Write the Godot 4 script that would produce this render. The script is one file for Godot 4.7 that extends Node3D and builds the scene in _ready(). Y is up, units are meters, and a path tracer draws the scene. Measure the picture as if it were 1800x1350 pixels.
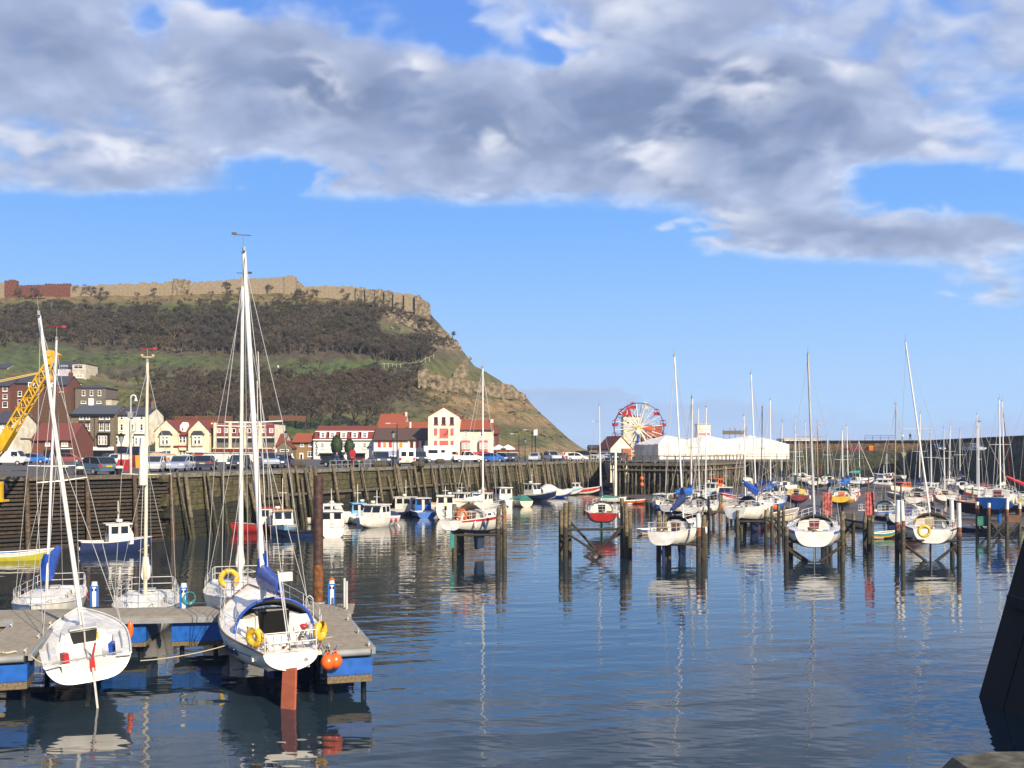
extends Node3D
# A small tidal harbour below a headland. Camera eye 7.5 m over the water, looking along -Z.
# Distances were read off the photograph: a thing whose foot stands on the water at row y is 13125 / (y - 790) m away.

const EYE := 7.5
const QUAY := 5.4
const FPX := 1750.0
var rng := RandomNumberGenerator.new()
var mats := {}
var meshes := {}
var counts := {}
var texs := {}

func _ready() -> void:
	rng.seed = 20240
	setup_view()
	build_ground()
	build_quay()
	build_pier()
	build_jetty()
	build_castle()
	build_town()
	build_pontoon()
	build_yachts()
	build_berths()
	build_motor_boats()
	build_mud_boats()
	build_funfair()
	build_cars()
	build_street()
	build_crane()
	build_people()
	build_gulls()
	build_trees()

func setup_view() -> void:
	var cam := Camera3D.new()
	cam.name = "camera"
	cam.position = Vector3(0, EYE, 0)
	cam.projection = Camera3D.PROJECTION_FRUSTUM
	cam.set_frustum(2.0 * 0.1 * 675.0 / FPX, Vector2(0, 0.1 * 115.0 / FPX), 0.1, 9000.0)
	add_child(cam)
	cam.current = true
	var env := Environment.new()
	env.background_mode = Environment.BG_SKY
	env.tonemap_mode = Environment.TONE_MAPPER_LINEAR
	env.tonemap_exposure = 1.8
	env.sdfgi_enabled = true
	env.ssao_enabled = true
	env.ssil_enabled = true
	var sky := Sky.new()
	var pano := PanoramaSkyMaterial.new()
	pano.panorama = ImageTexture.create_from_image(sky_image())
	sky.sky_material = pano
	env.sky = sky
	env.background_energy_multiplier = 0.585
	var we := WorldEnvironment.new()
	we.name = "world"
	env.fog_enabled = true
	env.fog_density = 0.00015
	env.fog_light_color = Color(0.80, 0.87, 1.0)
	we.environment = env
	add_child(we)
	var sun := DirectionalLight3D.new()
	sun.name = "sun"
	sun.light_energy = 1.55
	sun.light_color = Color(1.0, 0.93, 0.82)
	sun.light_angular_distance = 0.5
	sun.shadow_enabled = true
	sun.look_at_from_position(Vector3(0.48, 0.52, 0.71) * 100.0, Vector3.ZERO)
	add_child(sun)

# ------------------------------------------------------------------ sky
var n_big := FastNoiseLite.new()
var n_mid := FastNoiseLite.new()
# cloud banks (weight > 0) and clear gaps (< 0): centre x, y, spread x, y, weight
var banks := [
	[60, 90, 230, 110, 0.55], [130, 275, 240, 50, 0.6], [500, 150, 330, 130, 0.5], [900, 190, 420, 130, 0.55], [1150, 280, 330, 85, 0.5],
	[1650, 110, 260, 130, 0.5], [1420, 290, 240, 60, 0.45], [1430, 425, 230, 42, 0.9], [1720, 400, 190, 75, 0.85], [1760, 515, 90, 45, 0.8], [1620, 250, 200, 60, 0.35], [700, 320, 260, 40, 0.35], [150, 320, 150, 26, 0.35],
	[600, 305, 60, 18, 0.3],
	[265, 45, 50, 50, -0.75], [380, 0, 60, 30, -0.2], [800, 20, 70, 60, -0.35], [970, 60, 40, 45, -0.5], [1370, 85, 120, 35, -0.75], [480, 295, 110, 30, -0.9], [1120, 400, 130, 26, -0.5], [1600, 300, 130, 30, -0.5], [1560, 300, 90, 45, -0.6], [1700, 290, 70, 30, -0.3],
	[300, 420, 420, 75, -0.9], [900, 480, 330, 110, -0.9], [1250, 590, 430, 80, -0.8],
	[1250, 712, 520, 30, 0.75], [1020, 735, 200, 50, 0.5], [1600, 750, 420, 40, 0.7]]
var lights := [[740, 110, 32, 28, 0.9], [570, 160, 50, 45, 0.75], [245, 258, 75, 32, 0.95], [330, 150, 40, 60, 0.4], [60, 245, 90, 30, 0.5], [875, 258, 40, 22, 0.7], [1180, 285, 60, 45, 0.65], [1320, 180, 80, 40, 0.85],
	[1690, 245, 70, 30, 0.8], [1010, 90, 70, 40, 0.65], [1140, 30, 90, 40, 0.5], [1500, 130, 50, 22, 0.7], [400, 25, 50, 35, 0.6], [1280, 400, 80, 25, 0.55], [1560, 345, 45, 16, 0.5], [1330, 460, 110, 12, 0.5], [1720, 535, 40, 14, 0.5], [1560, 390, 60, 18, 0.35]]

func blobs(list: Array, x: float, y: float) -> float:
	var s := 0.0
	for b in list:
		var dx: float = (x - b[0]) / b[2]
		var dy: float = (y - b[1]) / b[3]
		var q := dx * dx + dy * dy
		if q < 7.0:
			s += b[4] * exp(-q)
	return s

func sky_color(dir: Vector3) -> Color:
	var up := maxf(dir.y, 0.0)
	var e := rad_to_deg(asin(clampf(up, 0, 1)))
	var t := clampf(e / 27.0, 0, 1)
	var c := Color(0.44, 0.67, 0.97).lerp(Color(0.20, 0.465, 0.96), smoothstep(0.0, 0.55, t))
	c = c.lerp(Color(0.13, 0.31, 0.82), smoothstep(0.35, 1.0, t))
	if dir.y < -0.02:
		return Color(0.18, 0.23, 0.3)
	var k := 1.55 / (up + 0.34)
	var qx := dir.x * k
	var qz := dir.z * k
	var wx := n_mid.get_noise_2d(qx * 40.0 + 31.0, qz * 40.0) * 16.0
	var n1 := n_big.get_noise_2d(qx * 105.0 + wx, qz * 140.0 - wx)
	var n2 := n_mid.get_noise_2d(qx * 110.0 + 700.0, qz * 140.0 + wx)
	var n3 := n_mid.get_noise_2d(qx * 330.0 + wx * 3.0, qz * 420.0 + 90.0)
	var cov := n1 * 1.0 + n2 * 0.36 + n3 * 0.09 + lerpf(-0.5, 0.2, smoothstep(9.0, 16.0, e))
	var hi := n2 * 0.25
	if dir.z < -0.05:
		var sx := 900.0 + FPX * dir.x / -dir.z + n2 * 60.0
		var sy := 790.0 - FPX * dir.y / -dir.z + n1 * 45.0 + n2 * 20.0
		cov += blobs(banks, sx, sy) * 1.0
		hi += blobs(lights, sx, sy) * (0.8 + 0.9 * n2 + 0.5 * n3)
	var low := 1.0 - smoothstep(1.0, 7.0, e)
	var a := smoothstep(-0.22, 0.46, cov)
	var thick := cov + 0.2 * n3 - 0.30 * n2
	var cloud := Color(0.64, 0.71, 0.85).lerp(Color(0.41, 0.485, 0.68), smoothstep(0.02, 0.38, thick))
	cloud = cloud.lerp(Color(0.215, 0.285, 0.46), smoothstep(0.35, 1.5, thick))
	cloud = cloud * (1.0 + 0.22 * n2 + 0.12 * n3)
	cloud = cloud.lerp(Color(0.80, 0.82, 0.90), clampf(hi, 0, 1))
	cloud = cloud.lerp(Color(0.40, 0.50, 0.76), low * 0.9)
	var res := c.lerp(cloud, a * lerpf(0.94, 0.42, low))
	return res

func sky_image() -> Image:
	n_big.seed = 11
	n_big.frequency = 0.011
	n_big.fractal_octaves = 5
	n_big.fractal_gain = 0.42
	n_mid.seed = 5
	n_mid.frequency = 0.045
	n_mid.fractal_octaves = 4
	var im := Image.create_empty(512, 256, false, Image.FORMAT_RGBF)
	for y in 256:
		for x in 512:
			im.set_pixel(x, y, sky_color(sky_dir((x + 0.5) / 512.0, (y + 0.5) / 256.0)))
	im.resize(4096, 2048, Image.INTERPOLATE_BILINEAR)
	for y in range(680, 1036):
		for i in range(-420, 420):
			var x := posmod(i, 4096)
			im.set_pixel(x, y, sky_color(sky_dir((x + 0.5) / 4096.0, (y + 0.5) / 2048.0)))
	return im

func sky_dir(u: float, v: float) -> Vector3:
	var az := u * TAU
	var th := v * PI
	return Vector3(sin(az) * sin(th), cos(th), -cos(az) * sin(th))

# ------------------------------------------------------------------ helpers
class MB:
	var v := PackedVector3Array()
	var n := PackedVector3Array()
	var c := PackedColorArray()
	var col := Color(1, 1, 1)
	var tinted := false
	func tri(a: Vector3, b: Vector3, d: Vector3, na: Vector3, nb: Vector3, nd: Vector3) -> void:
		if (d - a).cross(b - a).dot(na + nb + nd) < 0.0:
			v.append(a); v.append(d); v.append(b)
			n.append(na); n.append(nd); n.append(nb)
		else:
			v.append(a); v.append(b); v.append(d)
			n.append(na); n.append(nb); n.append(nd)
		if tinted:
			c.append(col); c.append(col); c.append(col)
	func quad(a: Vector3, b: Vector3, d: Vector3, e: Vector3, nn: Vector3) -> void:
		tri(a, b, d, nn, nn, nn)
		tri(a, d, e, nn, nn, nn)
	func face(a: Vector3, b: Vector3, d: Vector3, e: Vector3, away_from: Vector3) -> void:
		var nn := (b - a).cross(e - a)
		if nn.length() < 1e-9:
			nn = (d - b).cross(e - b)
		nn = nn.normalized()
		if nn.dot((a + d) * 0.5 - away_from) < 0.0:
			nn = -nn
		quad(a, b, d, e, nn)
	func box(p: Vector3, s: Vector3, bs := Basis.IDENTITY) -> MB:
		var x := bs.x * s.x * 0.5
		var y := bs.y * s.y * 0.5
		var z := bs.z * s.z * 0.5
		quad(p + x - y - z, p + x + y - z, p + x + y + z, p + x - y + z, bs.x.normalized())
		quad(p - x - y - z, p - x + y - z, p - x + y + z, p - x - y + z, -bs.x.normalized())
		quad(p + y - x - z, p + y + x - z, p + y + x + z, p + y - x + z, bs.y.normalized())
		quad(p - y - x - z, p - y + x - z, p - y + x + z, p - y - x + z, -bs.y.normalized())
		quad(p + z - x - y, p + z + x - y, p + z + x + y, p + z - x + y, bs.z.normalized())
		quad(p - z - x - y, p - z + x - y, p - z + x + y, p - z - x + y, -bs.z.normalized())
		return self
	func tube(a: Vector3, b: Vector3, r0: float, r1 := -1.0, seg := 6, caps := true) -> MB:
		if r1 < 0.0:
			r1 = r0
		var d := (b - a).normalized()
		var u := d.cross(Vector3.UP if absf(d.y) < 0.9 else Vector3.RIGHT).normalized()
		var w := d.cross(u)
		for i in seg:
			var t0 := TAU * i / seg
			var t1 := TAU * (i + 1) / seg
			var e0 := u * cos(t0) + w * sin(t0)
			var e1 := u * cos(t1) + w * sin(t1)
			tri(a + e0 * r0, b + e0 * r1, b + e1 * r1, e0, e0, e1)
			tri(a + e0 * r0, b + e1 * r1, a + e1 * r0, e0, e1, e1)
			if caps:
				tri(b, b + e0 * r1, b + e1 * r1, d, d, d)
				tri(a, a + e0 * r0, a + e1 * r0, -d, -d, -d)
		return self
	func path(p: Array, r: float, seg := 5) -> MB:
		for i in p.size() - 1:
			tube(p[i], p[i + 1], r, r, seg, i == 0 or i == p.size() - 2)
		return self
	func ball(p: Vector3, r: Vector3, nu := 10, nv := 7) -> MB:
		var rings := []
		for j in nv + 1:
			var th := PI * j / nv
			var ring := []
			for i in nu + 1:
				var ph := TAU * i / nu
				ring.append(p + Vector3(sin(th) * cos(ph) * r.x, cos(th) * r.y, sin(th) * sin(ph) * r.z))
			rings.append(ring)
		return loft(rings, false, true, p)
	func torus(p: Vector3, R: float, r: float, bs := Basis.IDENTITY, nu := 18, nv := 8, from := 0.0, to := TAU) -> MB:
		for i in nu:
			var a0 := from + (to - from) * i / nu
			var a1 := from + (to - from) * (i + 1) / nu
			for j in nv:
				var q := []
				for k in [[a0, j], [a1, j], [a1, j + 1], [a0, j + 1]]:
					var e: Vector3 = bs * Vector3(cos(k[0]), sin(k[0]), 0)
					var f: Vector3 = e * cos(TAU * k[1] / nv) + bs.z * sin(TAU * k[1] / nv)
					q.append([p + e * R + f * r, f])
				tri(q[0][0], q[1][0], q[2][0], q[0][1], q[1][1], q[2][1])
				tri(q[0][0], q[2][0], q[3][0], q[0][1], q[2][1], q[3][1])
		return self
	# rings: arrays of the same number of points; smooth or flat shading, normals pointing away from `mid`
	func loft(rings: Array, caps := false, smooth := true, mid = null) -> MB:
		var m: Vector3
		if mid == null:
			m = Vector3.ZERO
			var k := 0
			for r in rings:
				for p in r:
					m += p
					k += 1
			m /= k
		else:
			m = mid
		var rows := rings.size()
		var cols: int = rings[0].size()
		if smooth:
			var ns := []
			var closed: bool = rings[0][0].distance_to(rings[0][cols - 1]) < 1e-5
			var agree := 0.0
			for j in rows:
				var row := []
				for i in cols:
					var p: Vector3 = rings[j][i]
					var im := i - 1
					var ip := i + 1
					if closed:
						im = cols - 2 if i == 0 else i - 1
						ip = 1 if i == cols - 1 else i + 1
					else:
						im = maxi(im, 0)
						ip = mini(ip, cols - 1)
					var du: Vector3 = rings[j][ip] - rings[j][im]
					var dv: Vector3 = rings[mini(j + 1, rows - 1)][i] - rings[maxi(j - 1, 0)][i]
					var nn := du.cross(dv)
					if nn.length() < 1e-8:
						nn = (p - m).normalized() * (1.0 if agree >= 0.0 else -1.0)
					else:
						nn = nn.normalized()
						agree += nn.dot(p - m)
					row.append(nn)
				ns.append(row)
			var sg := 1.0 if agree >= 0.0 else -1.0
			for j in rows - 1:
				for i in cols - 1:
					var a: Vector3 = rings[j][i]
					var b: Vector3 = rings[j][i + 1]
					var d: Vector3 = rings[j + 1][i + 1]
					var e: Vector3 = rings[j + 1][i]
					if a.distance_squared_to(b) > 1e-10:
						tri(a, b, d, ns[j][i] * sg, ns[j][i + 1] * sg, ns[j + 1][i + 1] * sg)
					if d.distance_squared_to(e) > 1e-10:
						tri(a, d, e, ns[j][i] * sg, ns[j + 1][i + 1] * sg, ns[j + 1][i] * sg)
		else:
			for j in rows - 1:
				for i in cols - 1:
					face(rings[j][i], rings[j][i + 1], rings[j + 1][i + 1], rings[j + 1][i], m)
		if caps:
			fan(rings[0], m)
			fan(rings[rows - 1], m)
		return self
	func fan(r: Array, away_from: Vector3) -> MB:
		var m := Vector3.ZERO
		for p in r:
			m += p
		m /= r.size()
		var nn := Vector3.ZERO
		for i in r.size():
			nn += (r[i] - m).cross(r[(i + 1) % r.size()] - m)
		nn = nn.normalized()
		if nn.dot(m - away_from) < 0.0:
			nn = -nn
		for i in r.size():
			tri(m, r[i], r[(i + 1) % r.size()], nn, nn, nn)
		return self
	# polygon in the xy plane of xf, pushed from z0 to z1
	func prism(poly: Array, z0: float, z1: float, xf := Transform3D.IDENTITY) -> MB:
		var pk := PackedVector2Array(poly)
		var ix := Geometry2D.triangulate_polygon(pk)
		var nz := xf.basis.z.normalized()
		for k in range(0, ix.size(), 3):
			for s in [[z1, nz], [z0, -nz]]:
				var q := []
				for j in 3:
					var p: Vector2 = pk[ix[k + j]]
					q.append(xf * Vector3(p.x, p.y, s[0]))
				tri(q[0], q[1], q[2], s[1], s[1], s[1])
		var cw := Geometry2D.is_polygon_clockwise(pk)
		for i in pk.size():
			var p := pk[i]
			var q := pk[(i + 1) % pk.size()]
			var e := (q - p).normalized()
			var o := Vector3(e.y, -e.x, 0) * (-1.0 if cw else 1.0)
			quad(xf * Vector3(p.x, p.y, z0), xf * Vector3(q.x, q.y, z0), xf * Vector3(q.x, q.y, z1), xf * Vector3(p.x, p.y, z1), (xf.basis * o).normalized())
		return self
	func mesh() -> ArrayMesh:
		var arr := []
		arr.resize(Mesh.ARRAY_MAX)
		arr[Mesh.ARRAY_VERTEX] = v
		arr[Mesh.ARRAY_NORMAL] = n
		if tinted:
			arr[Mesh.ARRAY_COLOR] = c
		var m := ArrayMesh.new()
		if v.size() > 0:
			m.add_surface_from_arrays(Mesh.PRIMITIVE_TRIANGLES, arr)
		return m

func ry(deg: float) -> Basis:
	return Basis(Vector3.UP, deg_to_rad(deg))

func spot(px: float, d: float, y := 0.0) -> Vector3:
	return Vector3((px - 900.0) * d / FPX, y, -d)

func high(py: float, d: float) -> float:
	return EYE + (790.0 - py) * d / FPX

# colours are linear base colours
func mat(key: String, r: float, g: float, b: float, rough := 0.7, tex := "", scale := 1.0, metal := 0.0) -> StandardMaterial3D:
	if mats.has(key):
		return mats[key]
	var m := StandardMaterial3D.new()
	m.resource_name = key
	m.albedo_color = Color(r, g, b).linear_to_srgb()
	m.roughness = rough
	m.metallic = metal
	if tex != "":
		m.albedo_texture = tex_of(tex)
		m.uv1_triplanar = true
		m.uv1_world_triplanar = true
		m.uv1_scale = Vector3.ONE * scale
	mats[key] = m
	return m

func paint(key: String) -> StandardMaterial3D:
	if mats.has(key):
		return mats[key]
	var t: Array = {
		"white": [0.78, 0.77, 0.73], "cream": [0.72, 0.66, 0.50], "red": [0.45, 0.03, 0.03], "darkred": [0.2, 0.025, 0.025], "navy": [0.02, 0.035, 0.12], "blue": [0.02, 0.13, 0.5], "royal": [0.015, 0.07, 0.42], "sky": [0.18, 0.42, 0.7],
		"yellow": [0.75, 0.48, 0.02], "orange": [0.75, 0.13, 0.02], "hole": [0.003, 0.003, 0.003], "black": [0.012, 0.012, 0.014], "grey": [0.28, 0.29, 0.31], "light": [0.55, 0.56, 0.57], "green": [0.03, 0.18, 0.13], "teal": [0.04, 0.28, 0.27], "tan": [0.45, 0.33, 0.2],
		"brown": [0.16, 0.08, 0.04], "antifoul": [0.22, 0.05, 0.035], "antiblue": [0.03, 0.05, 0.1], "pink": [0.75, 0.22, 0.2], "lime": [0.48, 0.46, 0.04], "silver": [0.42, 0.44, 0.47], "mauve": [0.12, 0.11, 0.3], "slateblue": [0.06, 0.10, 0.15], "silverblue": [0.24, 0.28, 0.37], "darkblue": [0.02, 0.035, 0.075], "charcoal": [0.025, 0.03, 0.036]}[key]
	var m := mat(key, t[0], t[1], t[2], 0.32, "scuff", 0.35)
	return m

func tex_of(kind: String) -> Texture2D:
	if texs.has(kind):
		return texs[kind]
	var n := FastNoiseLite.new()
	n.seed = 3 + texs.size()
	n.noise_type = FastNoiseLite.TYPE_SIMPLEX_SMOOTH
	n.fractal_octaves = 5
	var g := Gradient.new()
	var t := NoiseTexture2D.new()
	t.width = 512
	t.height = 512
	t.seamless = true
	t.normalize = true
	var lo := Color(0.6, 0.6, 0.6)
	match kind:
		"scuff":
			n.frequency = 0.006
			lo = Color(0.80, 0.785, 0.75)
		"plaster":
			n.frequency = 0.008
			lo = Color(0.82, 0.80, 0.76)
		"wood":
			n.frequency = 0.012
			n.fractal_octaves = 6
			lo = Color(0.42, 0.40, 0.36)
		"stone":
			n.frequency = 0.018
			n.fractal_octaves = 6
			lo = Color(0.45, 0.44, 0.40)
		"asphalt":
			n.frequency = 0.03
			lo = Color(0.72, 0.72, 0.72)
		"tile":
			n.frequency = 0.04
			lo = Color(0.62, 0.58, 0.56)
		"rust":
			n.frequency = 0.01
			lo = Color(0.35, 0.28, 0.24)
		"mud":
			n.frequency = 0.009
			n.fractal_octaves = 6
			lo = Color(0.55, 0.55, 0.56)
	g.set_color(0, lo)
	g.set_color(1, Color(1, 1, 1))
	t.color_ramp = g
	t.noise = n
	texs[kind] = t
	return t

func numbered(s: String) -> String:
	counts[s] = counts.get(s, -1) + 1
	return s if counts[s] == 0 else "%s_%03d" % [s, counts[s]]

func thing(called: String, label: String, category: String, at: Vector3, turn := 0.0, group := "") -> Node3D:
	var o := Node3D.new()
	o.name = numbered(called)
	add_child(o)
	o.position = at
	o.rotation.y = deg_to_rad(turn)
	tag(o, label, category, group)
	return o

func tag(o: Node, label: String, category: String, group := "") -> void:
	o.set_meta("label", label)
	o.set_meta("category", category)
	if group != "":
		o.set_meta("group", group)

func part(called: String, shape, m: Material, parent: Node, label := "") -> MeshInstance3D:
	var o := MeshInstance3D.new()
	o.name = called
	o.mesh = shape.mesh() if shape is MB else shape
	o.material_override = m
	parent.add_child(o, true)
	if label != "":
		o.set_meta("label", label)
	return o

func solo(called: String, shape, m: Material, label: String, category: String, at := Vector3.ZERO, turn := 0.0, group := "") -> MeshInstance3D:
	var o := part(numbered(called), shape, m, self)
	o.position = at
	o.rotation.y = deg_to_rad(turn)
	tag(o, label, category, group)
	return o

func struct(called: String, shape, m: Material, kind := "structure") -> MeshInstance3D:
	var o := part(numbered(called), shape, m, self)
	o.set_meta("kind", kind)
	return o

func mb() -> MB:
	return MB.new()

# a shape that is used again: built the first time
func cached(key: String, make: Callable) -> ArrayMesh:
	if not meshes.has(key):
		meshes[key] = make.call().mesh()
	return meshes[key]

func lettering(text: String, size: float, m: Material, parent: Node, at: Vector3, bs := Basis.IDENTITY, deep := 0.02, bold := true) -> MeshInstance3D:
	var t := TextMesh.new()
	var f := SystemFont.new()
	f.font_names = PackedStringArray(["Droid Sans"])
	f.font_weight = 700 if bold else 400
	t.font = f
	t.text = text
	t.font_size = 48
	t.pixel_size = size / 48.0
	t.depth = deep
	t.curve_step = 4.0
	var o := part("lettering", t, m, parent)
	o.transform = Transform3D(bs, at)
	return o

# ------------------------------------------------------------------ ground, water, hill
var n_land := FastNoiseLite.new()

func table(t: Array, x: float) -> float:
	if x <= t[0][0]:
		return t[0][1]
	for i in t.size() - 1:
		if x <= t[i + 1][0]:
			return lerpf(t[i][1], t[i + 1][1], (x - t[i][0]) / (t[i + 1][0] - t[i][0]))
	return t[t.size() - 1][1]

var crest_rows := [[-600, 520], [0, 514], [120, 511], [300, 508], [420, 505], [500, 506], [560, 513], [640, 519], [700, 525], [745, 537], [762, 558], [800, 600], [832, 640], [870, 664], [922, 697], [960, 735], [1000, 771], [1024, 788], [1045, 797], [1100, 800], [1200, 800]]

func hill_depth(px: float, t: float) -> float:
	var far := lerpf(410.0, 330.0, clampf((px - 755.0) / 270.0, 0, 1))
	return lerpf(236.0, far, t)

# a point of the hillside: bearing (as a column of the photograph) and share of the way up
func hill(px: float, t: float) -> Vector3:
	var d := hill_depth(px, clampf(t, 0, 1))
	var crest := table(crest_rows, px)
	var py := lerpf(804.0, crest, clampf(t, 0, 1))
	var p := spot(px, d, high(py, d))
	var steep := clampf((804.0 - crest) / 120.0, 0, 1)
	p.y += n_land.get_noise_2d(p.x * 3.0, p.z * 3.0) * 2.6 * sin(PI * clampf(t, 0, 1)) * steep
	p.y += n_land.get_noise_2d(p.x * 14.0 + 50, p.z * 14.0) * 0.7 * steep
	return p

func hill_row(px: float, py: float) -> float:
	return (804.0 - py) / maxf(804.0 - table(crest_rows, px), 1.0)

func hill_at(px: float, py: float) -> Vector3:
	return hill(px, hill_row(px, py))

var soils := [ # colour number, centre, spread, weight
	[1, 200, 640, 260, 12, 1.2], [1, 640, 645, 110, 14, 1.9], [1, 560, 660, 60, 16, 1.0], [1, 300, 628, 190, 9, 1.1], [1, 60, 615, 120, 10, 1.2], [1, 700, 585, 35, 22, 1.3], [1, 520, 752, 70, 14, 1.6], [1, 420, 540, 350, 9, 0.8], [1, 60, 535, 200, 9, 0.5],
	[2, 130, 525, 300, 10, 1.1], [2, 560, 535, 120, 10, 1.1], [2, 330, 615, 90, 16, 0.7], [2, 760, 700, 60, 20, 0.35], [3, 860, 690, 120, 14, 0.3], [3, 800, 725, 60, 10, 0.5], [3, 930, 755, 70, 12, 0.4],
	[3, 520, 690, 230, 26, 1.3], [3, 330, 600, 400, 40, 1.5], [3, 220, 650, 120, 10, 1.1], [3, 720, 550, 60, 26, 1.4], [3, 590, 620, 190, 26, 1.0], [3, 420, 730, 160, 20, 0.5],
	[4, 690, 560, 22, 18, 0.7], [4, 735, 580, 40, 10, 1.5], [4, 790, 603, 34, 13, 1.8], [4, 660, 548, 18, 10, 1.0], [4, 815, 640, 22, 16, 0.5],
	[5, 815, 706, 40, 8, 1.5], [5, 870, 722, 50, 6, 1.5], [5, 905, 712, 40, 6, 1.3], [5, 935, 742, 45, 7, 1.7], [5, 850, 736, 44, 5, 1.3], [5, 960, 760, 40, 8, 0.7], [5, 985, 775, 30, 6, 0.5], [5, 950, 792, 90, 8, 1.9], [5, 870, 780, 40, 8, 1.0],
	[0, 215, 690, 90, 25, 1.0], [0, 930, 770, 80, 18, 0.7], [0, 800, 660, 90, 30, 0.6]]
var soil_colors := [Color(0.135, 0.140, 0.040), Color(0.080, 0.138, 0.024), Color(0.25, 0.18, 0.085), Color(0.092, 0.070, 0.050), Color(0.36, 0.30, 0.20), Color(0.34, 0.23, 0.105)]

func soil(px: float, py: float, p: Vector3) -> Color:
	var w := [0.35, 0.0, 0.05, 0.0, 0.0, 0.0]
	var j := n_land.get_noise_2d(p.x * 6.0, p.z * 6.0 + 300.0)
	var j2 := n_land.get_noise_2d(p.x * 25.0 + 90.0, p.z * 25.0)
	var qx := px + j * 40.0 + j2 * 14.0
	var qy := py + j2 * 9.0 + j * 9.0
	for s in soils:
		var dx: float = (qx - s[1]) / s[3]
		var dy: float = (qy - s[2]) / s[4]
		var q := dx * dx + dy * dy
		if q < 6.0:
			w[s[0]] += s[5] * exp(-q)
	var c := Color(0, 0, 0)
	var sum := 0.0
	for i in 6:
		var k := pow(w[i], 2.2)
		c += soil_colors[i] * k
		sum += k
	c = c * (1.0 / sum)
	return c * (1.0 + 0.8 * j2 + 0.3 * j)

func build_ground() -> void:
	n_land.seed = 8
	n_land.frequency = 0.01
	n_land.fractal_octaves = 4
	# the headland
	var cols := 420
	var rows := 150
	var arr := []
	arr.resize(Mesh.ARRAY_MAX)
	var v := PackedVector3Array()
	var c := PackedColorArray()
	var ix := PackedInt32Array()
	for j in rows + 12:
		var t := float(j) / rows
		for i in cols + 1:
			var px := -560.0 + 1680.0 * i / cols
			var p := hill(px, minf(t, 1.0))
			if t > 1.0:
				var over := (t - 1.0) * rows / 12.0
				var h := p.y
				var dd := -p.z * (1.0 + 0.35 * over)
				p = Vector3(p.x * (1.0 + 0.35 * over), lerpf(h, 5.0 if px > 720 else h - 2.0, smoothstep(0.0, 1.0, over)), -dd)
			v.append(p)
			c.append(soil(px, 790.0 - (p.y - EYE) * FPX / -p.z, p))
	for j in rows + 11:
		for i in cols:
			var a := j * (cols + 1) + i
			ix.append_array([a, a + cols + 1, a + 1, a + 1, a + cols + 1, a + cols + 2])
	arr[Mesh.ARRAY_VERTEX] = v
	arr[Mesh.ARRAY_COLOR] = c
	arr[Mesh.ARRAY_INDEX] = ix
	var am := ArrayMesh.new()
	am.add_surface_from_arrays(Mesh.PRIMITIVE_TRIANGLES, arr)
	var st := SurfaceTool.new()
	st.create_from(am, 0)
	st.generate_normals()
	var hm := mat("hillside", 1, 1, 1, 0.95, "stone", 0.16)
	hm.vertex_color_use_as_albedo = true
	struct("headland", st.commit(), hm)
	# street level: one sheet behind the quay edges
	var land := [Vector2(-120, 5), Vector2(-60.5, 50.5), Vector2(-38.2, 74.0), Vector2(-28.8, 83.4), Vector2(16.3, 182.4), Vector2(20, 222), Vector2(58, 262), Vector2(60, 420), Vector2(-420, 420), Vector2(-420, 5)]
	var g := mb()
	var ixs := Geometry2D.triangulate_polygon(PackedVector2Array(land))
	for k in range(0, ixs.size(), 3):
		var q := []
		for m in 3:
			var p: Vector2 = land[ixs[k + m]]
			q.append(Vector3(p.x, QUAY, -p.y))
		g.tri(q[0], q[1], q[2], Vector3.UP, Vector3.UP, Vector3.UP)
	struct("street", g, mat("asphalt", 0.085, 0.08, 0.075, 0.9, "asphalt", 0.15))
	# tidal mud
	var md := mat("mud", 0.125, 0.10, 0.083, 0.6, "mud", 0.09)
	var s2 := SurfaceTool.new()
	s2.begin(Mesh.PRIMITIVE_TRIANGLES)
	var nx := 170
	var nz := 210
	for j in nz + 1:
		for i in nx + 1:
			var x := -45.0 + i * 1.0
			var d := 62.0 + j * 1.0
			s2.add_vertex(Vector3(x, mud_height(x, d), -d))
	for j in nz:
		for i in nx:
			var a := j * (nx + 1) + i
			for k in [a, a + nx + 1, a + 1, a + 1, a + nx + 1, a + nx + 2]:
				s2.add_index(k)
	s2.generate_normals()
	struct("mud", s2.commit(), md)
	var bed := mb()
	bed.quad(Vector3(-500, -2.6, 60), Vector3(500, -2.6, 60), Vector3(500, -2.6, -500), Vector3(-500, -2.6, -500), Vector3.UP)
	struct("harbour_bed", bed, mat("bed", 0.05, 0.045, 0.04, 0.9))
	# the water, with wind ripples as relief
	var w := StandardMaterial3D.new()
	w.resource_name = "water"
	w.albedo_color = Color(0.012, 0.023, 0.032).linear_to_srgb()
	w.roughness = 0.035
	w.metallic_specular = 0.5
	w.uv1_triplanar = true
	w.uv1_world_triplanar = true
	w.uv1_scale = Vector3(1.0 / 30.0, 1.0 / 24.0, 1.0 / 22.0)
	w.heightmap_enabled = true
	w.heightmap_texture = ripples()
	w.heightmap_scale = ripple_height
	var wm := mb()
	wm.quad(Vector3(-3500, 0, 90), Vector3(3500, 0, 90), Vector3(3500, 0, -6500), Vector3(-3500, 0, -6500), Vector3.UP)
	struct("water", wm, w)

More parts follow.
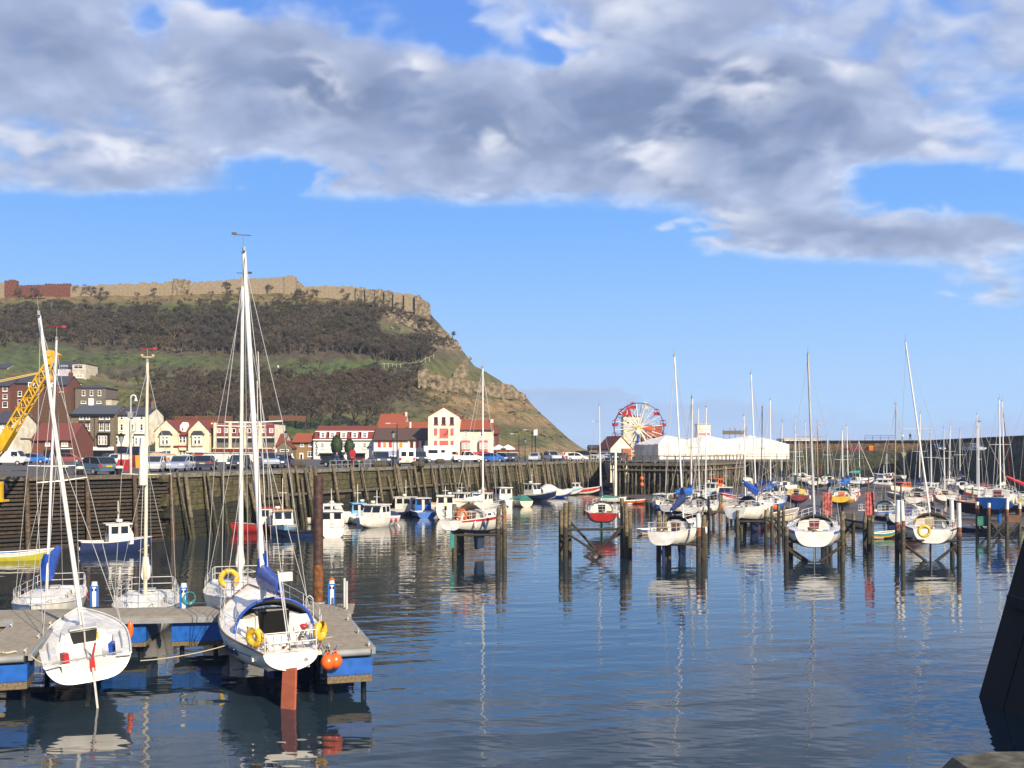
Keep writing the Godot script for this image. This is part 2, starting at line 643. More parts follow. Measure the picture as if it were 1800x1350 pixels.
var ripple_height := 0.0
func ripples() -> ImageTexture:
	var size := 640
	var waves := []
	var r := RandomNumberGenerator.new()
	r.seed = 77
	for i in 32:
		var len := 5.0 * pow(0.905, i)
		var k := 24.0 / len
		var a := r.randf_range(-0.8, 0.8)
		var steep := 0.0036 if i > 5 else 0.0022
		waves.append([roundf(k * sin(a)), maxf(1.0, roundf(k * cos(a))), r.randf() * TAU, steep * len / TAU])
	var total := 0.0
	for q in waves:
		total += q[3]
	ripple_height = 200.0 * total
	var im := Image.create_empty(size, size, false, Image.FORMAT_RGBF)
	for y in size:
		for x in size:
			var h := 0.0
			for q in waves:
				h += q[3] * sin(TAU * (q[0] * x + q[1] * y) / size + q[2])
			h = 0.5 + 0.5 * h / total
			im.set_pixel(x, y, Color(h, h, h))
	return ImageTexture.create_from_image(im)

var shore := [[700, 190], [1060, 172], [1150, 138], [1200, 118], [1262, 118], [1272, 145], [1292, 145], [1304, 112], [1380, 103], [1480, 98], [1700, 99], [1900, 92]]
func mud_height(x: float, d: float) -> float:
	var px := 900.0 + x * FPX / d
	var m := (d - table(shore, px)) * 0.011
	m = minf(m, 0.62) if m > 0 else m * 3.0
	m += n_land.get_noise_2d(x * 5.0, d * 9.0) * 0.10 + n_land.get_noise_2d(x * 22.0, d * 30.0) * 0.035
	return maxf(m, -2.2)

# ------------------------------------------------------------------ quay
func build_quay() -> void:
	var wood := mat("weathered", 0.235, 0.20, 0.135, 0.9, "wood", 0.5)
	var wood2 := mat("weathered_grey", 0.17, 0.15, 0.115, 0.9, "wood", 0.6)
	var wet := mat("weedy", 0.030, 0.032, 0.018, 0.75, "stone", 0.4)
	var masonry := mat("quay_stone", 0.120, 0.108, 0.052, 0.92, "stone", 0.22)
	var a := Vector3(-28.5, 0, -83)
	var b := Vector3(16.6, 0, -182)
	var q := thing("quay_wall", "long stone quay wall lined with leaning timber fender piles below the parked cars", "quay wall", a)
	var u := (b - a).normalized()
	var out := Vector3(-u.z, 0, u.x)
	if out.x < 0:
		out = -out
	var long := a.distance_to(b)
	var bs := Basis(u, Vector3.UP, u.cross(Vector3.UP))
	# courses of blocks, joined: too small to tell apart one by one
	var up := mb()
	var low := mb()
	for row in 12:
		var y0 := -0.7 + row * 0.5
		var x := -rng.randf()
		while x < long:
			var w := rng.randf_range(0.9, 1.7)
			var m := low if y0 + 0.25 < 2.7 + 0.9 * n_land.get_noise_1d(x * 30.0) else up
			var batter := (QUAY - y0) * 0.06
			m.box(u * (x + w * 0.5) + Vector3.UP * (y0 + 0.25) + out * (batter + rng.randf_range(-0.05, 0.06)) - out * 0.4, Vector3(w - 0.04, 0.47, 0.8), bs)
			x += w
	part("masonry", up, masonry, q).set_meta("kind", "stuff")
	part("weed_covered_masonry", low, wet, q).set_meta("kind", "stuff")
	part("backing", mb().box(u * long * 0.5 + Vector3.UP * 2.2 - out * 0.75, Vector3(long, 6.2, 0.9), bs), wet, q)
	var cope := mb()
	for i in 62:
		cope.box(u * (i * 1.76 + 0.88) + Vector3.UP * (QUAY - 0.08 + rng.randf_range(-0.015, 0.015)) - out * 0.25, Vector3(1.72, 0.34, 1.0), bs)
	part("coping", cope, mat("coping", 0.26, 0.24, 0.20, 0.85, "stone", 0.3), q)
	part("wale", mb().box(u * 32.0 + Vector3.UP * 3.1 + out * 0.42, Vector3(40, 0.26, 0.26), bs), wood2, q)
	var px := 0.9
	while px < long:
		var r := rng.randf_range(0.09, 0.2)
		var lean := rng.randf_range(-0.6, 0.4)
		var top := QUAY + (rng.randf_range(-0.35, 0.5) if rng.randf() < 0.85 else rng.randf_range(-2.2, -0.6))
		var foot := u * (px - lean * 0.4) + out * rng.randf_range(1.3, 1.7) + Vector3.UP * -1.5
		var head := u * (px + lean) + out * 0.33 + Vector3.UP * top
		var mid := foot.lerp(head, 0.52 + rng.randf_range(-0.06, 0.08))
		var fp := part("fender_pile", mb().tube(mid, head, r, r * 0.9, 7), wood if rng.randf() < 0.7 else wood2, q)
		part("weedy_foot", mb().tube(foot, mid, r * 1.12, r * 1.02, 7), mat("pile_weed", 0.075, 0.072, 0.038, 0.85, "wood", 0.5), fp)
		px += rng.randf_range(0.5, 3.1) if rng.randf() < 0.75 else 0.4
	for i in 9:
		var k := 10.0 + i * 9.5
		part("ladder", mb().tube(u * k + out * 0.62 + Vector3.UP * 0.3, u * k + out * 0.42 + Vector3.UP * (QUAY + 0.3), 0.035).tube(u * (k + 0.45) + out * 0.62 + Vector3.UP * 0.3, u * (k + 0.45) + out * 0.42 + Vector3.UP * (QUAY + 0.3), 0.035), wood2, q)
	# slatted timber front towards the left
	var c := Vector3(-61.0, 0, -51.0)
	var s := thing("timber_quay_front", "dark timber quay front of horizontal planks between heavy posts", "quay wall", a)
	var u2 := (c - a).normalized()
	var o2 := Vector3(u2.z, 0, -u2.x)
	if o2.z < 0:
		o2 = -o2
	var b2 := Basis(u2, Vector3.UP, u2.cross(Vector3.UP))
	var len2 := a.distance_to(c)
	var plank_mats := [mat("plank_dark", 0.048, 0.040, 0.033, 0.9, "wood", 0.7), mat("plank_mid", 0.082, 0.067, 0.05, 0.9, "wood", 0.8), mat("plank_brown", 0.072, 0.051, 0.034, 0.9, "wood", 0.6)]
	part("backing", mb().box(u2 * len2 * 0.5 + Vector3.UP * 2.1 - o2 * 0.62, Vector3(len2, 6.2, 0.5), b2), mat("black_wall", 0.012, 0.012, 0.01, 0.95), s)
	var posts := [0.0, 3.1, 6.9, 11.4, 16.2, 21.0, 26.0, 31.0, 36.0, 41.0]
	for i in posts.size() - 1:
		var x0: float = posts[i]
		var x1: float = posts[i + 1]
		for k in 18:
			var y := -0.2 + k * 0.298
			if x0 > 20.0 and k % 1 != 0:
				continue
			part("plank", mb().box(u2 * (x0 + x1) * 0.5 + Vector3.UP * (y + rng.randf_range(-0.02, 0.02)) + o2 * rng.randf_range(-0.04, 0.04) - o2 * 0.16, Vector3(x1 - x0 - 0.12, rng.randf_range(0.17, 0.205), 0.16), b2 * Basis(Vector3.BACK, rng.randf_range(-0.004, 0.004))), plank_mats[(2 if rng.randf() < 0.3 else 1) if y > 1.6 and y < 4.3 else (0 if rng.randf() < 0.75 else 2)], s)
	for x in posts:
		part("post", mb().tube(u2 * x + o2 * 0.62 - Vector3.UP * 1.5, u2 * x + o2 * 0.16 + Vector3.UP * (QUAY + 0.05), 0.2, 0.17, 8), mat("post_brown", 0.15, 0.105, 0.07, 0.9, "wood", 0.5), s)
	part("edge_beam", mb().box(u2 * len2 * 0.5 + Vector3.UP * (QUAY - 0.1) - o2 * 0.2, Vector3(len2, 0.34, 0.5), b2), wood2, s)
	part("chain_rail", mb().tube(u2 * 5.0 + Vector3.UP * (QUAY + 0.5), u2 * 40.0 + Vector3.UP * (QUAY + 0.5), 0.03), wood2, s)

# ------------------------------------------------------------------ far pier, near pier
func wall_run(q: Node3D, called: String, a: Vector2, b: Vector2, y0: float, y1: float, thick: float, m: Material, block := 0.0, m2: Material = null) -> void:
	var u := Vector3(b.x - a.x, 0, -(b.y - a.y))
	var l := u.length()
	u /= l
	var o := Vector3(-u.z, 0, u.x)
	var bs := Basis(u, Vector3.UP, u.cross(Vector3.UP))
	var p := Vector3(a.x, 0, -a.y)
	var s := mb()
	if block <= 0.0:
		s.box(p + u * l * 0.5 + Vector3.UP * (y0 + y1) * 0.5 + bs.z * thick * 0.5, Vector3(l, y1 - y0, thick), bs)
		part(called, s, m, q)
		return
	var s2 := mb()
	var rows := int(round((y1 - y0) / (block * 0.5)))
	for r in rows:
		var h := (y1 - y0) / rows
		var x := 0.0
		while x < l - 0.01:
			var w := minf(rng.randf_range(0.7, 1.4) * block, l - x)
			(s2 if m2 and rng.randf() < 0.35 else s).box(p + u * (x + w * 0.5) + Vector3.UP * (y0 + (r + 0.5) * h) + bs.z * (thick * 0.5 + rng.randf_range(-0.06, 0.06)), Vector3(w - 0.05, h - 0.015, thick), bs)
			x += w
	part(called, s, m, q).set_meta("kind", "stuff")
	if m2:
		part(called, s2, m2, q).set_meta("kind", "stuff")

func build_pier() -> void:
	var q := thing("outer_pier", "long stone harbour pier with a high parapet, running off to the right", "pier", Vector3.ZERO)
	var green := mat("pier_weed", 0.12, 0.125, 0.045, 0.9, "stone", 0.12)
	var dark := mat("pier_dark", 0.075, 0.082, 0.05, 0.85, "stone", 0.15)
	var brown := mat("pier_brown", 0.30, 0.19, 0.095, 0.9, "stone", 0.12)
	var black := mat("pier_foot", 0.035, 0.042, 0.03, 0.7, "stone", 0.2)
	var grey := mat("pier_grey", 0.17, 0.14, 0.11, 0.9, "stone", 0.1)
	var pts := [Vector2(50, 266), Vector2(77, 252), Vector2(97, 241), Vector2(75, 146), Vector2(62, 92)]
	for i in pts.size() - 1:
		var a: Vector2 = pts[i]
		var b: Vector2 = pts[i + 1]
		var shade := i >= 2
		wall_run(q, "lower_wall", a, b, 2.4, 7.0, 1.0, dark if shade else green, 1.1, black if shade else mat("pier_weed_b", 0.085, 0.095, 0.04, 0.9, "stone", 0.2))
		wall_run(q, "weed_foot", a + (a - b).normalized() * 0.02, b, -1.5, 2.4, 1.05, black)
		wall_run(q, "edge_kerb", a, b, 7.0, 7.3, 0.6, grey)
		var n := (b - a).normalized()
		var back := Vector2(-n.y, n.x)
		if back.y < 0 and i < 2 or back.x < 0 and i >= 2:
			back = -back
		var e := (b - a).normalized() * 7.5
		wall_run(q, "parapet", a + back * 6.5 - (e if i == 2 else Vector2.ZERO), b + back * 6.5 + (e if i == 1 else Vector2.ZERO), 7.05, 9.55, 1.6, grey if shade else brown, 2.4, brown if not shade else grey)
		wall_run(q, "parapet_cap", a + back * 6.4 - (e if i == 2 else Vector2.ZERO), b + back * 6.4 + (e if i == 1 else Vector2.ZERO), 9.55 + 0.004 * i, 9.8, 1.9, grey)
	# its roadway
	var top := mb()
	for i in pts.size() - 1:
		var a: Vector2 = pts[i]
		var b: Vector2 = pts[i + 1]
		var n := (b - a).normalized()
		var back := Vector2(-n.y, n.x)
		if back.y < 0 and i < 2 or back.x < 0 and i >= 2:
			back = -back
		var y := 7.0 + 0.01 * i
		top.quad(Vector3(a.x, y, -a.y), Vector3(b.x, y, -b.y), Vector3(b.x + back.x * 9, y, -b.y - back.y * 9), Vector3(a.x + back.x * 9, y, -a.y - back.y * 9), Vector3.UP)
	part("roadway", top, mat("asphalt", 0.085, 0.08, 0.075, 0.9, "asphalt", 0.15), q)
	# slanting stair slab down the lit wall
	var st := thing("pier_stair", "pale stone stair slanting down the green pier wall", "stairs", Vector3(94.2, 0, -240.2), 29)
	for k in 16:
		part("step", mb().box(Vector3(k * 0.16 - 1.4, 6.6 - k * 0.36, 0.9), Vector3(1.6, 0.36, 1.3)), mat("stair", 0.36, 0.33, 0.22, 0.9, "stone", 0.3), st)
	var covered := solo("covered_dinghy", mb().loft([ring_at(-2.4, 0.2, 0.3, 0.1), ring_at(-1.2, 0.9, 0.9, 0.1), ring_at(0.8, 1.1, 1.25, 0.1), ring_at(2.4, 0.5, 0.7, 0.1)], true), paint("darkred"), "dinghy under a dark red cover on the far pier", "dinghy", Vector3(85.0, 7.05, -249.0), 62)
	var bin := thing("orange_lifebuoy_box", "bright orange box standing against the far pier parapet", "box", Vector3(89.5, 7.05, -249.2), 30)
	part("body", mb().box(Vector3(0, 0.6, 0), Vector3(1.5, 1.2, 1.0)), paint("orange"), bin)
	part("lid", mb().box(Vector3(0, 1.24, 0), Vector3(1.56, 0.1, 1.06)), paint("yellow"), bin)
	var kiosk := thing("orange_kiosk", "orange and yellow crate by the parapet near the right edge", "crate", Vector3(85.8, 7.05, -164), 77)
	part("body", mb().box(Vector3(0, 0.8, 0), Vector3(2.2, 1.6, 1.2)), paint("orange"), kiosk)
	part("panel", mb().box(Vector3(0.3, 0.9, 0.62), Vector3(1.2, 1.2, 0.05)), paint("yellow"), kiosk)
	rail("pier_railing", "blue railing on the pier parapet by the stair", Vector3(89.5, 9.8, -252.5), Vector3(96, 9.8, -248.9), 1.2, 5, paint("navy"))
	rail("pier_railing", "blue railing on the pier parapet near the right edge", Vector3(87.5, 9.8, -170), Vector3(84.5, 9.8, -157), 1.2, 5, paint("navy"))
	# tarred buttress in the shade, right foreground
	var bt := thing("tarred_buttress", "black tarred timber wall leaning out of the water in the right foreground", "pier buttress", Vector3(14.15, 0, -30.2))
	var tar := mat("tar", 0.004, 0.0035, 0.004, 0.95, "wood", 0.5)
	for k in 9:
		part("plank", mb().prism([Vector2(-0.55 + 0.012 * (k % 3), -2.0), Vector2(6.0, -2.0), Vector2(6.0, 5.55), Vector2(1.58 + 0.012 * (k % 3), 5.55)], k * 1.5, k * 1.5 + 1.46), tar, bt)
	part("wale", mb().box(Vector3(0.75, 3.0, 6.9), Vector3(0.2, 0.3, 13.0)), tar, bt)
	# the pier underfoot: coping stones at the lower right corner
	var np := thing("near_pier", "worn grey stone pier edge at the bottom right corner", "pier", Vector3(2.8, 0, -6.5))
	var stone := mat("near_stone", 0.135, 0.125, 0.088, 0.9, "stone", 0.7)
	part("core", mb().box(Vector3(6, 2.05, 8.0), Vector3(11.7, 6.1, 15.6)), stone, np)
	for i in 4:
		for k in 3:
			var m := mb()
			m.prism([Vector2(0.0, -0.2), Vector2(0.03, 0.1), Vector2(0.12, 0.19), Vector2(0.35, 0.225), Vector2(1.6, 0.24), Vector2(1.94, 0.22), Vector2(1.96, -0.2)], -0.45, 0.45)
			var o := part("coping_stone", m, stone, np)
			o.position = Vector3(i * 2.0, 5.27 - 0.015 * (i % 2) - 0.01 * k, 0.35 + k * 0.95)
	var sp := mb()
	for i in 26:
		var c := Vector3(rng.randf_range(0.5, 2.6), 5.511 - rng.randf_range(0.0, 0.004), rng.randf_range(0.1, 0.7))
		var ring := []
		for k in 8:
			ring.append(c + Vector3(cos(TAU * k / 8), 0, sin(TAU * k / 8)) * rng.randf_range(0.01, 0.06) * Vector3(1.8, 1, 1))
		sp.fan(ring, c - Vector3.UP)
	part("droppings", sp, mat("droppings", 0.55, 0.54, 0.48, 0.9), np).set_meta("kind", "stuff")

func ring_at(z: float, w: float, h: float, y0: float, n := 8) -> Array:
	var r := []
	for i in n + 1:
		var a := PI * i / n
		r.append(Vector3(cos(a) * w, y0 + sin(a) * h, z))
	return r

func rail(called: String, label: String, a: Vector3, b: Vector3, h: float, posts: int, m: Material, category := "railing") -> Node3D:
	var t := thing(called, label, category, a)
	for i in posts:
		var p := (b - a) * (float(i) / (posts - 1))
		part("post", mb().tube(p, p + Vector3.UP * h, 0.05, 0.05, 5), m, t)
	for k in [0.5, 0.97]:
		part("bar", mb().tube(Vector3.UP * h * k, b - a + Vector3.UP * h * k, 0.04, 0.04, 5), m, t)
	return t

func build_jetty() -> void:
	var wood := mat("weathered", 0.235, 0.20, 0.135, 0.9, "wood", 0.5)
	var wood2 := mat("jetty_grey", 0.14, 0.125, 0.10, 0.9, "wood", 0.6)
	var wetw := mat("pile_weed", 0.075, 0.072, 0.038, 0.85, "wood", 0.5)
	var pale := mat("jetty_pale", 0.30, 0.27, 0.20, 0.9, "wood", 0.5)
	var j := thing("timber_jetty", "tall weathered timber jetty on crowded piles in front of the white marquees", "jetty", Vector3.ZERO)
	var a := Vector3(16.5, 0, -165)
	var b := Vector3(28.5, 0, -157.5)
	var c := Vector3(36.0, 0, -190)
	part("deck", mb().prism([Vector2(16.3, -166), Vector2(28.6, -157), Vector2(44, -187), Vector2(36, -212), Vector2(17, -186)], -0.25, 0.0, Transform3D(Basis(Vector3.RIGHT, Vector3.BACK, Vector3.UP), Vector3(0, QUAY + 0.1, 0))), wood2, j)
	for run in [[a, b, 20], [b, Vector3(43.5, 0, -187), 26]]:
		var p0: Vector3 = run[0]
		var p1: Vector3 = run[1]
		var u := (p1 - p0).normalized()
		var bs := Basis(u, Vector3.UP, u.cross(Vector3.UP))
		var o: Vector3 = bs.z
		part("edge_beam", mb().box((p0 + p1) * 0.5 + Vector3.UP * (QUAY - 0.35) + o * 0.2, Vector3(p0.distance_to(p1), 0.4, 0.3), bs), wood, j)
		part("wale", mb().box((p0 + p1) * 0.5 + Vector3.UP * (QUAY - 1.25) + o * 0.2, Vector3(p0.distance_to(p1), 0.25, 0.25), bs), wood, j)
		for i in run[2]:
			for k in 3:
				var p := p0.lerp(p1, (i + rng.randf_range(0.1, 0.9)) / run[2]) - o * (k * 1.2)
				var r := rng.randf_range(0.12, 0.19)
				var lean := rng.randf_range(-0.35, 0.35)
				var top := p + Vector3.UP * (QUAY - (0.1 if k > 0 else -rng.randf_range(-0.5, 0.4)))
				var foot := p + u * lean + Vector3.UP * -1.0
				var mid := foot.lerp(top, rng.randf_range(0.38, 0.55))
				var pile := part("pile", mb().tube(mid, top, r, r * 0.9, 6), [wood, wood2, pale][rng.randi() % 3], j)
				part("weedy_foot", mb().tube(foot, mid, r * 1.15, r, 6), wetw, pile)
			if i % 2 == 0:
				var q := p0.lerp(p1, (i + 0.5) / run[2])
				part("brace", mb().tube(q + Vector3.UP * 0.6 - o * 0.5, q + u * 2.6 + Vector3.UP * (QUAY - 0.8) - o * 0.5, 0.1), wood2, j)
		var n: int = run[2]
		for i in n / 2 + 1:
			var p := p0.lerp(p1, float(i) / (n / 2))
			part("rail_post", mb().box(p + Vector3.UP * (QUAY + 0.55), Vector3(0.14, 1.1, 0.14), bs), wood2, j)
		part("rail", mb().box((p0 + p1) * 0.5 + Vector3.UP * (QUAY + 1.05), Vector3(p0.distance_to(p1), 0.14, 0.1), bs), wood, j)
	part("corner_post", mb().tube(Vector3(17.0, -1, -163.6), Vector3(17.0, QUAY + 1.6, -163.6), 0.24, 0.22, 8), paint("white"), j)
	# marquee deck on open piles
	var d := thing("marquee_deck", "open piled deck carrying the white marquees, dark underneath", "jetty", Vector3(0, 0, 0))
	part("deck", mb().prism([Vector2(28, -196), Vector2(59.5, -207), Vector2(56, -238), Vector2(22, -222)], -0.5, 0.0, Transform3D(Basis(Vector3.RIGHT, Vector3.BACK, Vector3.UP), Vector3(0, QUAY + 0.05, 0))), wood2, d)
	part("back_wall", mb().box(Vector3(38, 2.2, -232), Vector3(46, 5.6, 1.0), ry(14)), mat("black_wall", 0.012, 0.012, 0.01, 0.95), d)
	for i in 15:
		for k in 3:
			var p := Vector3(29.5, 0, -196.6).lerp(Vector3(59, 0, -207), i / 14.0) + Vector3(-1.2, 0, -4.5) * k
			part("pile", mb().tube(p - Vector3.UP * 0.5, p + Vector3.UP * (QUAY - 0.3), 0.16, 0.16, 6), wood2 if k == 0 else wetw, d)
		if i % 3 == 1:
			var p := Vector3(29.5, 0, -196.5).lerp(Vector3(59, 0, -207), i / 14.0)
			var e := Vector3(29.5, 0, -196.5).lerp(Vector3(59, 0, -207), (i + 2) / 14.0)
			part("cross_brace", mb().tube(p + Vector3.UP * 1.6, e + Vector3.UP * 4.6, 0.09), pale, d)
			part("cross_brace", mb().tube(p + Vector3.UP * 4.6, e + Vector3.UP * 1.6, 0.09), pale, d)
	rail("deck_railing", "thin grey railing along the front of the marquee deck", Vector3(30, QUAY + 0.1, -196.3), Vector3(59, QUAY + 0.1, -206.6), 1.1, 14, mat("jetty_grey", 0.14, 0.125, 0.10))
	marquee("leftmost of the three joined white marquees, its grey end wall showing", Vector3(32.3, QUAY + 0.06, -205.2), 9.2, true)
	marquee("middle one of the three joined white marquees on the jetty", Vector3(41.2, QUAY + 0.06, -208.2), 9.4, false)
	marquee("rightmost of the three joined white marquees on the jetty", Vector3(51.2, QUAY + 0.06, -211.5), 11.8, false, true)

func marquee(label: String, at: Vector3, w: float, left: bool, last := false) -> void:
	var t := thing("marquee", label, "marquee", at, 18.5, "joined white marquees")
	var cloth := mat("marquee_cloth", 0.80, 0.79, 0.74, 0.6, "scuff", 0.2)
	var dd := 11.0
	var eave := 3.1
	var ridge := 5.0
	var x := w * 0.5
	var z0 := 4.5
	var z1 := z0 - dd
	var r := mb()
	var pk := Vector3(0, ridge, (z0 + z1) * 0.5)
	var inner := Vector3(0, 0, (z0 + z1) * 0.5)
	for k in 4:
		var cs := [Vector3(-x, eave, z0), Vector3(x, eave, z0), Vector3(x, eave, z1), Vector3(-x, eave, z1)]
		var p: Vector3 = cs[k]
		var q: Vector3 = cs[(k + 1) % 4]
		# swept up to the peak
		if k % 2 == 0:
			var pm := p.lerp(pk, 0.5) + Vector3.UP * 0.16
			var qm := q.lerp(pk, 0.5) + Vector3.UP * 0.16
			r.face(p, q, qm, pm, inner)
			r.face(pm, qm, pk, pk.lerp(pm, 0.001), inner)
			for side in [-1.0, 1.0]:
				var e: Vector3 = p if signf(p.x) == side else q
				var em: Vector3 = pm if signf(p.x) == side else qm
				var sm := Vector3(side * x, eave if (left and side < 0) or (last and side > 0) else eave + 1.05, pk.z)
				r.face(e, em, sm, sm.lerp(e, 0.001), inner)
				r.face(em, pk, sm, sm.lerp(em, 0.001), inner)
	part("roof", r, mat("marquee_roof", 0.80, 0.79, 0.76, 0.5, "scuff", 0.2), t)
	part("valance", mb().box(Vector3(0, eave - 0.1, z0 + 0.03), Vector3(w, 0.22, 0.05)), cloth, t)
	for k in 4:
		var bay := w / 4.0
		part("wall_panel", mb().box(Vector3(-x + bay * (k + 0.5), (eave - 0.1) * 0.5, z0 - 0.03), Vector3(bay - 0.03, eave - 0.1, 0.06)), cloth, t)
	for k in 5:
		part("pole", mb().box(Vector3(-x + w / 4.0 * k, eave * 0.5, z0 + 0.02), Vector3(0.07, eave, 0.1)), paint("light"), t)
	if left:
		for k in 4:
			part("end_panel", mb().box(Vector3(-x + 0.03, (eave - 0.1) * 0.5, z0 - dd / 4.0 * (k + 0.5)), Vector3(0.06, eave - 0.1, dd / 4.0 - 0.04)), mat("marquee_end", 0.60, 0.58, 0.54, 0.6, "scuff", 0.2), t)
			part("end_pole", mb().box(Vector3(-x - 0.03, eave * 0.5, z0 - dd / 4.0 * k), Vector3(0.12, eave, 0.12)), paint("white"), t)
	part("finial", mb().tube(pk - Vector3.UP * 0.05, pk + Vector3.UP * 0.3, 0.06), paint("light"), t)

func build_castle() -> void:
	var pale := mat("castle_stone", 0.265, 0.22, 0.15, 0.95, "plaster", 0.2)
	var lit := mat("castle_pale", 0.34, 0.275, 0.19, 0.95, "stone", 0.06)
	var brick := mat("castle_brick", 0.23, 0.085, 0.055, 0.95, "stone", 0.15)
	var w := thing("castle_wall", "ruined stone castle wall with towers along the top of the headland", "castle wall", Vector3.ZERO)
	var runs := [ # px, top row, px, top row, material, battlements
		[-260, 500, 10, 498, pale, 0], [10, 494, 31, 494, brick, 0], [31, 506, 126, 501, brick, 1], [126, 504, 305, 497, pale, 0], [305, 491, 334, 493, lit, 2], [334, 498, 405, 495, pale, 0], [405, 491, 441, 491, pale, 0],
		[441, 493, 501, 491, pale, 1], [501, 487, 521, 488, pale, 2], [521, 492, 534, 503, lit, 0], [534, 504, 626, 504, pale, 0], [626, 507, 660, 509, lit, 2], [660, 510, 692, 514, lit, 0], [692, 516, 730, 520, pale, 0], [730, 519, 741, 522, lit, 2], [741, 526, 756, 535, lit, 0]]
	for r in runs:
		var n: int = maxi(1, int((r[2] - r[0]) / 14.0))
		for k in n:
			var x0: float = lerpf(r[0], r[2], float(k) / n)
			var x1: float = lerpf(r[0], r[2], float(k + 1) / n)
			var d := 405.0 - maxf(0.0, x0 - 620.0) * 0.06
			var top := high(lerpf(r[1], r[3], (k + 0.5) / n) + rng.randf_range(-0.8, 0.8), d)
			var fall: float = (r[3] - r[1]) / n * 0.5 * d / FPX
			var g0 := hill((x0 + x1) * 0.5, 0.97).y - 4.0
			var p := spot((x0 + x1) * 0.5, d, (top + g0) * 0.5)
			var deep: float = 2.8 if r[5] == 2 else 2.0
			var seg := part("wall_section" if deep < 4 else "tower", mb().prism([Vector2((x0 - x1) * 0.5 * d / FPX - 0.02, (g0 - top) * 0.5), Vector2((x1 - x0) * 0.5 * d / FPX + 0.02, (g0 - top) * 0.5), Vector2((x1 - x0) * 0.5 * d / FPX + 0.02, (top - g0) * 0.5 - fall), Vector2((x1 - x0) * d / FPX * rng.randf_range(-0.2, 0.2), (top - g0) * 0.5 + rng.randf_range(-0.25, 0.2)), Vector2((x0 - x1) * 0.5 * d / FPX - 0.02, (top - g0) * 0.5 + fall)], -deep * 0.5, deep * 0.5), r[4], w)
			seg.position = p + Vector3(0, 0, rng.randf_range(-0.03, 0.03))
			if r[5] == 1:
				for m in 3:
					part("merlon", mb().box(Vector3(((m + 0.5) / 3.0 - 0.5) * (x1 - x0) * d / FPX, (top - g0) * 0.5 + 0.4, 0), Vector3(0.7, 0.9, 1.0)), r[4], seg)
			elif rng.randf() < 0.6:
				part("ragged_top", mb().box(Vector3(rng.randf_range(-1, 1), (top - g0) * 0.5 + 0.15, 0), Vector3(rng.randf_range(0.8, 2.4), rng.randf_range(0.4, 0.9), 1.6)), r[4], seg)
	# lower ruined wall on the spur
	var lw := thing("spur_wall", "broken stone wall running down the spur of the headland", "castle wall", Vector3.ZERO)
	var low := [[735, 652, 677], [750, 648, 681], [765, 658, 685], [785, 664, 688], [806, 668, 690], [830, 670, 690], [858, 672, 692], [884, 673, 696], [902, 677, 697], [925, 694, 699]]
	for i in low.size() - 1:
		var a: Array = low[i]
		var b: Array = low[i + 1]
		var x: float = (a[0] + b[0]) * 0.5
		var base: float = (a[2] + b[2]) * 0.5
		var t := hill_row(x, base)
		var d := hill_depth(x, t) - 2.0
		var prof := []
		prof.append(Vector2((a[0] - x) * d / FPX, high(a[2] + 5, d)))
		prof.append(Vector2((b[0] - x) * d / FPX, high(b[2] + 5, d)))
		prof.append(Vector2((b[0] - x) * d / FPX, high(b[1], d)))
		prof.append(Vector2(rng.randf_range(-1, 1), high((a[1] + b[1]) * 0.5 + rng.randf_range(-1.5, 1.5), d)))
		prof.append(Vector2((a[0] - x) * d / FPX, high(a[1], d)))
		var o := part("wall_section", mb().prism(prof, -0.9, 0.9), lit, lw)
		o.position = spot(x, d)
	var hi := [[795, 668, 668], [800, 650, 668], [808, 643, 668], [818, 632, 664], [823, 634, 655]]
	for i in hi.size() - 1:
		var a: Array = hi[i]
		var b: Array = hi[i + 1]
		var x: float = (a[0] + b[0]) * 0.5
		var d := hill_depth(x, hill_row(x, 664)) - 1.0
		var o := part("wall_section", mb().prism([Vector2((a[0] - x) * d / FPX, high(a[2] + 4, d)), Vector2((b[0] - x) * d / FPX, high(b[2] + 4, d)), Vector2((b[0] - x) * d / FPX, high(b[1], d)), Vector2((a[0] - x) * d / FPX, high(a[1], d))], -0.9, 0.9), lit, lw)
		o.position = spot(x, d)
	# boulders of the rockfall
	var bo := mb()
	for i in 170:
		var f := rng.randf()
		var px := lerpf(650, 812, f) + rng.randfn(0, 9)
		var py := lerpf(545, 612, pow(f, 1.2)) + rng.randfn(0, 6)
		var p := hill_at(px, py)
		var s := rng.randf_range(0.4, 1.5)
		bo.box(p + Vector3.UP * s * 0.2, Vector3(s * 1.3, s, s), Basis(Vector3(rng.randf(), rng.randf(), 0.3).normalized(), rng.randf() * 3.0))
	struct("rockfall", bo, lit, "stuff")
	# paths across the slope
	var pm := mat("path", 0.26, 0.22, 0.16, 0.9, "stone", 0.4)
	for line in [[[138, 660], [185, 664], [240, 668], [300, 675], [350, 683]], [[440, 692], [500, 698], [560, 710], [620, 718]]]:
		var s := mb()
		for i in line.size() - 1:
			for k in 6:
				var f0 := k / 6.0
				var f1 := (k + 1) / 6.0
				var a := hill_at(lerpf(line[i][0], line[i + 1][0], f0), lerpf(line[i][1], line[i + 1][1], f0))
				var b := hill_at(lerpf(line[i][0], line[i + 1][0], f1), lerpf(line[i][1], line[i + 1][1], f1))
				s.face(a + Vector3(0, 0.55, 0.9), b + Vector3(0, 0.55, 0.9), b + Vector3(0, 0.75, -0.9), a + Vector3(0, 0.75, -0.9), a - Vector3.UP * 20)
				s.face(a + Vector3(0, 0.55, 0.9), b + Vector3(0, 0.55, 0.9), b + Vector3(0, -1.2, 1.0), a + Vector3(0, -1.2, 1.0), a - Vector3(0, 0, 20))
		struct("path", s, pm)
	# hillside fence
	var f := thing("hillside_fence", "pale post fence along the path below the spur", "fence", Vector3.ZERO)
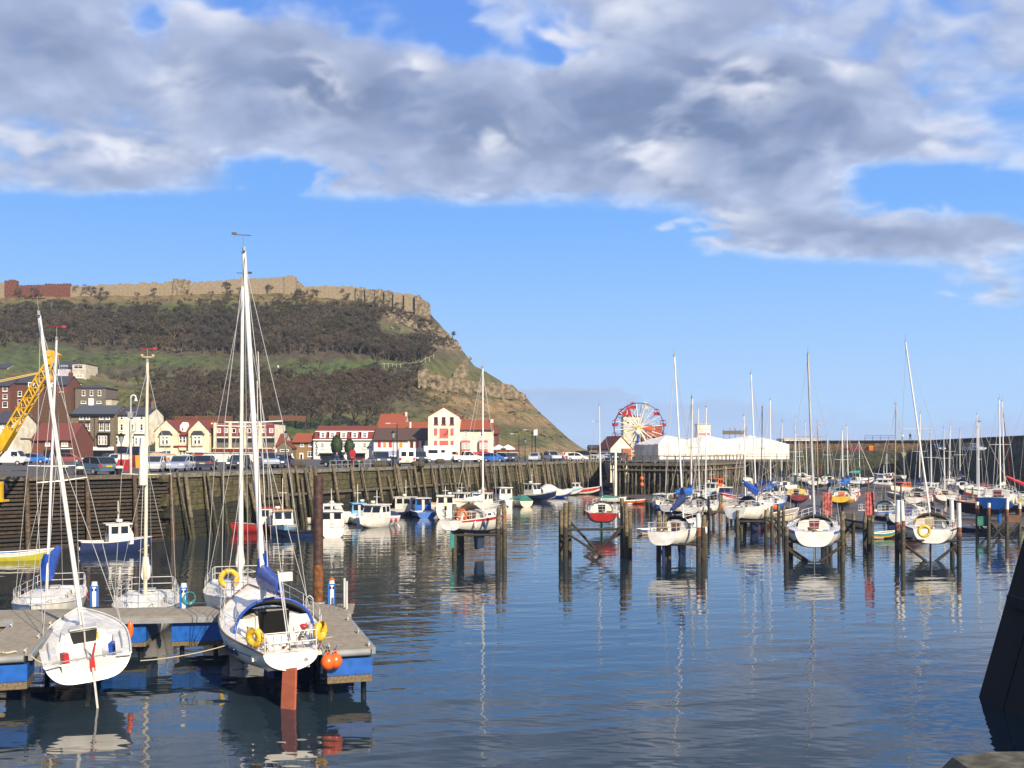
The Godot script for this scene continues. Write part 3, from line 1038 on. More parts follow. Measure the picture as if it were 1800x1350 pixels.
	for i in 14:
		var k := i / 13.0
		var p := hill_at(lerpf(668, 762, k), lerpf(650, 632, k))
		part("post", mb().tube(p, p + Vector3.UP * 1.7, 0.09), mat("fence", 0.33, 0.31, 0.24), f)
		if i < 13:
			var q := hill_at(lerpf(668, 762, k + 1.0 / 13), lerpf(650, 632, k + 1.0 / 13))
			part("bar", mb().tube(p + Vector3.UP * 1.5, q + Vector3.UP * 1.5, 0.06), mat("fence", 0.33, 0.31, 0.24), f)

# ------------------------------------------------------------------ the town
class House:
	var root: Node3D
	var pc: float
	var d: float
	var y0: float
	func x(px: float) -> float:
		return (px - pc) * d / 1750.0
	func y(py: float) -> float:
		return 7.5 + (790.0 - py) * d / 1750.0 - y0

func wallmat(key: String) -> StandardMaterial3D:
	match key:
		"white": return mat("wall_white", 0.74, 0.73, 0.70, 0.9, "plaster", 0.12)
		"cream": return mat("wall_cream", 0.76, 0.69, 0.50, 0.9, "plaster", 0.12)
		"ivory": return mat("wall_ivory", 0.78, 0.75, 0.63, 0.9, "plaster", 0.12)
		"pale": return mat("wall_pale", 0.52, 0.48, 0.40, 0.9, "plaster", 0.15)
		"brick": return mat("wall_brick", 0.25, 0.085, 0.055, 0.92, "stone", 0.5)
		"darkbrick": return mat("wall_darkbrick", 0.19, 0.075, 0.055, 0.92, "stone", 0.4)
		"buff": return mat("wall_buff", 0.42, 0.28, 0.13, 0.92, "stone", 0.5)
		"stone": return mat("wall_stone", 0.27, 0.225, 0.155, 0.92, "stone", 0.4)
		"grey": return mat("wall_grey", 0.24, 0.21, 0.18, 0.92, "stone", 0.4)
		"lilac": return mat("wall_lilac", 0.50, 0.46, 0.55, 0.9, "plaster", 0.15)
		"yellow": return mat("wall_yellow", 0.62, 0.55, 0.25, 0.9, "plaster", 0.15)
		"slate": return mat("roof_slate", 0.055, 0.058, 0.072, 0.6, "tile", 0.4)
		"slate2": return mat("roof_slate_blue", 0.085, 0.10, 0.115, 0.55, "tile", 0.4)
		"pantile": return mat("roof_pantile", 0.36, 0.085, 0.03, 0.85, "tile", 0.45)
		"redtile": return mat("roof_redtile", 0.22, 0.045, 0.028, 0.85, "tile", 0.45)
		"maroon": return mat("roof_maroon", 0.20, 0.05, 0.035, 0.85, "tile", 0.4)
		"browntile": return mat("roof_brown", 0.105, 0.062, 0.045, 0.85, "tile", 0.4)
		"shopred": return mat("shop_red", 0.33, 0.02, 0.025, 0.5, "scuff", 0.4)
		"shopnavy": return mat("shop_navy", 0.012, 0.018, 0.06, 0.4, "scuff", 0.4)
		"trim": return mat("trim_white", 0.78, 0.77, 0.74, 0.6)
		"glass": return mat("window_glass", 0.012, 0.014, 0.018, 0.08)
		"curtain": return mat("curtain", 0.3, 0.3, 0.29, 0.5)
		"pinkdoor": return mat("salmon_paint", 0.62, 0.125, 0.11, 0.6, "scuff", 0.5)
		"redpaint": return mat("red_paint", 0.5, 0.04, 0.05, 0.6, "scuff", 0.5)
		"ochre": return mat("ochre_paint", 0.58, 0.29, 0.06, 0.6, "scuff", 0.5)
		"maroonpaint": return mat("maroon_paint", 0.22, 0.03, 0.035, 0.6, "scuff", 0.5)
	return mat("wall_white", 0.7, 0.7, 0.7)

# kind: "eaves" (ridge along the front), "gable" (gable to the front), "hip", "flat"
func house(label: String, px0: float, px1: float, base: float, eave: float, ridge: float, d: float, deep: float, wall: String, roof: String, kind: String, called := "house", category := "house") -> House:
	var h := House.new()
	h.pc = (px0 + px1) * 0.5
	h.d = d
	h.y0 = high(base, d)
	if base > 798 and px0 > 0:
		h.y0 = QUAY
	h.root = thing(called, label, category, spot(h.pc, d, h.y0))
	var w := (px1 - px0) * d / FPX
	var e := h.y(eave)
	var r := h.y(ridge)
	var wm := wallmat(wall)
	var rm := wallmat(roof)
	part("wall", mb().box(Vector3(0, e * 0.5 - 3.0, -deep * 0.5), Vector3(w, e + 6.0, deep)), wm, h.root)
	match kind:
		"eaves":
			part("gable", mb().prism([Vector2(0, e), Vector2(-deep, e), Vector2(-deep * 0.5, r - 0.1)], -w * 0.5 + 0.01, w * 0.5 - 0.01, Transform3D(Basis(Vector3(0, 0, 1), Vector3(0, 1, 0), Vector3(-1, 0, 0)), Vector3.ZERO)), wm, h.root)
			var s := (r - e) / (deep * 0.5)
			part("roof", mb().prism([Vector2(0.35, e - 0.35 * s + 0.02), Vector2(0.35, e - 0.35 * s + 0.2), Vector2(-deep * 0.5, r + 0.18), Vector2(-deep - 0.35, e - 0.35 * s + 0.2), Vector2(-deep - 0.35, e - 0.35 * s + 0.02), Vector2(-deep * 0.5, r)], -w * 0.5 - 0.12, w * 0.5 + 0.12, Transform3D(Basis(Vector3(0, 0, 1), Vector3(0, 1, 0), Vector3(-1, 0, 0)), Vector3.ZERO)), rm, h.root)
			part("gutter", mb().box(Vector3(0, e - 0.35 * s, 0.42), Vector3(w + 0.2, 0.12, 0.12)), paint("black"), h.root)
		"gable":
			part("gable", mb().prism([Vector2(-w * 0.5, e), Vector2(w * 0.5, e), Vector2(0, r)], -deep, 0.0), wm, h.root)
			var s := (r - e) / (w * 0.5)
			part("roof", mb().prism([Vector2(-w * 0.5 - 0.25, e - 0.25 * s + 0.03), Vector2(0, r + 0.03), Vector2(w * 0.5 + 0.25, e - 0.25 * s + 0.03), Vector2(w * 0.5 + 0.25, e - 0.25 * s + 0.25), Vector2(0, r + 0.25), Vector2(-w * 0.5 - 0.25, e - 0.25 * s + 0.25)], -deep - 0.1, 0.1), rm, h.root)
		"hip":
			var m := mb()
			var o := 0.35
			var k := minf(w * 0.5, deep * 0.5) * 0.85
			var cs := [Vector3(-w * 0.5 - o, e, o), Vector3(w * 0.5 + o, e, o), Vector3(w * 0.5 + o, e, -deep - o), Vector3(-w * 0.5 - o, e, -deep - o)]
			var ra := Vector3(-w * 0.5 + k, r, -deep * 0.5)
			var rb := Vector3(w * 0.5 - k, r, -deep * 0.5)
			var mid := Vector3(0, e - 1, -deep * 0.5)
			m.face(cs[0], cs[1], rb, ra, mid)
			m.face(cs[2], cs[3], ra, rb, mid)
			m.face(cs[1], cs[2], rb.lerp(rb, 0.0), rb, mid)
			m.face(cs[3], cs[0], ra, ra, mid)
			m.quad(cs[0], cs[1], cs[2], cs[3], Vector3.DOWN)
			part("roof", m, rm, h.root)
		"flat":
			part("roof", mb().box(Vector3(0, e + 0.1, -deep * 0.5), Vector3(w + 0.3, 0.25, deep + 0.3)), rm, h.root)
	return h

func win(h: House, px: float, py: float, w: float, hh: float, frame := "trim", pane := "glass", bars := 1, sill := true, z := 0.0) -> Node3D:
	var ww := w * h.d / FPX
	var wh := hh * h.d / FPX
	var key := "win_%.2f_%.2f_%d_%s" % [ww, wh, bars, sill]
	var f := cached(key, func() -> MB:
		var m := mb()
		var t := 0.1
		m.box(Vector3(0, wh * 0.5 - t * 0.5, 0.04), Vector3(ww, t, 0.12))
		m.box(Vector3(0, -wh * 0.5 + t * 0.5, 0.04), Vector3(ww, t, 0.12))
		m.box(Vector3(ww * 0.5 - t * 0.5, 0, 0.04), Vector3(t, wh - 2 * t, 0.12))
		m.box(Vector3(-ww * 0.5 + t * 0.5, 0, 0.04), Vector3(t, wh - 2 * t, 0.12))
		if bars > 0:
			m.box(Vector3(0, 0.05 * wh, 0.035), Vector3(ww - 2 * t, 0.06, 0.08))
		if bars > 1:
			m.box(Vector3(0, 0, 0.033), Vector3(0.06, wh - 2 * t, 0.07))
		if sill:
			m.box(Vector3(0, -wh * 0.5 - 0.07, 0.08), Vector3(ww + 0.2, 0.13, 0.2))
		return m)
	var o := part("window", f, wallmat(frame), h.root)
	o.position = Vector3(h.x(px), h.y(py), z)
	var p := part("pane", cached("pane_%.2f_%.2f" % [ww, wh], func() -> MB: return mb().box(Vector3.ZERO, Vector3(ww - 0.12, wh - 0.12, 0.03))), wallmat(pane), o)
	p.position.z = 0.012
	return o

func panel(h: House, called: String, px: float, py: float, w: float, hh: float, m: Material, thick := 0.12, z := 0.0) -> MeshInstance3D:
	var k := h.d / FPX
	var o := part(called, mb().box(Vector3.ZERO, Vector3(w * k, hh * k, thick)), m, h.root)
	o.position = Vector3(h.x(px), h.y(py), z + thick * 0.5)
	return o

func chimney(h: House, px: float, top: float, bottom: float, w: float, m: Material, z: float) -> void:
	var k := h.d / FPX
	var o := part("chimney", mb().box(Vector3.ZERO, Vector3(w * k, (bottom - top) * k, 0.9)), m, h.root)
	o.position = Vector3(h.x(px), h.y((top + bottom) * 0.5), z)
	for i in 2:
		part("chimney_pot", mb().tube(Vector3((i - 0.5) * w * k * 0.5, (bottom - top) * k * 0.5, 0), Vector3((i - 0.5) * w * k * 0.5, (bottom - top) * k * 0.5 + 0.55, 0), 0.14, 0.11, 7), wallmat("pantile"), o)

func shop(h: House, px0: float, px1: float, top: float, bottom: float, frame: Material, sign_m: Material) -> void:
	var n := maxi(2, int((px1 - px0) / 14.0))
	panel(h, "shop_front", (px0 + px1) * 0.5, (top + 808) * 0.5, px1 - px0, 808 - top, frame, 0.25)
	panel(h, "fascia", (px0 + px1) * 0.5, top + (bottom - top) * 0.5, px1 - px0, bottom - top, sign_m, 0.2, 0.26)
	for i in n:
		var w := (px1 - px0) / n
		panel(h, "shop_window", px0 + w * (i + 0.5), (bottom + 806) * 0.5 + 1, w - 2.2, 803 - bottom, wallmat("glass"), 0.05, 0.26)

func build_town() -> void:
	var trim := wallmat("trim")
	var black := paint("black")
	# four storey stone building with the white shop sign
	var h := house("tall grey stone building with slate roof and black bay windows above a white shop sign", 124, 201, 808, 730, 712, 215, 10, "stone", "slate2", "eaves", "stone_building", "building")
	panel(h, "cornice", 162.5, 729, 79, 3, black, 0.4)
	for bx in [149.0, 184.0]:
		for s in [-5.6, 5.6]:
			win(h, bx + s, 734, 6.5, 6, "trim", "glass", 1)
			win(h, bx + s, 750, 7, 14, "trim", "glass", 2)
			panel(h, "lintel", bx + s, 742, 8.5, 2.4, black, 0.2, 0.1)
		var bay := panel(h, "bay_window", bx, 774, 19, 21, black, 0.9)
		panel(h, "bay_hood", bx, 762, 21, 2.4, black, 1.1)
		win(h, bx - 0.5, 774, 5.5, 16, "trim", "curtain", 1, false, 0.91)
		win(h, bx - 6.2, 774, 4, 16, "trim", "glass", 1, false, 0.91)
		win(h, bx + 5.2, 774, 4, 16, "trim", "glass", 1, false, 0.91)
	shop(h, 128, 201, 785.5, 791.5, black, trim)
	panel(h, "drainpipe", 166, 768, 0.8, 78, black, 0.1)
	# cream house with the navy shop
	h = house("narrow cream rendered house with grey slate roof above a navy shop front", 202, 262, 808, 729, 716, 217, 9, "ivory", "slate", "eaves", "cream_house", "house")
	for x in [214.0, 232.0, 249.0]:
		win(h, x, 734, 5.5, 8, "trim", "glass", 1)
		win(h, x, 751, 5.5, 12, "trim", "glass", 1)
	for x in [212.5, 246.0]:
		panel(h, "bay_window", x, 775, 15, 19, trim, 0.8)
		panel(h, "bay_hood", x, 764, 17, 2, black, 1.0)
		win(h, x - 4, 775, 4, 13, "trim", "glass", 1, false, 0.81)
		win(h, x + 3, 775, 4, 13, "trim", "glass", 1, false, 0.81)
	win(h, 231, 774, 5.5, 12, "trim", "curtain", 1)
	panel(h, "drainpipe", 228, 770, 1, 60, wallmat("grey"), 0.12)
	shop(h, 203, 262, 785, 793, wallmat("shopnavy"), wallmat("shopnavy"))
	chimney(h, 258, 705, 722, 6, wallmat("grey"), -4)
	# cream half-timbered inn with two front gables
	h = house("cream inn with two front gables, a red tiled roof and dark hooded bay windows", 277, 371, 808, 764, 739, 214, 10, "cream", "redtile", "eaves", "gabled_inn", "inn")
	for g in [[296.0, 277.0, 316.0, 740.0], [352.0, 335.0, 371.0, 740.0]]:
		var w: float = (g[2] - g[1]) * h.d / FPX
		var gx := h.x((g[1] + g[2]) * 0.5)
		var o := part("front_gable", mb().prism([Vector2(-w * 0.5, -2), Vector2(w * 0.5, -2), Vector2(w * 0.5, h.y(758)), Vector2(0, h.y(739)), Vector2(-w * 0.5, h.y(758))], 0, 1.4), wallmat("cream"), h.root)
		o.position.x = gx
		o = part("gable_roof", mb().prism([Vector2(-w * 0.5 - 0.2, h.y(759.5)), Vector2(0, h.y(739) + 0.02), Vector2(w * 0.5 + 0.2, h.y(759.5)), Vector2(w * 0.5 + 0.2, h.y(759.5) + 0.2), Vector2(0, h.y(737.5)), Vector2(-w * 0.5 - 0.2, h.y(759.5) + 0.2)], -4.0, 1.55), wallmat("redtile"), h.root)
		o.position.x = gx
		var hood := part("bay_hood", mb().prism([Vector2(-1.45, 0), Vector2(1.45, 0), Vector2(0.75, 0.85), Vector2(-0.75, 0.85)], 1.4, 2.2), wallmat("slate"), h.root)
		hood.position = Vector3(h.x(g[0]), h.y(764.5), 0)
		panel(h, "bay_window", g[0], 774, 19, 19, wallmat("cream"), 0.6, 1.4)
		for k in [-3.2, 3.2]:
			win(h, g[0] + k, 777, 5, 8, "trim", "glass", 0, false, 2.01)
			win(h, g[0] + k, 769.5, 5, 4, "trim", "glass", 0, false, 2.01)
		win(h, g[0] - 7.6, 774, 2.4, 12, "trim", "glass", 1, false, 2.01)
		win(h, g[0] + 7.6, 774, 2.4, 12, "trim", "glass", 1, false, 2.01)
		for k in [-3, 0, 3]:
			win(h, g[0] + k, 753, 2.4, 5, "trim", "glass", 0, false, 1.41)
		win(h, g[0] + 1, 797, 16, 10, "trim", "glass", 2, false, 1.41)
	panel(h, "lettering_board", 280.5, 757, 4.5, 18, trim, 0.05)
	var dm := part("dormer", mb().prism([Vector2(-0.62, 0), Vector2(0.62, 0), Vector2(0.62, 1.3), Vector2(0, 2.1), Vector2(-0.62, 1.3)], -3.0, 0.4), trim, h.root)
	dm.position = Vector3(h.x(320), h.y(759), -0.9)
	win(h, 320, 754, 4.5, 7, "trim", "glass", 1, false, -0.48)
	for x in [318.0, 324.0]:
		win(h, x, 773, 5, 12, "trim", "glass", 1)
		win(h, x, 797, 5, 12, "trim", "glass", 1)
	win(h, 332, 772, 6, 12, "trim", "curtain", 1)
	panel(h, "sign_board", 322, 785, 26, 3.6, paint("darkred"), 0.1, 1.45)
	chimney(h, 332, 734, 745, 5, wallmat("brick"), -5)
	chimney(h, 364, 742, 758, 4, wallmat("cream"), -4)
	panel(h, "porch", 350, 800, 30, 14, trim, 1.2, 1.5)
	panel(h, "porch_roof", 352, 796, 34, 2, wallmat("slate"), 1.6, 1.5)
	panel(h, "porch_door", 356, 803, 15, 9, paint("orange"), 0.05, 2.72)
	# red and cream arcade
	h = house("flat fronted red and cream amusement arcade with square white windows", 375, 479, 808, 744, 742, 213, 12, "ivory", "slate", "flat", "arcade", "arcade")
	for i in 4:
		var x := 392.0 + i * 26.5
		panel(h, "red_panel", x, 756, 22, 21, wallmat("maroonpaint"), 0.15)
		panel(h, "balcony_recess", x, 774, 22, 8, wallmat("glass"), 0.06)
		panel(h, "balcony_front", x, 782, 22, 8, wallmat("grey"), 0.3)
		for k in [-6.2, 6.2]:
			win(h, x + k - 0.5, 757, 7, 8, "trim", "glass" if (i + int(k)) % 3 != 0 else "curtain", 0, false, 0.16)
		panel(h, "pilaster", x - 13.3, 766, 5, 46, wallmat("cream"), 0.35)
		panel(h, "sign_board", x - 1, 792, 26, 3.6, paint("darkred"), 0.15, 0.4)
		panel(h, "shutter", x, 802, 25, 9, trim if i != 1 else paint("pink"), 0.1, 0.2)
	panel(h, "ledge", 427, 788, 104, 1.6, wallmat("cream"), 0.6)
	panel(h, "ledge", 427, 796.5, 104, 1.4, wallmat("stone"), 0.7)
	# cottages
	h = house("small cottage with red tiled roof and a pale side gable beside the arcade", 475, 499, 808, 783, 763, 216, 9, "pale", "maroon", "eaves", "cottage", "cottage")
	win(h, 484, 790, 5, 6)
	h = house("low pale gabled garage between the red roofed cottage and the buff brick house", 487, 513, 808, 787, 776, 211, 8, "stone", "maroon", "gable", "garage", "garage")
	win(h, 500, 792, 16, 4, "trim", "glass", 0, false)
	panel(h, "awning", 500, 798, 24, 3, wallmat("grey"), 0.8)
	panel(h, "doorway", 500, 803, 22, 8, wallmat("glass"), 0.05)
	h = house("buff brick house with an orange pantiled roof left of the white cafe", 514, 552, 808, 777, 762, 215, 9, "buff", "pantile", "eaves", "brick_house", "house")
	for x in [531.0, 546.0]:
		win(h, x, 782, 6.5, 6, "trim", "glass", 2)
	win(h, 546, 798, 10, 9, "trim", "glass", 2)
	panel(h, "door_surround", 530, 802, 6.5, 12, trim, 0.12)
	panel(h, "door", 530, 803, 3.5, 9, wallmat("glass"), 0.05, 0.13)
	# the white cafe with the mansard roof
	h = house("long white cafe with a red mansard roof, five dormers and a vertical cafe sign", 551, 657, 808, 773, 772, 214, 10, "white", "redtile", "flat", "cafe", "cafe")
	var k2 := h.d / FPX
	var wv := 104.0 * k2
	var hy := h.y(773)
	part("mansard", mb().prism([Vector2(0.3, hy), Vector2(-1.6, h.y(758.5)), Vector2(-1.7, h.y(757.5)), Vector2(-5, h.y(747.5)), Vector2(-10.3, hy)], -wv * 0.5, wv * 0.5, Transform3D(Basis(Vector3(0, 0, 1), Vector3(0, 1, 0), Vector3(-1, 0, 0)), Vector3.ZERO)), wallmat("redtile"), h.root)
	panel(h, "mansard_curb", 604, 758, 104, 1.2, trim, 0.25, -1.6)
	panel(h, "gutter", 604, 773, 106, 1.6, trim, 0.5)
	for x in [567.0, 584.0, 603.5, 623.0, 640.5]:
		panel(h, "dormer", x, 764, 10, 13, trim, 1.6, -1.7)
		win(h, x + 0.5, 764.5, 6, 9.5, "trim", "glass", 2, false, -0.09)
	for x in [567.0, 584.0, 603.0, 622.5, 641.0]:
		win(h, x, 783, 5.5, 9.5, "trim", "glass", 2)
	panel(h, "shop_window", 574, 802, 22, 9, wallmat("glass"), 0.06)
	panel(h, "shop_window", 632, 802, 20, 9, wallmat("glass"), 0.06)
	panel(h, "awning", 574, 797, 24, 1.6, wallmat("slate"), 0.7)
	panel(h, "awning", 632, 797, 22, 1.6, wallmat("slate"), 0.7)
	panel(h, "porch", 604, 800, 10, 14, trim, 0.8)
	panel(h, "doorway", 604, 803, 5, 9, wallmat("glass"), 0.05, 0.81)
	for i in 4:
		lettering("CAFE"[i], 0.95, black, h.root, Vector3(h.x(556.5), h.y(779.5 + i * 6.2), 0.02), Basis.IDENTITY, 0.05)
	panel(h, "sign_board", 648, 786, 10, 1.6, black, 0.05)
	panel(h, "drainpipe", 658, 785, 0.8, 26, black, 0.1)
	# pantiled house behind the shops
	h = house("steep orange pantiled roof of a house standing behind the white shops", 664, 711, 800, 748, 727, 232, 12, "pale", "pantile", "eaves", "pantiled_house", "house")
	chimney(h, 710, 723, 735, 4, wallmat("pale"), -5)
	h = house("low orange pantiled roof running behind the brown roofed shops", 664, 753, 802, 756, 742, 226, 8, "pale", "pantile", "eaves", "pantiled_house", "house")
	panel(h, "drainpipe", 722, 747, 2.4, 10, trim, 0.3, 0.4)
	# white shops with the brown roof
	h = house("white shop with crimson and ochre shutters under a brown slate roof", 657, 718, 808, 773, 753, 212, 9, "white", "browntile", "eaves", "shop", "shop")
	for w in [[667, "redpaint"], [676.5, "ochre"], [686.5, "redpaint"], [705, "ochre"]]:
		panel(h, "shutter", w[0], 781, 5.5, 11, wallmat(w[1]), 0.12)
		panel(h, "shutter_frame", w[0], 781, 7, 12.4, trim, 0.08)
	panel(h, "awning", 685, 797, 58, 9, mat("awning_lilac", 0.36, 0.40, 0.62, 0.7, "scuff", 0.3), 1.4)
	panel(h, "awning_edge", 685, 801.5, 58, 1.6, trim, 1.5)
	h = house("cream shop with dark red windows beside the tall gabled warehouse", 718, 755, 808, 772, 753, 212.5, 9, "ivory", "browntile", "eaves", "shop", "shop")
	for w in [[724, "maroonpaint"], [733.5, "pinkdoor"], [743.5, "maroonpaint"]]:
		panel(h, "shutter", w[0], 781, 5.5, 12, wallmat(w[1]), 0.12)
		if w[1] == "maroonpaint":
			win(h, w[0], 781, 4.4, 10, "maroonpaint", "glass", 2, false, 0.13)
	shop(h, 720, 752, 796, 800, wallmat("shopred"), paint("pink"))
	# tall gabled warehouse
	h = house("tall cream gabled warehouse with salmon loading doors and shutters", 752.5, 808, 808, 733, 716.5, 208, 12, "ivory", "pantile", "gable", "warehouse", "warehouse")
	for x in [766.5, 780.0, 794.5]:
		win(h, x, 739.5, 6.5, 13, "maroonpaint", "glass", 2)
	for y in [760.0, 781.5]:
		for x in [766.0, 795.0]:
			panel(h, "shutter", x, y - 1, 5, 12, wallmat("pinkdoor"), 0.12)
		panel(h, "loading_door", 780.5, y + 1.5, 15, 17, wallmat("pinkdoor"), 0.12)
		panel(h, "door_frame", 780.5, y + 1.5, 17, 19, wallmat("ivory"), 0.08)
	part("hoist", mb().tube(Vector3(h.x(788), h.y(756), 0), Vector3(h.x(788), h.y(758), 1.4), 0.07).tube(Vector3(h.x(788), h.y(762), 0), Vector3(h.x(788), h.y(758), 1.4), 0.05), black, h.root)
	shop(h, 755, 805, 795, 799, wallmat("shopred"), wallmat("redpaint"))
	# right hand house
	h = house("cream house with salmon bay windows and red shop front at the end of the row", 808, 867, 808, 755, 739, 209, 10, "ivory", "pantile", "eaves", "cream_house", "house")
	win(h, 818.5, 764, 6, 11, "trim", "curtain", 2)
	win(h, 847.5, 762, 6, 11, "trim", "glass", 2)
	for x in [819.0, 850.0]:
		panel(h, "bay_window", x, 784, 15, 20, wallmat("pinkdoor"), 0.7)
		win(h, x, 784, 6.5, 11, "trim", "curtain", 2, false, 0.71)
		win(h, x - 5.6, 784, 2.6, 11, "trim", "glass", 1, false, 0.71)
		win(h, x + 5.6, 784, 2.6, 11, "trim", "glass", 1, false, 0.71)
	shop(h, 809, 860, 794.5, 798.5, wallmat("shopred"), wallmat("redpaint"))
	chimney(h, 864, 736, 750, 5, wallmat("ivory"), -4)
	h = house("low dark red brick lean-to at the far end of the harbour row", 867, 876, 808, 762, 752, 214, 8, "darkbrick", "maroon", "eaves", "lean_to", "lean-to")
	# pavilion with parasols
	h = house("low kiosk with a wide orange tiled roof beside the harbour row", 874, 912, 806, 792, 784, 208, 6, "pale", "pantile", "hip", "kiosk", "kiosk")
	panel(h, "serving_hatch", 892, 799, 26, 6, wallmat("glass"), 0.05)
	for x in [877.0, 893.0]:
		var p := thing("parasol", "white square parasol outside the kiosk, the %s of the pair" % ("left" if x < 880 else "right"), "parasol", spot(x, 197, QUAY), 0, "parasols outside the kiosk")
		part("pole", mb().tube(Vector3.ZERO, Vector3(0, 2.6, 0), 0.05), black, p)
		var cn := mb()
		var cs := [Vector3(-1.4, 2.3, 1.4), Vector3(1.4, 2.3, 1.4), Vector3(1.4, 2.3, -1.4), Vector3(-1.4, 2.3, -1.4)]
		for i in 4:
			cn.face(cs[i], cs[(i + 1) % 4], Vector3(0.01, 3.1, 0), Vector3(0, 3.1, 0), Vector3(0, 2.0, 0))
			cn.face(cs[i], cs[(i + 1) % 4], cs[(i + 1) % 4] - Vector3.UP * 0.25, cs[i] - Vector3.UP * 0.25, Vector3(0, 2.2, 0))
		part("canopy", cn, paint("white"), p)
	# left: houses climbing the hill
	h = house("low red brick building with a wide dark red roof behind the mobile crane", 55, 127, 812, 773, 744, 200, 10, "brick", "maroon", "eaves", "red_roofed_building", "building")
	win(h, 114, 779, 11, 10, "trim", "curtain", 2)
	win(h, 84, 779, 8, 9, "trim", "curtain", 1)
	panel(h, "fascia", 118, 788.5, 20, 1.6, trim, 0.3)
	panel(h, "shop_front", 100, 800, 46, 18, wallmat("glass"), 0.1)
	h = house("white gabled cottage with slate roof partly behind the crane cab", -14, 23, 812, 743, 722, 205, 10, "ivory", "slate", "eaves", "white_cottage", "cottage")
	win(h, 9, 749, 9, 8, "trim", "curtain", 1)
	panel(h, "awning", 6, 794, 30, 4, paint("navy"), 1.0)
	h = house("grey rendered gable wall in the gap beside the red roofed building", 22, 34, 812, 770, 762, 208, 8, "pale", "slate", "gable", "outhouse", "outhouse")
	win(h, 31, 776, 4, 9, "trim", "curtain", 1)
	var hd := [
		["red brick terraced house at the left edge with white sash windows", -22, 18, 722, 678, 665, 283, "brick", "slate", [[9, 684, 8, 7], [9, 697, 8, 8], [9, 711, 9, 10]]],
		["middle red brick terraced house with two white dormers, behind the crane jib", 18, 82, 722, 673, 660, 286, "darkbrick", "slate", [[35, 692, 7, 9], [35, 708, 7, 12], [24, 708, 6, 16], [60, 706, 7, 12], [73, 711, 6, 14]]],
		["rightmost red brick terraced house with a slate roof and bare wall", 82, 118, 722, 676, 660, 284, "brick", "slate", [[108, 693, 7, 9], [108, 710, 7, 10]]]]
	for q in hd:
		h = house(q[0], q[1], q[2], q[3], q[4], q[5], q[6], 9, q[7], q[8], "eaves", "terraced_house", "house")
		for w in q[9]:
			win(h, w[0], w[1], w[2], w[3], "trim", "glass" if w[3] != 16 else "curtain", 1)
		chimney(h, q[2] - 6, q[5] - 7.0, q[5] + 5.0, 6, wallmat("darkbrick"), -4.5)
	for x in [54.0, 88.0]:
		var dmr := thing("roof_dormer", "white roof dormer on the slate roof of the brick terrace, the %s one" % ("left" if x < 60 else "right"), "dormer", spot(x, 283.5, high(680, 283.5)))
		part("cheek", mb().box(Vector3(0, 0.6, -0.8), Vector3(1.3, 1.4, 2.0)), trim, dmr)
		part("pane", mb().box(Vector3(0, 0.6, 0.21), Vector3(0.7, 0.9, 0.04)), wallmat("glass"), dmr)
	h = house("square grey stone house with a row of three white windows and an arched porch", 132, 186, 714, 682, 675, 288, 9, "grey", "slate", "hip", "stone_house", "house")
	for x in [147.0, 161.0, 175.0]:
		win(h, x, 691, 5.5, 9, "trim", "glass", 1)
	win(h, 147, 707, 9, 4, "trim", "glass", 0)
	win(h, 174, 707, 8, 4, "trim", "glass", 0)
	panel(h, "porch", 161, 707, 8, 13, trim, 0.6)
	h = house("grey stone shed beside the square stone house", 186, 196, 714, 702, 699, 288, 6, "pale", "slate", "flat", "shed", "shed")
	h = house("lilac rendered house with a dark slate roof high on the slope", 92, 128, 682, 646, 634, 318, 9, "lilac", "slate", "eaves", "lilac_house", "house")
	win(h, 113, 645, 11, 6, "trim", "glass", 2)
	win(h, 100, 653, 6, 9, "trim", "glass", 1)
	h = house("pale grey house with a glazed upper storey beside the lilac house", 127, 151, 682, 640, 637, 316, 9, "pale", "slate", "flat", "grey_house", "house")
	win(h, 138, 645, 16, 7, "trim", "glass", 2)
	win(h, 140, 661, 12, 6, "trim", "curtain", 2)
	h = house("white fronted lower annex beneath the lilac house", 118, 134, 690, 673, 671, 306, 5, "white", "slate", "flat", "annex", "annex")
	win(h, 123, 677, 5, 7, "trim", "glass", 1)
	h = house("low white and yellow cottages with a wide slate roof near the left edge", 15, 62, 668, 651, 637, 330, 9, "yellow", "slate", "eaves", "hillside_cottage", "cottage")
	panel(h, "white_wall", 28, 656, 21, 9, trim, 0.1)
	win(h, 21, 654, 5, 5, "trim", "glass", 0)
	h = house("plain white house wall at the left edge above the brick terrace", -20, 13, 672, 647, 638, 325, 9, "white", "slate", "eaves", "white_house", "house")
	h = house("pale house with a broad red hipped roof, highest on the slope", -6, 57, 650, 630, 618, 345, 12, "stone", "redtile", "hip", "hipped_house", "house")
	win(h, 27, 634, 10, 6, "trim", "curtain", 2)
	win(h, 44, 634, 10, 6, "trim", "curtain", 2)
	# retaining walls
	var rb := wallmat("darkbrick")
	solo("retaining_wall", mb().box(Vector3(0, 3, 0), Vector3(9.5, 9, 0.8)), mat("retaining_brick", 0.17, 0.085, 0.05, 0.95, "stone", 0.3), "weathered brick retaining wall below the brick terrace", "retaining wall", spot(92, 240, high(745, 240)))
	solo("retaining_wall", mb().box(Vector3(0, 0.6, 0), Vector3(14, 1.5, 0.6)), mat("garden_brick", 0.2, 0.09, 0.05, 0.95, "stone", 0.3), "long orange brick garden wall under the trees behind the inn", "garden wall", spot(358, 244, high(741, 244)))
	solo("retaining_wall", mb().box(Vector3(0, 0.4, 0), Vector3(9, 1.3, 0.6)), mat("garden_brick2", 0.22, 0.10, 0.06, 0.95, "stone", 0.3), "orange brick garden wall under the trees behind the cottages", "garden wall", spot(505, 246, high(738, 246)), 4)
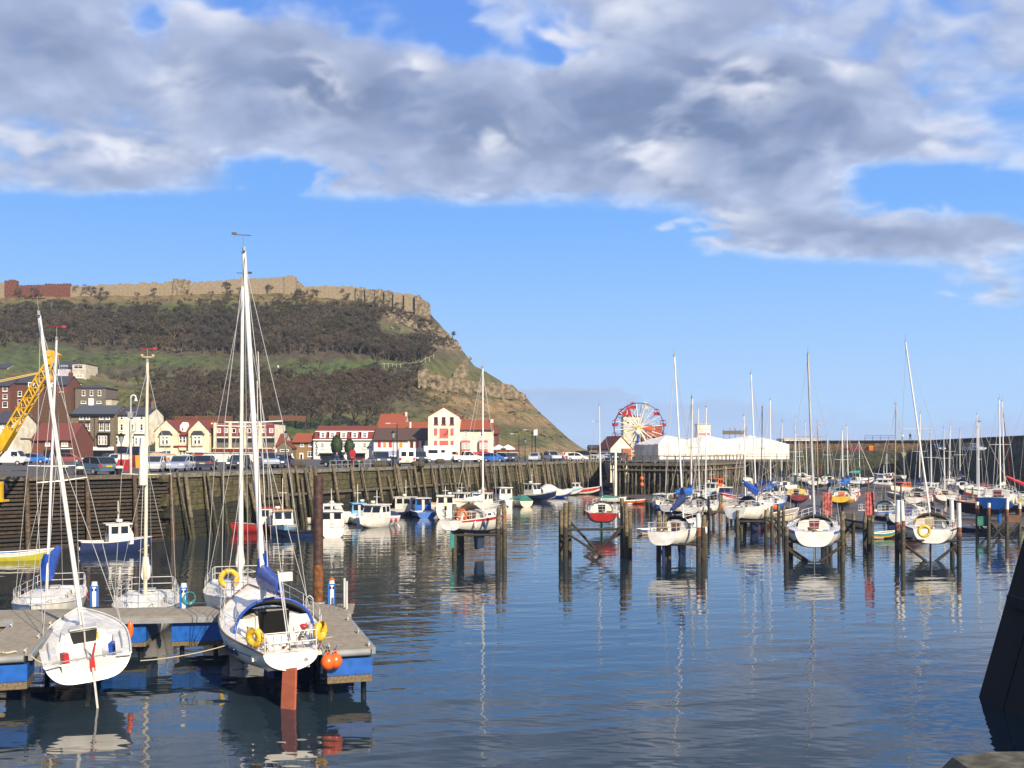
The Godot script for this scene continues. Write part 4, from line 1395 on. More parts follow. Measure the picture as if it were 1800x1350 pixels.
	# white gabled house by the wheel
	h = house("white gabled lifeboat house with a red roof in front of the big wheel", 1072, 1112, 806, 789, 768, 206, 9, "ivory", "redtile", "gable", "gabled_house", "house")
	h.root.rotation.y = deg_to_rad(13)
	solo("orange_container", mb().box(Vector3(0, 1.15, 0), Vector3(1.75, 2.3, 2.4)), mat("container_orange", 0.42, 0.13, 0.06, 0.6, "scuff", 0.5), "orange box with a small white sign in front of the white gabled house", "container", spot(1101, 196, QUAY))
	# distant low buildings along the pier root
	h = house("long low cream building with a row of openings beyond the marquees", 1378, 1441, 786, 772, 770, 300, 8, "ivory", "pale", "flat", "pier_building", "building")
	for i in 8:
		win(h, 1384 + i * 7, 776, 4, 4, "trim", "curtain", 0, false)
	h = house("white square hoarding tower rising behind the middle marquee", 1226, 1249, 800, 746, 745, 262, 4, "white", "pale", "flat", "hoarding", "hoarding")
	panel(h, "red_strip", 1237, 763, 22, 3, paint("pink"), 0.1)
	panel(h, "poster", 1233, 755, 6, 6, wallmat("cream"), 0.1)
	var sk := thing("ride_scaffold", "dark low fairground ride frame seen above the right marquee roof", "ride", spot(1290, 265, QUAY))
	for i in 9:
		var x := (i - 4) * 0.75
		part("strut", mb().tube(Vector3(x, 0, 0), Vector3(x + (0.5 if i % 2 == 0 else -0.5), 7.0 + (i % 3) * 0.5, 0), 0.1), paint("grey"), sk)
	part("panel", mb().box(Vector3(0, 6.6, 0.1), Vector3(6, 1.0, 0.2)), wallmat("grey"), sk)
	h = house("pink and white arcade front low behind the marquees", 1120, 1210, 806, 776, 770, 262, 8, "white", "pantile", "flat", "fair_building", "building")
	h = house("dark low wooded headland house at the root of the pier", 1036, 1062, 800, 788, 783, 300, 8, "stone", "slate", "eaves", "far_house", "house")

# ------------------------------------------------------------------ boats
# Local axes of a boat: bow at -Z, stern at +Z, y = 0 under the canoe body amidships.
class Hull:
	var L := 8.0
	var B := 2.6
	var fs := 1.35     # sheer height at the stern
	var fb := 1.75     # at the bow
	var fm := 1.3      # amidships
	var tw := 0.7      # transom width share
	var ks := 0.55     # how far the keel line rises at the stern
	var kb := 0.75     # at the bow
	var rake := 0.12   # overhang of the bow per metre of height
	var pw := 0.6
	var qw := 1.25
	var trake := 0.25  # transom slope
	var vee := 0.0     # how sharp the sections are towards the stern
	func b(s: float) -> float:
		var m := 0.42
		if s < m:
			return B * 0.5 * lerpf(tw, 1.0, sin(PI * 0.5 * s / m))
		return B * 0.5 * maxf(0.012, 1.0 - pow((s - m) / (1.0 - m), 2.3))
	func sheer(s: float) -> float:
		return fm + (fs - fm) * pow(maxf(0.0, 1.0 - s / 0.4), 2.0) + (fb - fm) * pow(maxf(0.0, (s - 0.3) / 0.7), 1.8)
	func keel(s: float) -> float:
		return ks * pow(maxf(0.0, 1.0 - s / 0.5), 1.8) + kb * pow(maxf(0.0, (s - 0.55) / 0.45), 2.4)
	func z(s: float, y: float) -> float:
		var o := 0.0
		if s > 0.5:
			o = -rake * (y - 0.3) * pow((s - 0.5) * 2.0, 2.0)
		if s < 0.3:
			o = trake * (sheer(0.0) - y) * -pow(1.0 - s / 0.3, 2.0)
		return L * (0.5 - s) + o
	func pt(s: float, th: float, side: float) -> Vector3:
		var a := th * PI * 0.5
		var y := keel(s) + (sheer(s) - keel(s)) * (1.0 - pow(sin(a), qw))
		var x := b(s) * pow(maxf(cos(a), 0.0), pw)
		if vee > 0.0:
			var k := vee * (1.0 - 0.5 * s)
			y = lerpf(y, keel(s) + (sheer(s) - keel(s)) * (1.0 - th), k)
			x = lerpf(x, b(s) * pow(maxf(1.0 - pow(th, 2.4), 0.0), 0.85), k)
		if th > 0.999:
			x = 0.0
		return Vector3(x * side, y, z(s, y))
	func edge(s: float, side: float, inn := 0.0, up := 0.0) -> Vector3:
		var y := sheer(s)
		return Vector3(maxf(b(s) - inn, 0.0) * side, y + up, z(s, y))

func hull_band(h: Hull, t0: float, t1: float, ns := 16, nt := 6) -> MB:
	var m := mb()
	for side in [-1.0, 1.0]:
		var rings := []
		for i in ns + 1:
			var s := float(i) / ns
			var r := []
			for j in nt + 1:
				r.append(h.pt(s, lerpf(t0, t1, float(j) / nt), side))
			rings.append(r)
		m.loft(rings, false, true, Vector3(0, h.sheer(0.5) * 0.9, 0))
	return m

func transom(h: Hull) -> MB:
	var r := []
	for j in 11:
		r.append(h.pt(0.0, j / 10.0, 1.0))
	for j in 10:
		r.append(h.pt(0.0, (9 - j) / 10.0, -1.0))
	return mb().fan(r, Vector3(0, h.sheer(0), -h.L))

# deck with an optional well sunk into it
func deck_of(h: Hull, well0 := 0.06, well1 := 0.36, ww := 0.62, deep := 0.55, ns := 16, camber := 0.06, s_end := 1.0) -> MB:
	var ss := []
	for i in ns + 1:
		ss.append(s_end * i / ns)
	var us := [-1.0, -0.8, -0.4, 0.0, 0.4, 0.8, 1.0]
	if deep > 0.0:
		for e in [well0, well0 + 0.012, well1, well1 - 0.012]:
			ss.append(e)
		for e in [ww, ww - 0.04]:
			us.append(e)
			us.append(-e)
	ss.sort()
	us.sort()
	var m := mb()
	var top := func(s: float, u: float) -> Vector3:
		var y := h.sheer(s) - 0.03 + camber * (1.0 - u * u) * minf(1.0, h.b(s))
		if deep > 0.0 and s > well0 + 0.006 and s < well1 - 0.006 and absf(u) < ww - 0.02:
			y -= deep
		return Vector3(h.b(s) * u * 0.99, y, h.z(s, h.sheer(s)))
	for i in ss.size() - 1:
		for j in us.size() - 1:
			m.face(top.call(ss[i], us[j]), top.call(ss[i], us[j + 1]), top.call(ss[i + 1], us[j + 1]), top.call(ss[i + 1], us[j]), Vector3(0, -30, 0))
	return m

func gunwale(h: Hull, r: float, up := 0.0, ns := 12, s0 := 0.0) -> MB:
	var m := mb()
	for side in [-1.0, 1.0]:
		var p := []
		for i in ns + 1:
			p.append(h.edge(lerpf(s0, 1.0, float(i) / ns), side, 0.0, up))
		m.path(p, r, 5)
	return m

func cabin_rings(h: Hull, s0: float, s1: float, frac: float, ha: float, hf: float, n := 7) -> Array:
	var rings := []
	for i in n + 1:
		var k := float(i) / n
		var s := lerpf(s0, s1, k)
		var w := h.b(s) * frac
		var y0 := h.sheer(s) - 0.08
		var t := lerpf(ha, hf, pow(k, 1.6)) * (1.0 if k < 0.99 else 0.75)
		var zz := h.z(s, h.sheer(s))
		rings.append([Vector3(-w, y0, zz), Vector3(-w * 0.9, y0 + t * 0.82, zz), Vector3(-w * 0.6, y0 + t * 0.98, zz), Vector3(0, y0 + t * 1.06, zz), Vector3(w * 0.6, y0 + t * 0.98, zz), Vector3(w * 0.9, y0 + t * 0.82, zz), Vector3(w, y0, zz)])
	return rings

func guard_rails(h: Hull, s0: float, s1: float, n: int, side: float, tall := 0.55, r := 0.014) -> MB:
	var m := mb()
	if true:
		var last := Vector3.ZERO
		for i in n + 1:
			var p := h.edge(lerpf(s0, s1, float(i) / n), side, 0.06)
			m.tube(p, p + Vector3.UP * tall, r, r, 5)
			if i > 0:
				m.tube(last + Vector3.UP * tall, p + Vector3.UP * tall, r * 0.7, r * 0.7, 4, false)
				m.tube(last + Vector3.UP * tall * 0.55, p + Vector3.UP * tall * 0.55, r * 0.7, r * 0.7, 4, false)
			last = p
	return m

func bow_rail(h: Hull, stern: bool, tall := 0.6, r := 0.018) -> MB:
	var m := mb()
	var s := [0.0, 0.06, 0.12] if stern else [1.0, 0.93, 0.84]
	for k in [1.0, 0.5]:
		var p := []
		for i in 3:
			p.append(h.edge(s[2 - i], -1.0, 0.05) + Vector3.UP * tall * k)
		for i in 3:
			p.append(h.edge(s[i], 1.0, 0.05) + Vector3.UP * tall * k)
		m.path(p, r, 5)
	for side in [-1.0, 1.0]:
		for q in s:
			var e := h.edge(q, side, 0.05)
			m.tube(e, e + Vector3.UP * tall, r, r, 5)
	return m

func opt(o: Dictionary, k: String, d):
	return o.get(k, d)

# a sailing yacht; everything optional comes in `o`
func yacht(label: String, at: Vector3, yaw: float, heel: float, o: Dictionary, group := "") -> Node3D:
	var t := thing(opt(o, "name", "sailing_yacht"), label, "yacht", at, 0, group)
	t.basis = ry(yaw) * Basis(Vector3.BACK, deg_to_rad(heel)) * Basis(Vector3.RIGHT, deg_to_rad(opt(o, "trim", 0.0)))
	var h := Hull.new()
	for k in ["L", "B", "fs", "fb", "fm", "tw", "ks", "kb", "trake", "rake", "pw", "qw", "vee"]:
		if o.has(k):
			h.set(k, o[k])
	var fine: bool = opt(o, "fine", false)
	var ns := 20 if fine else 11
	var hullm := paint(opt(o, "hull", "white"))
	var stripe: float = opt(o, "stripe_w", 0.0)
	if stripe > 0.0:
		part("sheer_stripe", hull_band(h, 0.0, stripe, ns, 2), paint(opt(o, "stripe", "red")), t)
	var wl: float = opt(o, "wl", 0.62)
	part("hull", hull_band(h, stripe, wl, ns, 5), hullm, t)
	part("bottom", hull_band(h, wl, 1.0, ns, 4), paint(opt(o, "bottom", "antiblue")), t)
	part("transom", transom(h), paint(opt(o, "transom", opt(o, "hull", "white"))), t)
	var c0: float = opt(o, "c0", 0.36)
	var c1: float = opt(o, "c1", 0.74)
	var cw: float = opt(o, "cw", 0.62)
	var ch: float = opt(o, "ch", 0.42)
	part("deck", deck_of(h, opt(o, "well0", 0.05), c0, opt(o, "well_w", 0.62), opt(o, "well", 0.5), ns if fine else 9), paint(opt(o, "deck", "white")), t)
	part("gunwale", gunwale(h, opt(o, "rail_r", 0.03), 0.01, 16 if fine else 8), paint(opt(o, "rail", "white")), t)
	var rings := cabin_rings(h, c0, c1, cw, ch, ch * 0.45, 7 if fine else 4)
	part("cabin", mb().loft(rings, true, false), paint(opt(o, "cabin", "white")), t)
	# side lights: panes lying on the cabin sides
	var nw: int = opt(o, "windows", 2)
	for side in [0, 1]:
		for k in nw:
			var i0: int = 0 + k * (rings.size() - 2) / maxi(nw, 1)
			var a: Array = rings[i0]
			var b: Array = rings[i0 + 1]
			var ix := [0, 1] if side == 0 else [6, 5]
			var sg := Vector3(-0.012 if side == 0 else 0.012, 0.006, 0)
			var m := mb()
			var lo0: Vector3 = a[ix[0]].lerp(a[ix[1]], 0.42).lerp(b[ix[0]].lerp(b[ix[1]], 0.42), 0.15)
			var hi0: Vector3 = a[ix[0]].lerp(a[ix[1]], 0.88).lerp(b[ix[0]].lerp(b[ix[1]], 0.88), 0.15)
			var lo1: Vector3 = a[ix[0]].lerp(a[ix[1]], 0.42).lerp(b[ix[0]].lerp(b[ix[1]], 0.42), 0.85)
			var hi1: Vector3 = a[ix[0]].lerp(a[ix[1]], 0.88).lerp(b[ix[0]].lerp(b[ix[1]], 0.88), 0.85)
			m.face(lo0 + sg, lo1 + sg, hi1 + sg, hi0 + sg, Vector3(0, lo0.y - 0.3, lo0.z))
			part("window", m, wallmat("glass"), t)
	# companionway in the aft end of the cabin
	var hz := h.z(c0, h.sheer(c0))
	var hw: float = opt(o, "hatch_w", 0.34)
	var hatch_h: float = opt(o, "hatch_h", ch * 0.8 + float(opt(o, "well", 0.5)) * 0.55)
	part("companionway", mb().prism([Vector2(-hw * 0.8, 0), Vector2(hw * 0.8, 0), Vector2(hw, hatch_h), Vector2(-hw, hatch_h)], 0.0, 0.03, Transform3D(Basis.IDENTITY, Vector3(0, h.sheer(c0) + ch * float(opt(o, "hatch_top", 0.78)) - hatch_h, hz + 0.005))), paint(opt(o, "hatch", "black")), t)
	if opt(o, "well", 0.5) > 0.0:
		part("bulkhead", mb().box(Vector3(0, h.sheer(c0) - 0.3, hz - 0.02), Vector3(h.b(c0) * 1.24, 0.6, 0.03)), paint(opt(o, "cabin", "white")), t)
	part("hatch_slide", mb().box(Vector3(0, h.sheer(c0) + ch * 0.98, hz - 0.35), Vector3(hw * 2.0, 0.05, 0.7)), paint(opt(o, "slide", "light")), t)
	# spars
	var mast_h: float = opt(o, "mast", 9.5)
	var ms: float = opt(o, "mast_s", 0.56)
	var my := h.sheer(ms) + ch * 0.6
	var mz := h.z(ms, h.sheer(ms))
	var mr: float = opt(o, "mast_r", 0.07)
	var alu := mat("spar", 0.62, 0.62, 0.60, 0.4) if opt(o, "spar", "alu") == "alu" else paint(opt(o, "spar", "white"))
	var bend: float = opt(o, "mast_x", 0.0)
	var rk: float = opt(o, "mast_rake", 0.0)
	var foot := Vector3(0, my, mz)
	var head := Vector3(bend, my + mast_h, mz + rk)
	if mast_h > 0.0:
		var mast := part("mast", mb().tube(foot, head, mr, mr * 0.7, 8), alu, t)
		part("mast_cap", mb().box(head + Vector3(0, 0.06, 0.06), Vector3(0.08, 0.14, 0.28)).tube(head, head + Vector3(0.0, 0.55, 0), 0.012, 0.012, 4), paint("grey"), mast)
		if opt(o, "vane", true) and fine:
			part("wind_vane", mb().tube(head + Vector3(-0.3, 0.55, 0), head + Vector3(0.25, 0.55, 0), 0.014, 0.014, 4).box(head + Vector3(-0.3, 0.58, 0), Vector3(0.16, 0.09, 0.012)), paint(opt(o, "vane_color", "black")), mast)
		var spr: float = opt(o, "spreader", 0.5)
		var sw: float = opt(o, "spreader_w", h.B * 0.30)
		var sp := foot.lerp(head, spr)
		if spr > 0.0:
			for sd in [-1.0, 1.0]:
				part("spreader", mb().tube(sp, sp + Vector3(sw * sd, 0.03, 0.05), 0.028, 0.02, 5), alu, mast)
		var wire := mat("wire", 0.35, 0.35, 0.34, 0.4)
		var wr: float = opt(o, "wire_r", 0.012)
		var up := foot.lerp(head, opt(o, "hounds", 0.97))
		for sd in [-1.0, 1.0]:
			var cp := h.edge(ms - 0.03, sd, 0.08)
			if spr > 0.0:
				part("stay", mb().tube(cp, sp + Vector3(sw * sd, 0.03, 0.05), wr, wr, 4, false).tube(sp + Vector3(sw * sd, 0.03, 0.05), up, wr, wr, 4, false), wire, t)
			if fine or spr <= 0.0:
				part("stay", mb().tube(h.edge(ms - 0.07, sd, 0.08), foot.lerp(head, maxf(spr, 0.6) - 0.02), wr, wr, 4, false), wire, t)
		if opt(o, "furler", "") != "":
			part("furled_jib", mb().tube(h.edge(0.985, 1.0, 9.0, 0.25), up, 0.06, 0.03, 7), paint(o.furler), t)
		else:
			part("stay", mb().tube(h.edge(0.99, 1.0, 9.0), up, wr, wr, 4, false), wire, t)
		part("stay", mb().tube(Vector3(0, h.sheer(0.01), h.z(0.01, h.sheer(0.01))), head, wr, wr, 4, false), wire, t)
		var bl: float = opt(o, "boom", 0.0)
		if bl > 0.0:
			var b0 := foot + Vector3(0, opt(o, "boom_y", 0.75), 0.08)
			var b1 := b0 + Vector3(opt(o, "boom_x", 0.0), opt(o, "boom_lift", 0.12), bl)
			part("boom", mb().tube(b0, b1, 0.05, 0.05, 7), alu, t)
			if opt(o, "cover", "") != "":
				var rr := []
				for i in 8:
					var f := i / 7.0
					var c := b0.lerp(b1, f * 0.97) + Vector3(0, 0.07 + 0.10 * (1.0 - f), 0)
					var w := lerpf(0.19, 0.09, f) * (1.0 + 0.16 * sin(f * 19.0)) * float(opt(o, "cover_fat", 1.0))
					var hh := w * 1.45
					var ring := []
					for k in 9:
						var a := TAU * k / 8
						ring.append(c + Vector3(cos(a) * w, sin(a) * hh, 0))
					rr.append(ring)
				var collar := []
				for k in 9:
					var a := TAU * k / 8
					collar.append(foot + Vector3(cos(a) * 0.12, float(opt(o, "boom_y", 0.75)) + 0.95, sin(a) * 0.12))
				part("sail_cover", mb().loft(rr, true, true).loft([rr[0], collar], false, true), paint(o.cover), t)
	# rails
	if opt(o, "guards", true):
		for sd in [-1.0, 1.0]:
			part("guard_rail", guard_rails(h, 0.1, 0.86, 6 if fine else 4, sd), mat("steel", 0.5, 0.5, 0.5, 0.3), t)
		part("pulpit", bow_rail(h, false), mat("steel", 0.5, 0.5, 0.5, 0.3), t)
		if opt(o, "pushpit", true):
			part("pushpit", bow_rail(h, true), mat("steel", 0.5, 0.5, 0.5, 0.3), t)
	# below
	if opt(o, "keel", true):
		part("keel", mb().prism([Vector2(-0.7, 0.15), Vector2(-0.5, -1.15), Vector2(0.6, -1.15), Vector2(0.85, 0.15)], -0.07, 0.07, Transform3D(Basis(Vector3(0, 0, 1), Vector3(0, 1, 0), Vector3(-1, 0, 0)), Vector3.ZERO)), paint(opt(o, "bottom", "antiblue")), t)
	if opt(o, "rudder", true):
		var rz := h.z(0, h.keel(0)) - 0.05
		part("rudder", mb().box(Vector3(0, h.keel(0) - 0.55, rz - 0.25), Vector3(0.06, 1.3, 0.45)), paint(opt(o, "rudder_c", opt(o, "bottom", "antiblue"))), t)
	if opt(o, "outboard", false):
		outboard(t, Vector3(0.45, h.sheer(0) + 0.1, h.z(0, h.sheer(0)) + 0.18))
	if not fine and opt(o, "clutter", true):
		var tone := ["navy", "grey", "tan", "royal", "light", "teal", "darkred"]
		for k in 5:
			var sd := -1.0 if rng.randf() < 0.5 else 1.0
			var e := h.edge(rng.randf_range(0.12, 0.75), sd, -0.13, -0.35)
			part("fender", mb().ball(e, Vector3(0.11, 0.28, 0.11), 7, 5), paint(["white", "navy", "white", "light", "orange"][k]), t)
		if rng.randf() < 0.6:
			var rr := []
			for i in 3:
				var ring := []
				for k in 9:
					var a := PI * k / 8.0
					var s := c0 - 0.02 + i * 0.05
					ring.append(Vector3(cos(a) * h.b(s) * (0.72 - 0.06 * i), h.sheer(s) + sin(a) * (0.95 - 0.22 * i), h.z(s, h.sheer(s))))
				rr.append(ring)
			part("spray_hood", mb().loft(rr, false, true), paint(tone[rng.randi() % 7]), t)
		for k in 4:
			var s := rng.randf_range(0.08, 0.3)
			part(["rope_coil", "locker", "cushion", "bucket"][k], mb().box(Vector3(rng.randf_range(-0.6, 0.6) * h.b(s), h.sheer(s) - rng.randf_range(0.0, 0.25), h.z(s, h.sheer(s))), Vector3(rng.randf_range(0.2, 0.5), rng.randf_range(0.15, 0.4), rng.randf_range(0.2, 0.5)), ry(rng.randf() * 90)), paint(["tan", "brown", tone[rng.randi() % 7], "black"][k]), t)
		part("tiller", mb().tube(Vector3(0, h.sheer(0) + 0.05, h.z(0, 1.2) + 0.05), Vector3(0.1, h.sheer(0) + 0.25, h.z(0, 1.2) - 1.0), 0.035), paint("brown"), t)
		part("boot_stripe", hull_band(h, wl - 0.045, wl - 0.012, ns, 1), paint(opt(o, "boot", "navy")), t).scale = Vector3(1.004, 1, 1.001)
	t.set_meta("hull", h)
	return t

func outboard(t: Node3D, p: Vector3) -> void:
	var m := mb()
	m.prism([Vector2(-0.2, -0.1), Vector2(0.22, -0.1), Vector2(0.24, 0.25), Vector2(0.08, 0.36), Vector2(-0.2, 0.33)], -0.14, 0.14, Transform3D(Basis(Vector3(0, 0, 1), Vector3.UP, Vector3(-1, 0, 0)), p))
	m.box(p + Vector3(0, -0.5, 0.05), Vector3(0.1, 0.8, 0.2)).box(p + Vector3(0, -0.72, 0.06), Vector3(0.24, 0.03, 0.34))
	m.tube(p + Vector3(0, -0.92, -0.1), p + Vector3(0, -0.92, 0.25), 0.06, 0.03, 6)
	part("outboard_motor", m, paint("black"), t)

func lifebuoy(label: String, at: Vector3, bs: Basis, color: String, horseshoe: bool, r := 0.33, group := "") -> Node3D:
	var t := thing("lifebuoy", label, "lifebuoy", at, 0, group)
	t.basis = bs
	if horseshoe:
		part("ring", mb().torus(Vector3.ZERO, r, 0.11, Basis.IDENTITY, 18, 8, -PI * 0.5 + 0.4, PI * 1.5 - 0.4), paint(color), t)
		for a in [PI * 0.1, PI * 0.5, PI * 0.9]:
			part("strap", mb().torus(Vector3(cos(a), sin(a), 0) * r, 0.112, 0.012, Basis(Vector3(cos(a), sin(a), 0), Vector3(0, 0, 1), Vector3(sin(a), -cos(a), 0)), 12, 4), paint("tan"), t)
	else:
		part("ring", mb().torus(Vector3.ZERO, r, 0.1, Basis.IDENTITY, 20, 8), paint(color), t)
		for k in 4:
			var a := TAU * (k + 0.5) / 4
			part("band", mb().torus(Vector3(cos(a), sin(a), 0) * r, 0.102, 0.02, Basis(Vector3(cos(a), sin(a), 0), Vector3(0, 0, 1), Vector3(sin(a), -cos(a), 0)), 12, 5), paint("white"), t)
	return t

# ------------------------------------------------------------------ floating pontoon at the left
func build_pontoon() -> void:
	var deckm := mat("pontoon_deck", 0.27, 0.24, 0.19, 0.9, "plaster", 0.7)
	var deckb := mat("pontoon_deck_b", 0.25, 0.225, 0.18, 0.9, "plaster", 0.6)
	var fend := mat("pontoon_fender", 0.26, 0.28, 0.31, 0.7, "scuff", 0.4)
	var blue := mat("float_blue", 0.015, 0.11, 0.46, 0.35, "scuff", 0.7)
	var crust := mat("float_crust", 0.26, 0.20, 0.13, 0.95, "stone", 1.6)
	var y := 1.5
	var walk := thing("walkway_pontoon", "long grey floating walkway on blue floats across the left foreground", "pontoon", Vector3(-11.9, 0, -37.0), 7.0)
	var half := 9.4
	var boards := mb()
	var boards2 := mb()
	for i in 103:
		var x := -half - 3.4 + i * 0.183
		(boards if rng.randf() < 0.6 else boards2).box(Vector3(x, y - 0.03, 0), Vector3(0.174, 0.06, 2.1))
	part("deck_boards", boards, deckm, walk).set_meta("kind", "stuff")
	part("deck_boards", boards2, deckb, walk).set_meta("kind", "stuff")
	part("edge_fender", mb().box(Vector3(-3.4, y - 0.14, 1.12), Vector3(18.6, 0.2, 0.14)), fend, walk)
	part("edge_fender", mb().box(Vector3(-3.4, y - 0.14, -1.12), Vector3(18.6, 0.2, 0.14)), fend, walk)
	part("frame", mb().box(Vector3(-3.5, y - 0.18, 0), Vector3(18.4, 0.2, 1.9)), paint("black"), walk)
	for x in [-12.0, -8.4, -2.3, 0.35, 3.9]:
		var f := part("float", rounded(Vector3(x, y - 0.62, 0), Vector3(1.75, 0.66, 1.9), 0.06), blue, walk)
		for k in 5:
			part("rib", mb().box(Vector3(x - 0.7 + k * 0.35, y - 0.62, 0.95), Vector3(0.06, 0.6, 0.035)), blue, f)
		part("crust", mb().box(Vector3(x, y - 1.0, 0), Vector3(1.72, 0.22, 1.86)), crust, walk)
		for sx in [-0.6, 0.6]:
			part("leg", mb().tube(Vector3(x + sx, y - 1.0, 0.5), Vector3(x + sx, -1.2, 0.5), 0.09), paint("black"), walk)
	for q in [[-5.5, -32.0, 17, 7.2, "long grey wooden finger pontoon pointing out beside the lifebuoy yacht", 0.25], [-15.5, -31.1, 17, 7.4, "grey finger pontoon at the left edge with a rope laid along its end", 0.2]]:
		var f := thing("finger_pontoon", q[4], "pontoon", Vector3(q[0] - 0.4, 0, q[1] - 1.3), q[2])
		var fl: float = q[3]
		var b1 := mb()
		var b2 := mb()
		for i in int(fl / 0.155):
			var z := fl * 0.5 - 0.08 - i * 0.155
			var w := 1.42 + 0.5 * pow(clampf(1.0 - (z + fl * 0.5) / 1.6, 0, 1), 2.0)
			if z > fl * 0.5 - 0.3:
				w -= (z - fl * 0.5 + 0.3) * 0.9
			(b1 if rng.randf() < 0.6 else b2).box(Vector3(0, y + 0.004 - 0.03, z), Vector3(w, 0.06, 0.147))
		part("deck_boards", b1, deckm, f).set_meta("kind", "stuff")
		part("deck_boards", b2, deckb, f).set_meta("kind", "stuff")
		for s in [-1, 1]:
			part("edge_fender", mb().box(Vector3(s * 0.74, y - 0.12, 0.0), Vector3(0.12, 0.2, fl - 0.5)), fend, f)
		part("end_fender", mb().tube(Vector3(-0.6, y - 0.11, fl * 0.5 - 0.04), Vector3(0.6, y - 0.11, fl * 0.5 - 0.04), 0.11, 0.11, 8), fend, f)
		part("frame", mb().box(Vector3(0, y - 0.18, 0), Vector3(1.3, 0.2, fl - 0.3)), paint("black"), f)
		part("float", rounded(Vector3(0, y - 0.54, fl * 0.5 - 0.75), Vector3(1.36, 0.5, 1.3), 0.05), blue, f)
		part("crust", mb().box(Vector3(0, y - 0.9, fl * 0.5 - 0.76), Vector3(1.33, 0.24, 1.26)), crust, f)
		part("float", rounded(Vector3(0, y - 0.6, -fl * 0.5 + 2.2), Vector3(1.3, 0.5, 1.5), 0.05), blue, f)
		for sx in [-0.5, 0.5]:
			for z in [fl * 0.5 - 0.7, -fl * 0.5 + 2.2]:
				part("leg", mb().tube(Vector3(sx, y - 0.9, z), Vector3(sx, -1.2, z), 0.09), paint("black"), f)
		for s in [-1, 1]:
			part("cleat", mb().tube(Vector3(s * 0.6, y, fl * 0.5 - 0.35), Vector3(s * 0.6, y + 0.1, fl * 0.5 - 0.35), 0.03).tube(Vector3(s * 0.6, y + 0.1, fl * 0.5 - 0.5), Vector3(s * 0.6, y + 0.1, fl * 0.5 - 0.2), 0.03), paint("light"), f)
			for z in [-1.5, 1.0]:
				part("cleat", mb().tube(Vector3(s * 0.6, y, z), Vector3(s * 0.6, y + 0.1, z), 0.03).tube(Vector3(s * 0.6, y + 0.1, z - 0.15), Vector3(s * 0.6, y + 0.1, z + 0.15), 0.03), paint("light"), f)
	# rope lying on the left finger
	var rope := []
	for i in 15:
		rope.append(Vector3(-15.75 + i * 0.085, y + 0.05 + 0.01 * sin(i * 2.0), -28.95 + 0.07 * sin(i * 1.3) - 0.02 * i))
	solo("rope", mb().path(rope, 0.035), mat("rope", 0.42, 0.36, 0.25, 0.95), "pale rope laid across the end of the left finger pontoon", "rope")
	# guide pile
	var gp := thing("guide_pile", "tall round rust brown steel pile standing through the walkway", "pile", spot(559.5, 38.9))
	part("shaft", mb().tube(Vector3(0, 3.0, 0), Vector3(0, high(836, 38.9), 0), 0.19, 0.19, 16), mat("pile_maroon", 0.085, 0.042, 0.034, 0.7, "rust", 0.8), gp)
	part("rusty_foot", mb().tube(Vector3(0, -2, 0), Vector3(0, 3.0, 0), 0.185, 0.19, 16), mat("pile_rust", 0.30, 0.125, 0.035, 0.9, "rust", 0.6), gp)
	part("collar", mb().torus(Vector3(0, y + 0.02, 0), 0.3, 0.05, Basis(Vector3.RIGHT, PI * 0.5), 16, 6), paint("grey"), gp)
	# service pedestals
	for q in [[166, 38.0, "red", "blue service pedestal with a white front and a red hose, left on the walkway", "white"], [323, 37.6, "green", "blue service pedestal with a coiled green hose, in the middle of the walkway", "white"], [583, 38.6, "", "blue service pedestal with an orange cap, beside the rusty pile", "orange"]]:
		var p := thing("service_pedestal", q[3], "service pedestal", spot(q[0], q[1], y), 8)
		part("body", mb().box(Vector3(0, 0.4, 0), Vector3(0.27, 0.8, 0.2)), paint("blue"), p)
		part("front_strip", mb().box(Vector3(0.02, 0.38, 0.105), Vector3(0.13, 0.74, 0.02)), paint("white"), p)
		part("socket", mb().box(Vector3(-0.04, 0.66, 0.12), Vector3(0.07, 0.09, 0.04)), paint("navy"), p)
		part("socket", mb().box(Vector3(0.08, 0.66, 0.12), Vector3(0.07, 0.09, 0.04)), paint("navy"), p)
		part("lamp_cap", mb().tube(Vector3(0, 0.8, 0), Vector3(0, 0.95, 0), 0.12, 0.1, 10), paint("white"), p)
		if q[4] == "orange":
			part("cap_top", mb().tube(Vector3(0, 0.95, 0), Vector3(0, 1.02, 0), 0.13, 0.08, 10), paint("orange"), p)
		if q[2] == "green":
			for k in 4:
				part("hose", mb().torus(Vector3(0.22, 0.42 - 0.01 * k, 0.02 + 0.03 * k), 0.2 + 0.012 * k, 0.02, Basis(Vector3.UP, 0.5), 16, 5), paint("teal"), p)
		elif q[2] == "red":
			part("hose", mb().torus(Vector3(-0.17, 0.42, 0.0), 0.17, 0.018, Basis(Vector3.UP, -0.6), 14, 5), paint("red"), p)
	for q in [[605.5, 37.9, "left"], [609.5, 37.4, "right"]]:
		solo("mooring_post", mb().tube(Vector3.ZERO, Vector3(0, 1.05 + (0.05 if q[2] == "left" else 0.0), 0), 0.045, 0.045, 8), paint("light"), "slim pale metal post at the walkway end, the %s of the two" % q[2], "post", spot(q[0], q[1], y), 0, "posts at the walkway end")
	solo("mooring_hoop", mb().path([Vector3(-0.13, 0, 0), Vector3(-0.13, 0.4, 0), Vector3(0, 0.52, 0), Vector3(0.13, 0.4, 0), Vector3(0.13, 0, 0)], 0.022), paint("light"), "small pale metal hoop on the walkway by the rusty pile", "hoop", spot(544, 37.4, y))
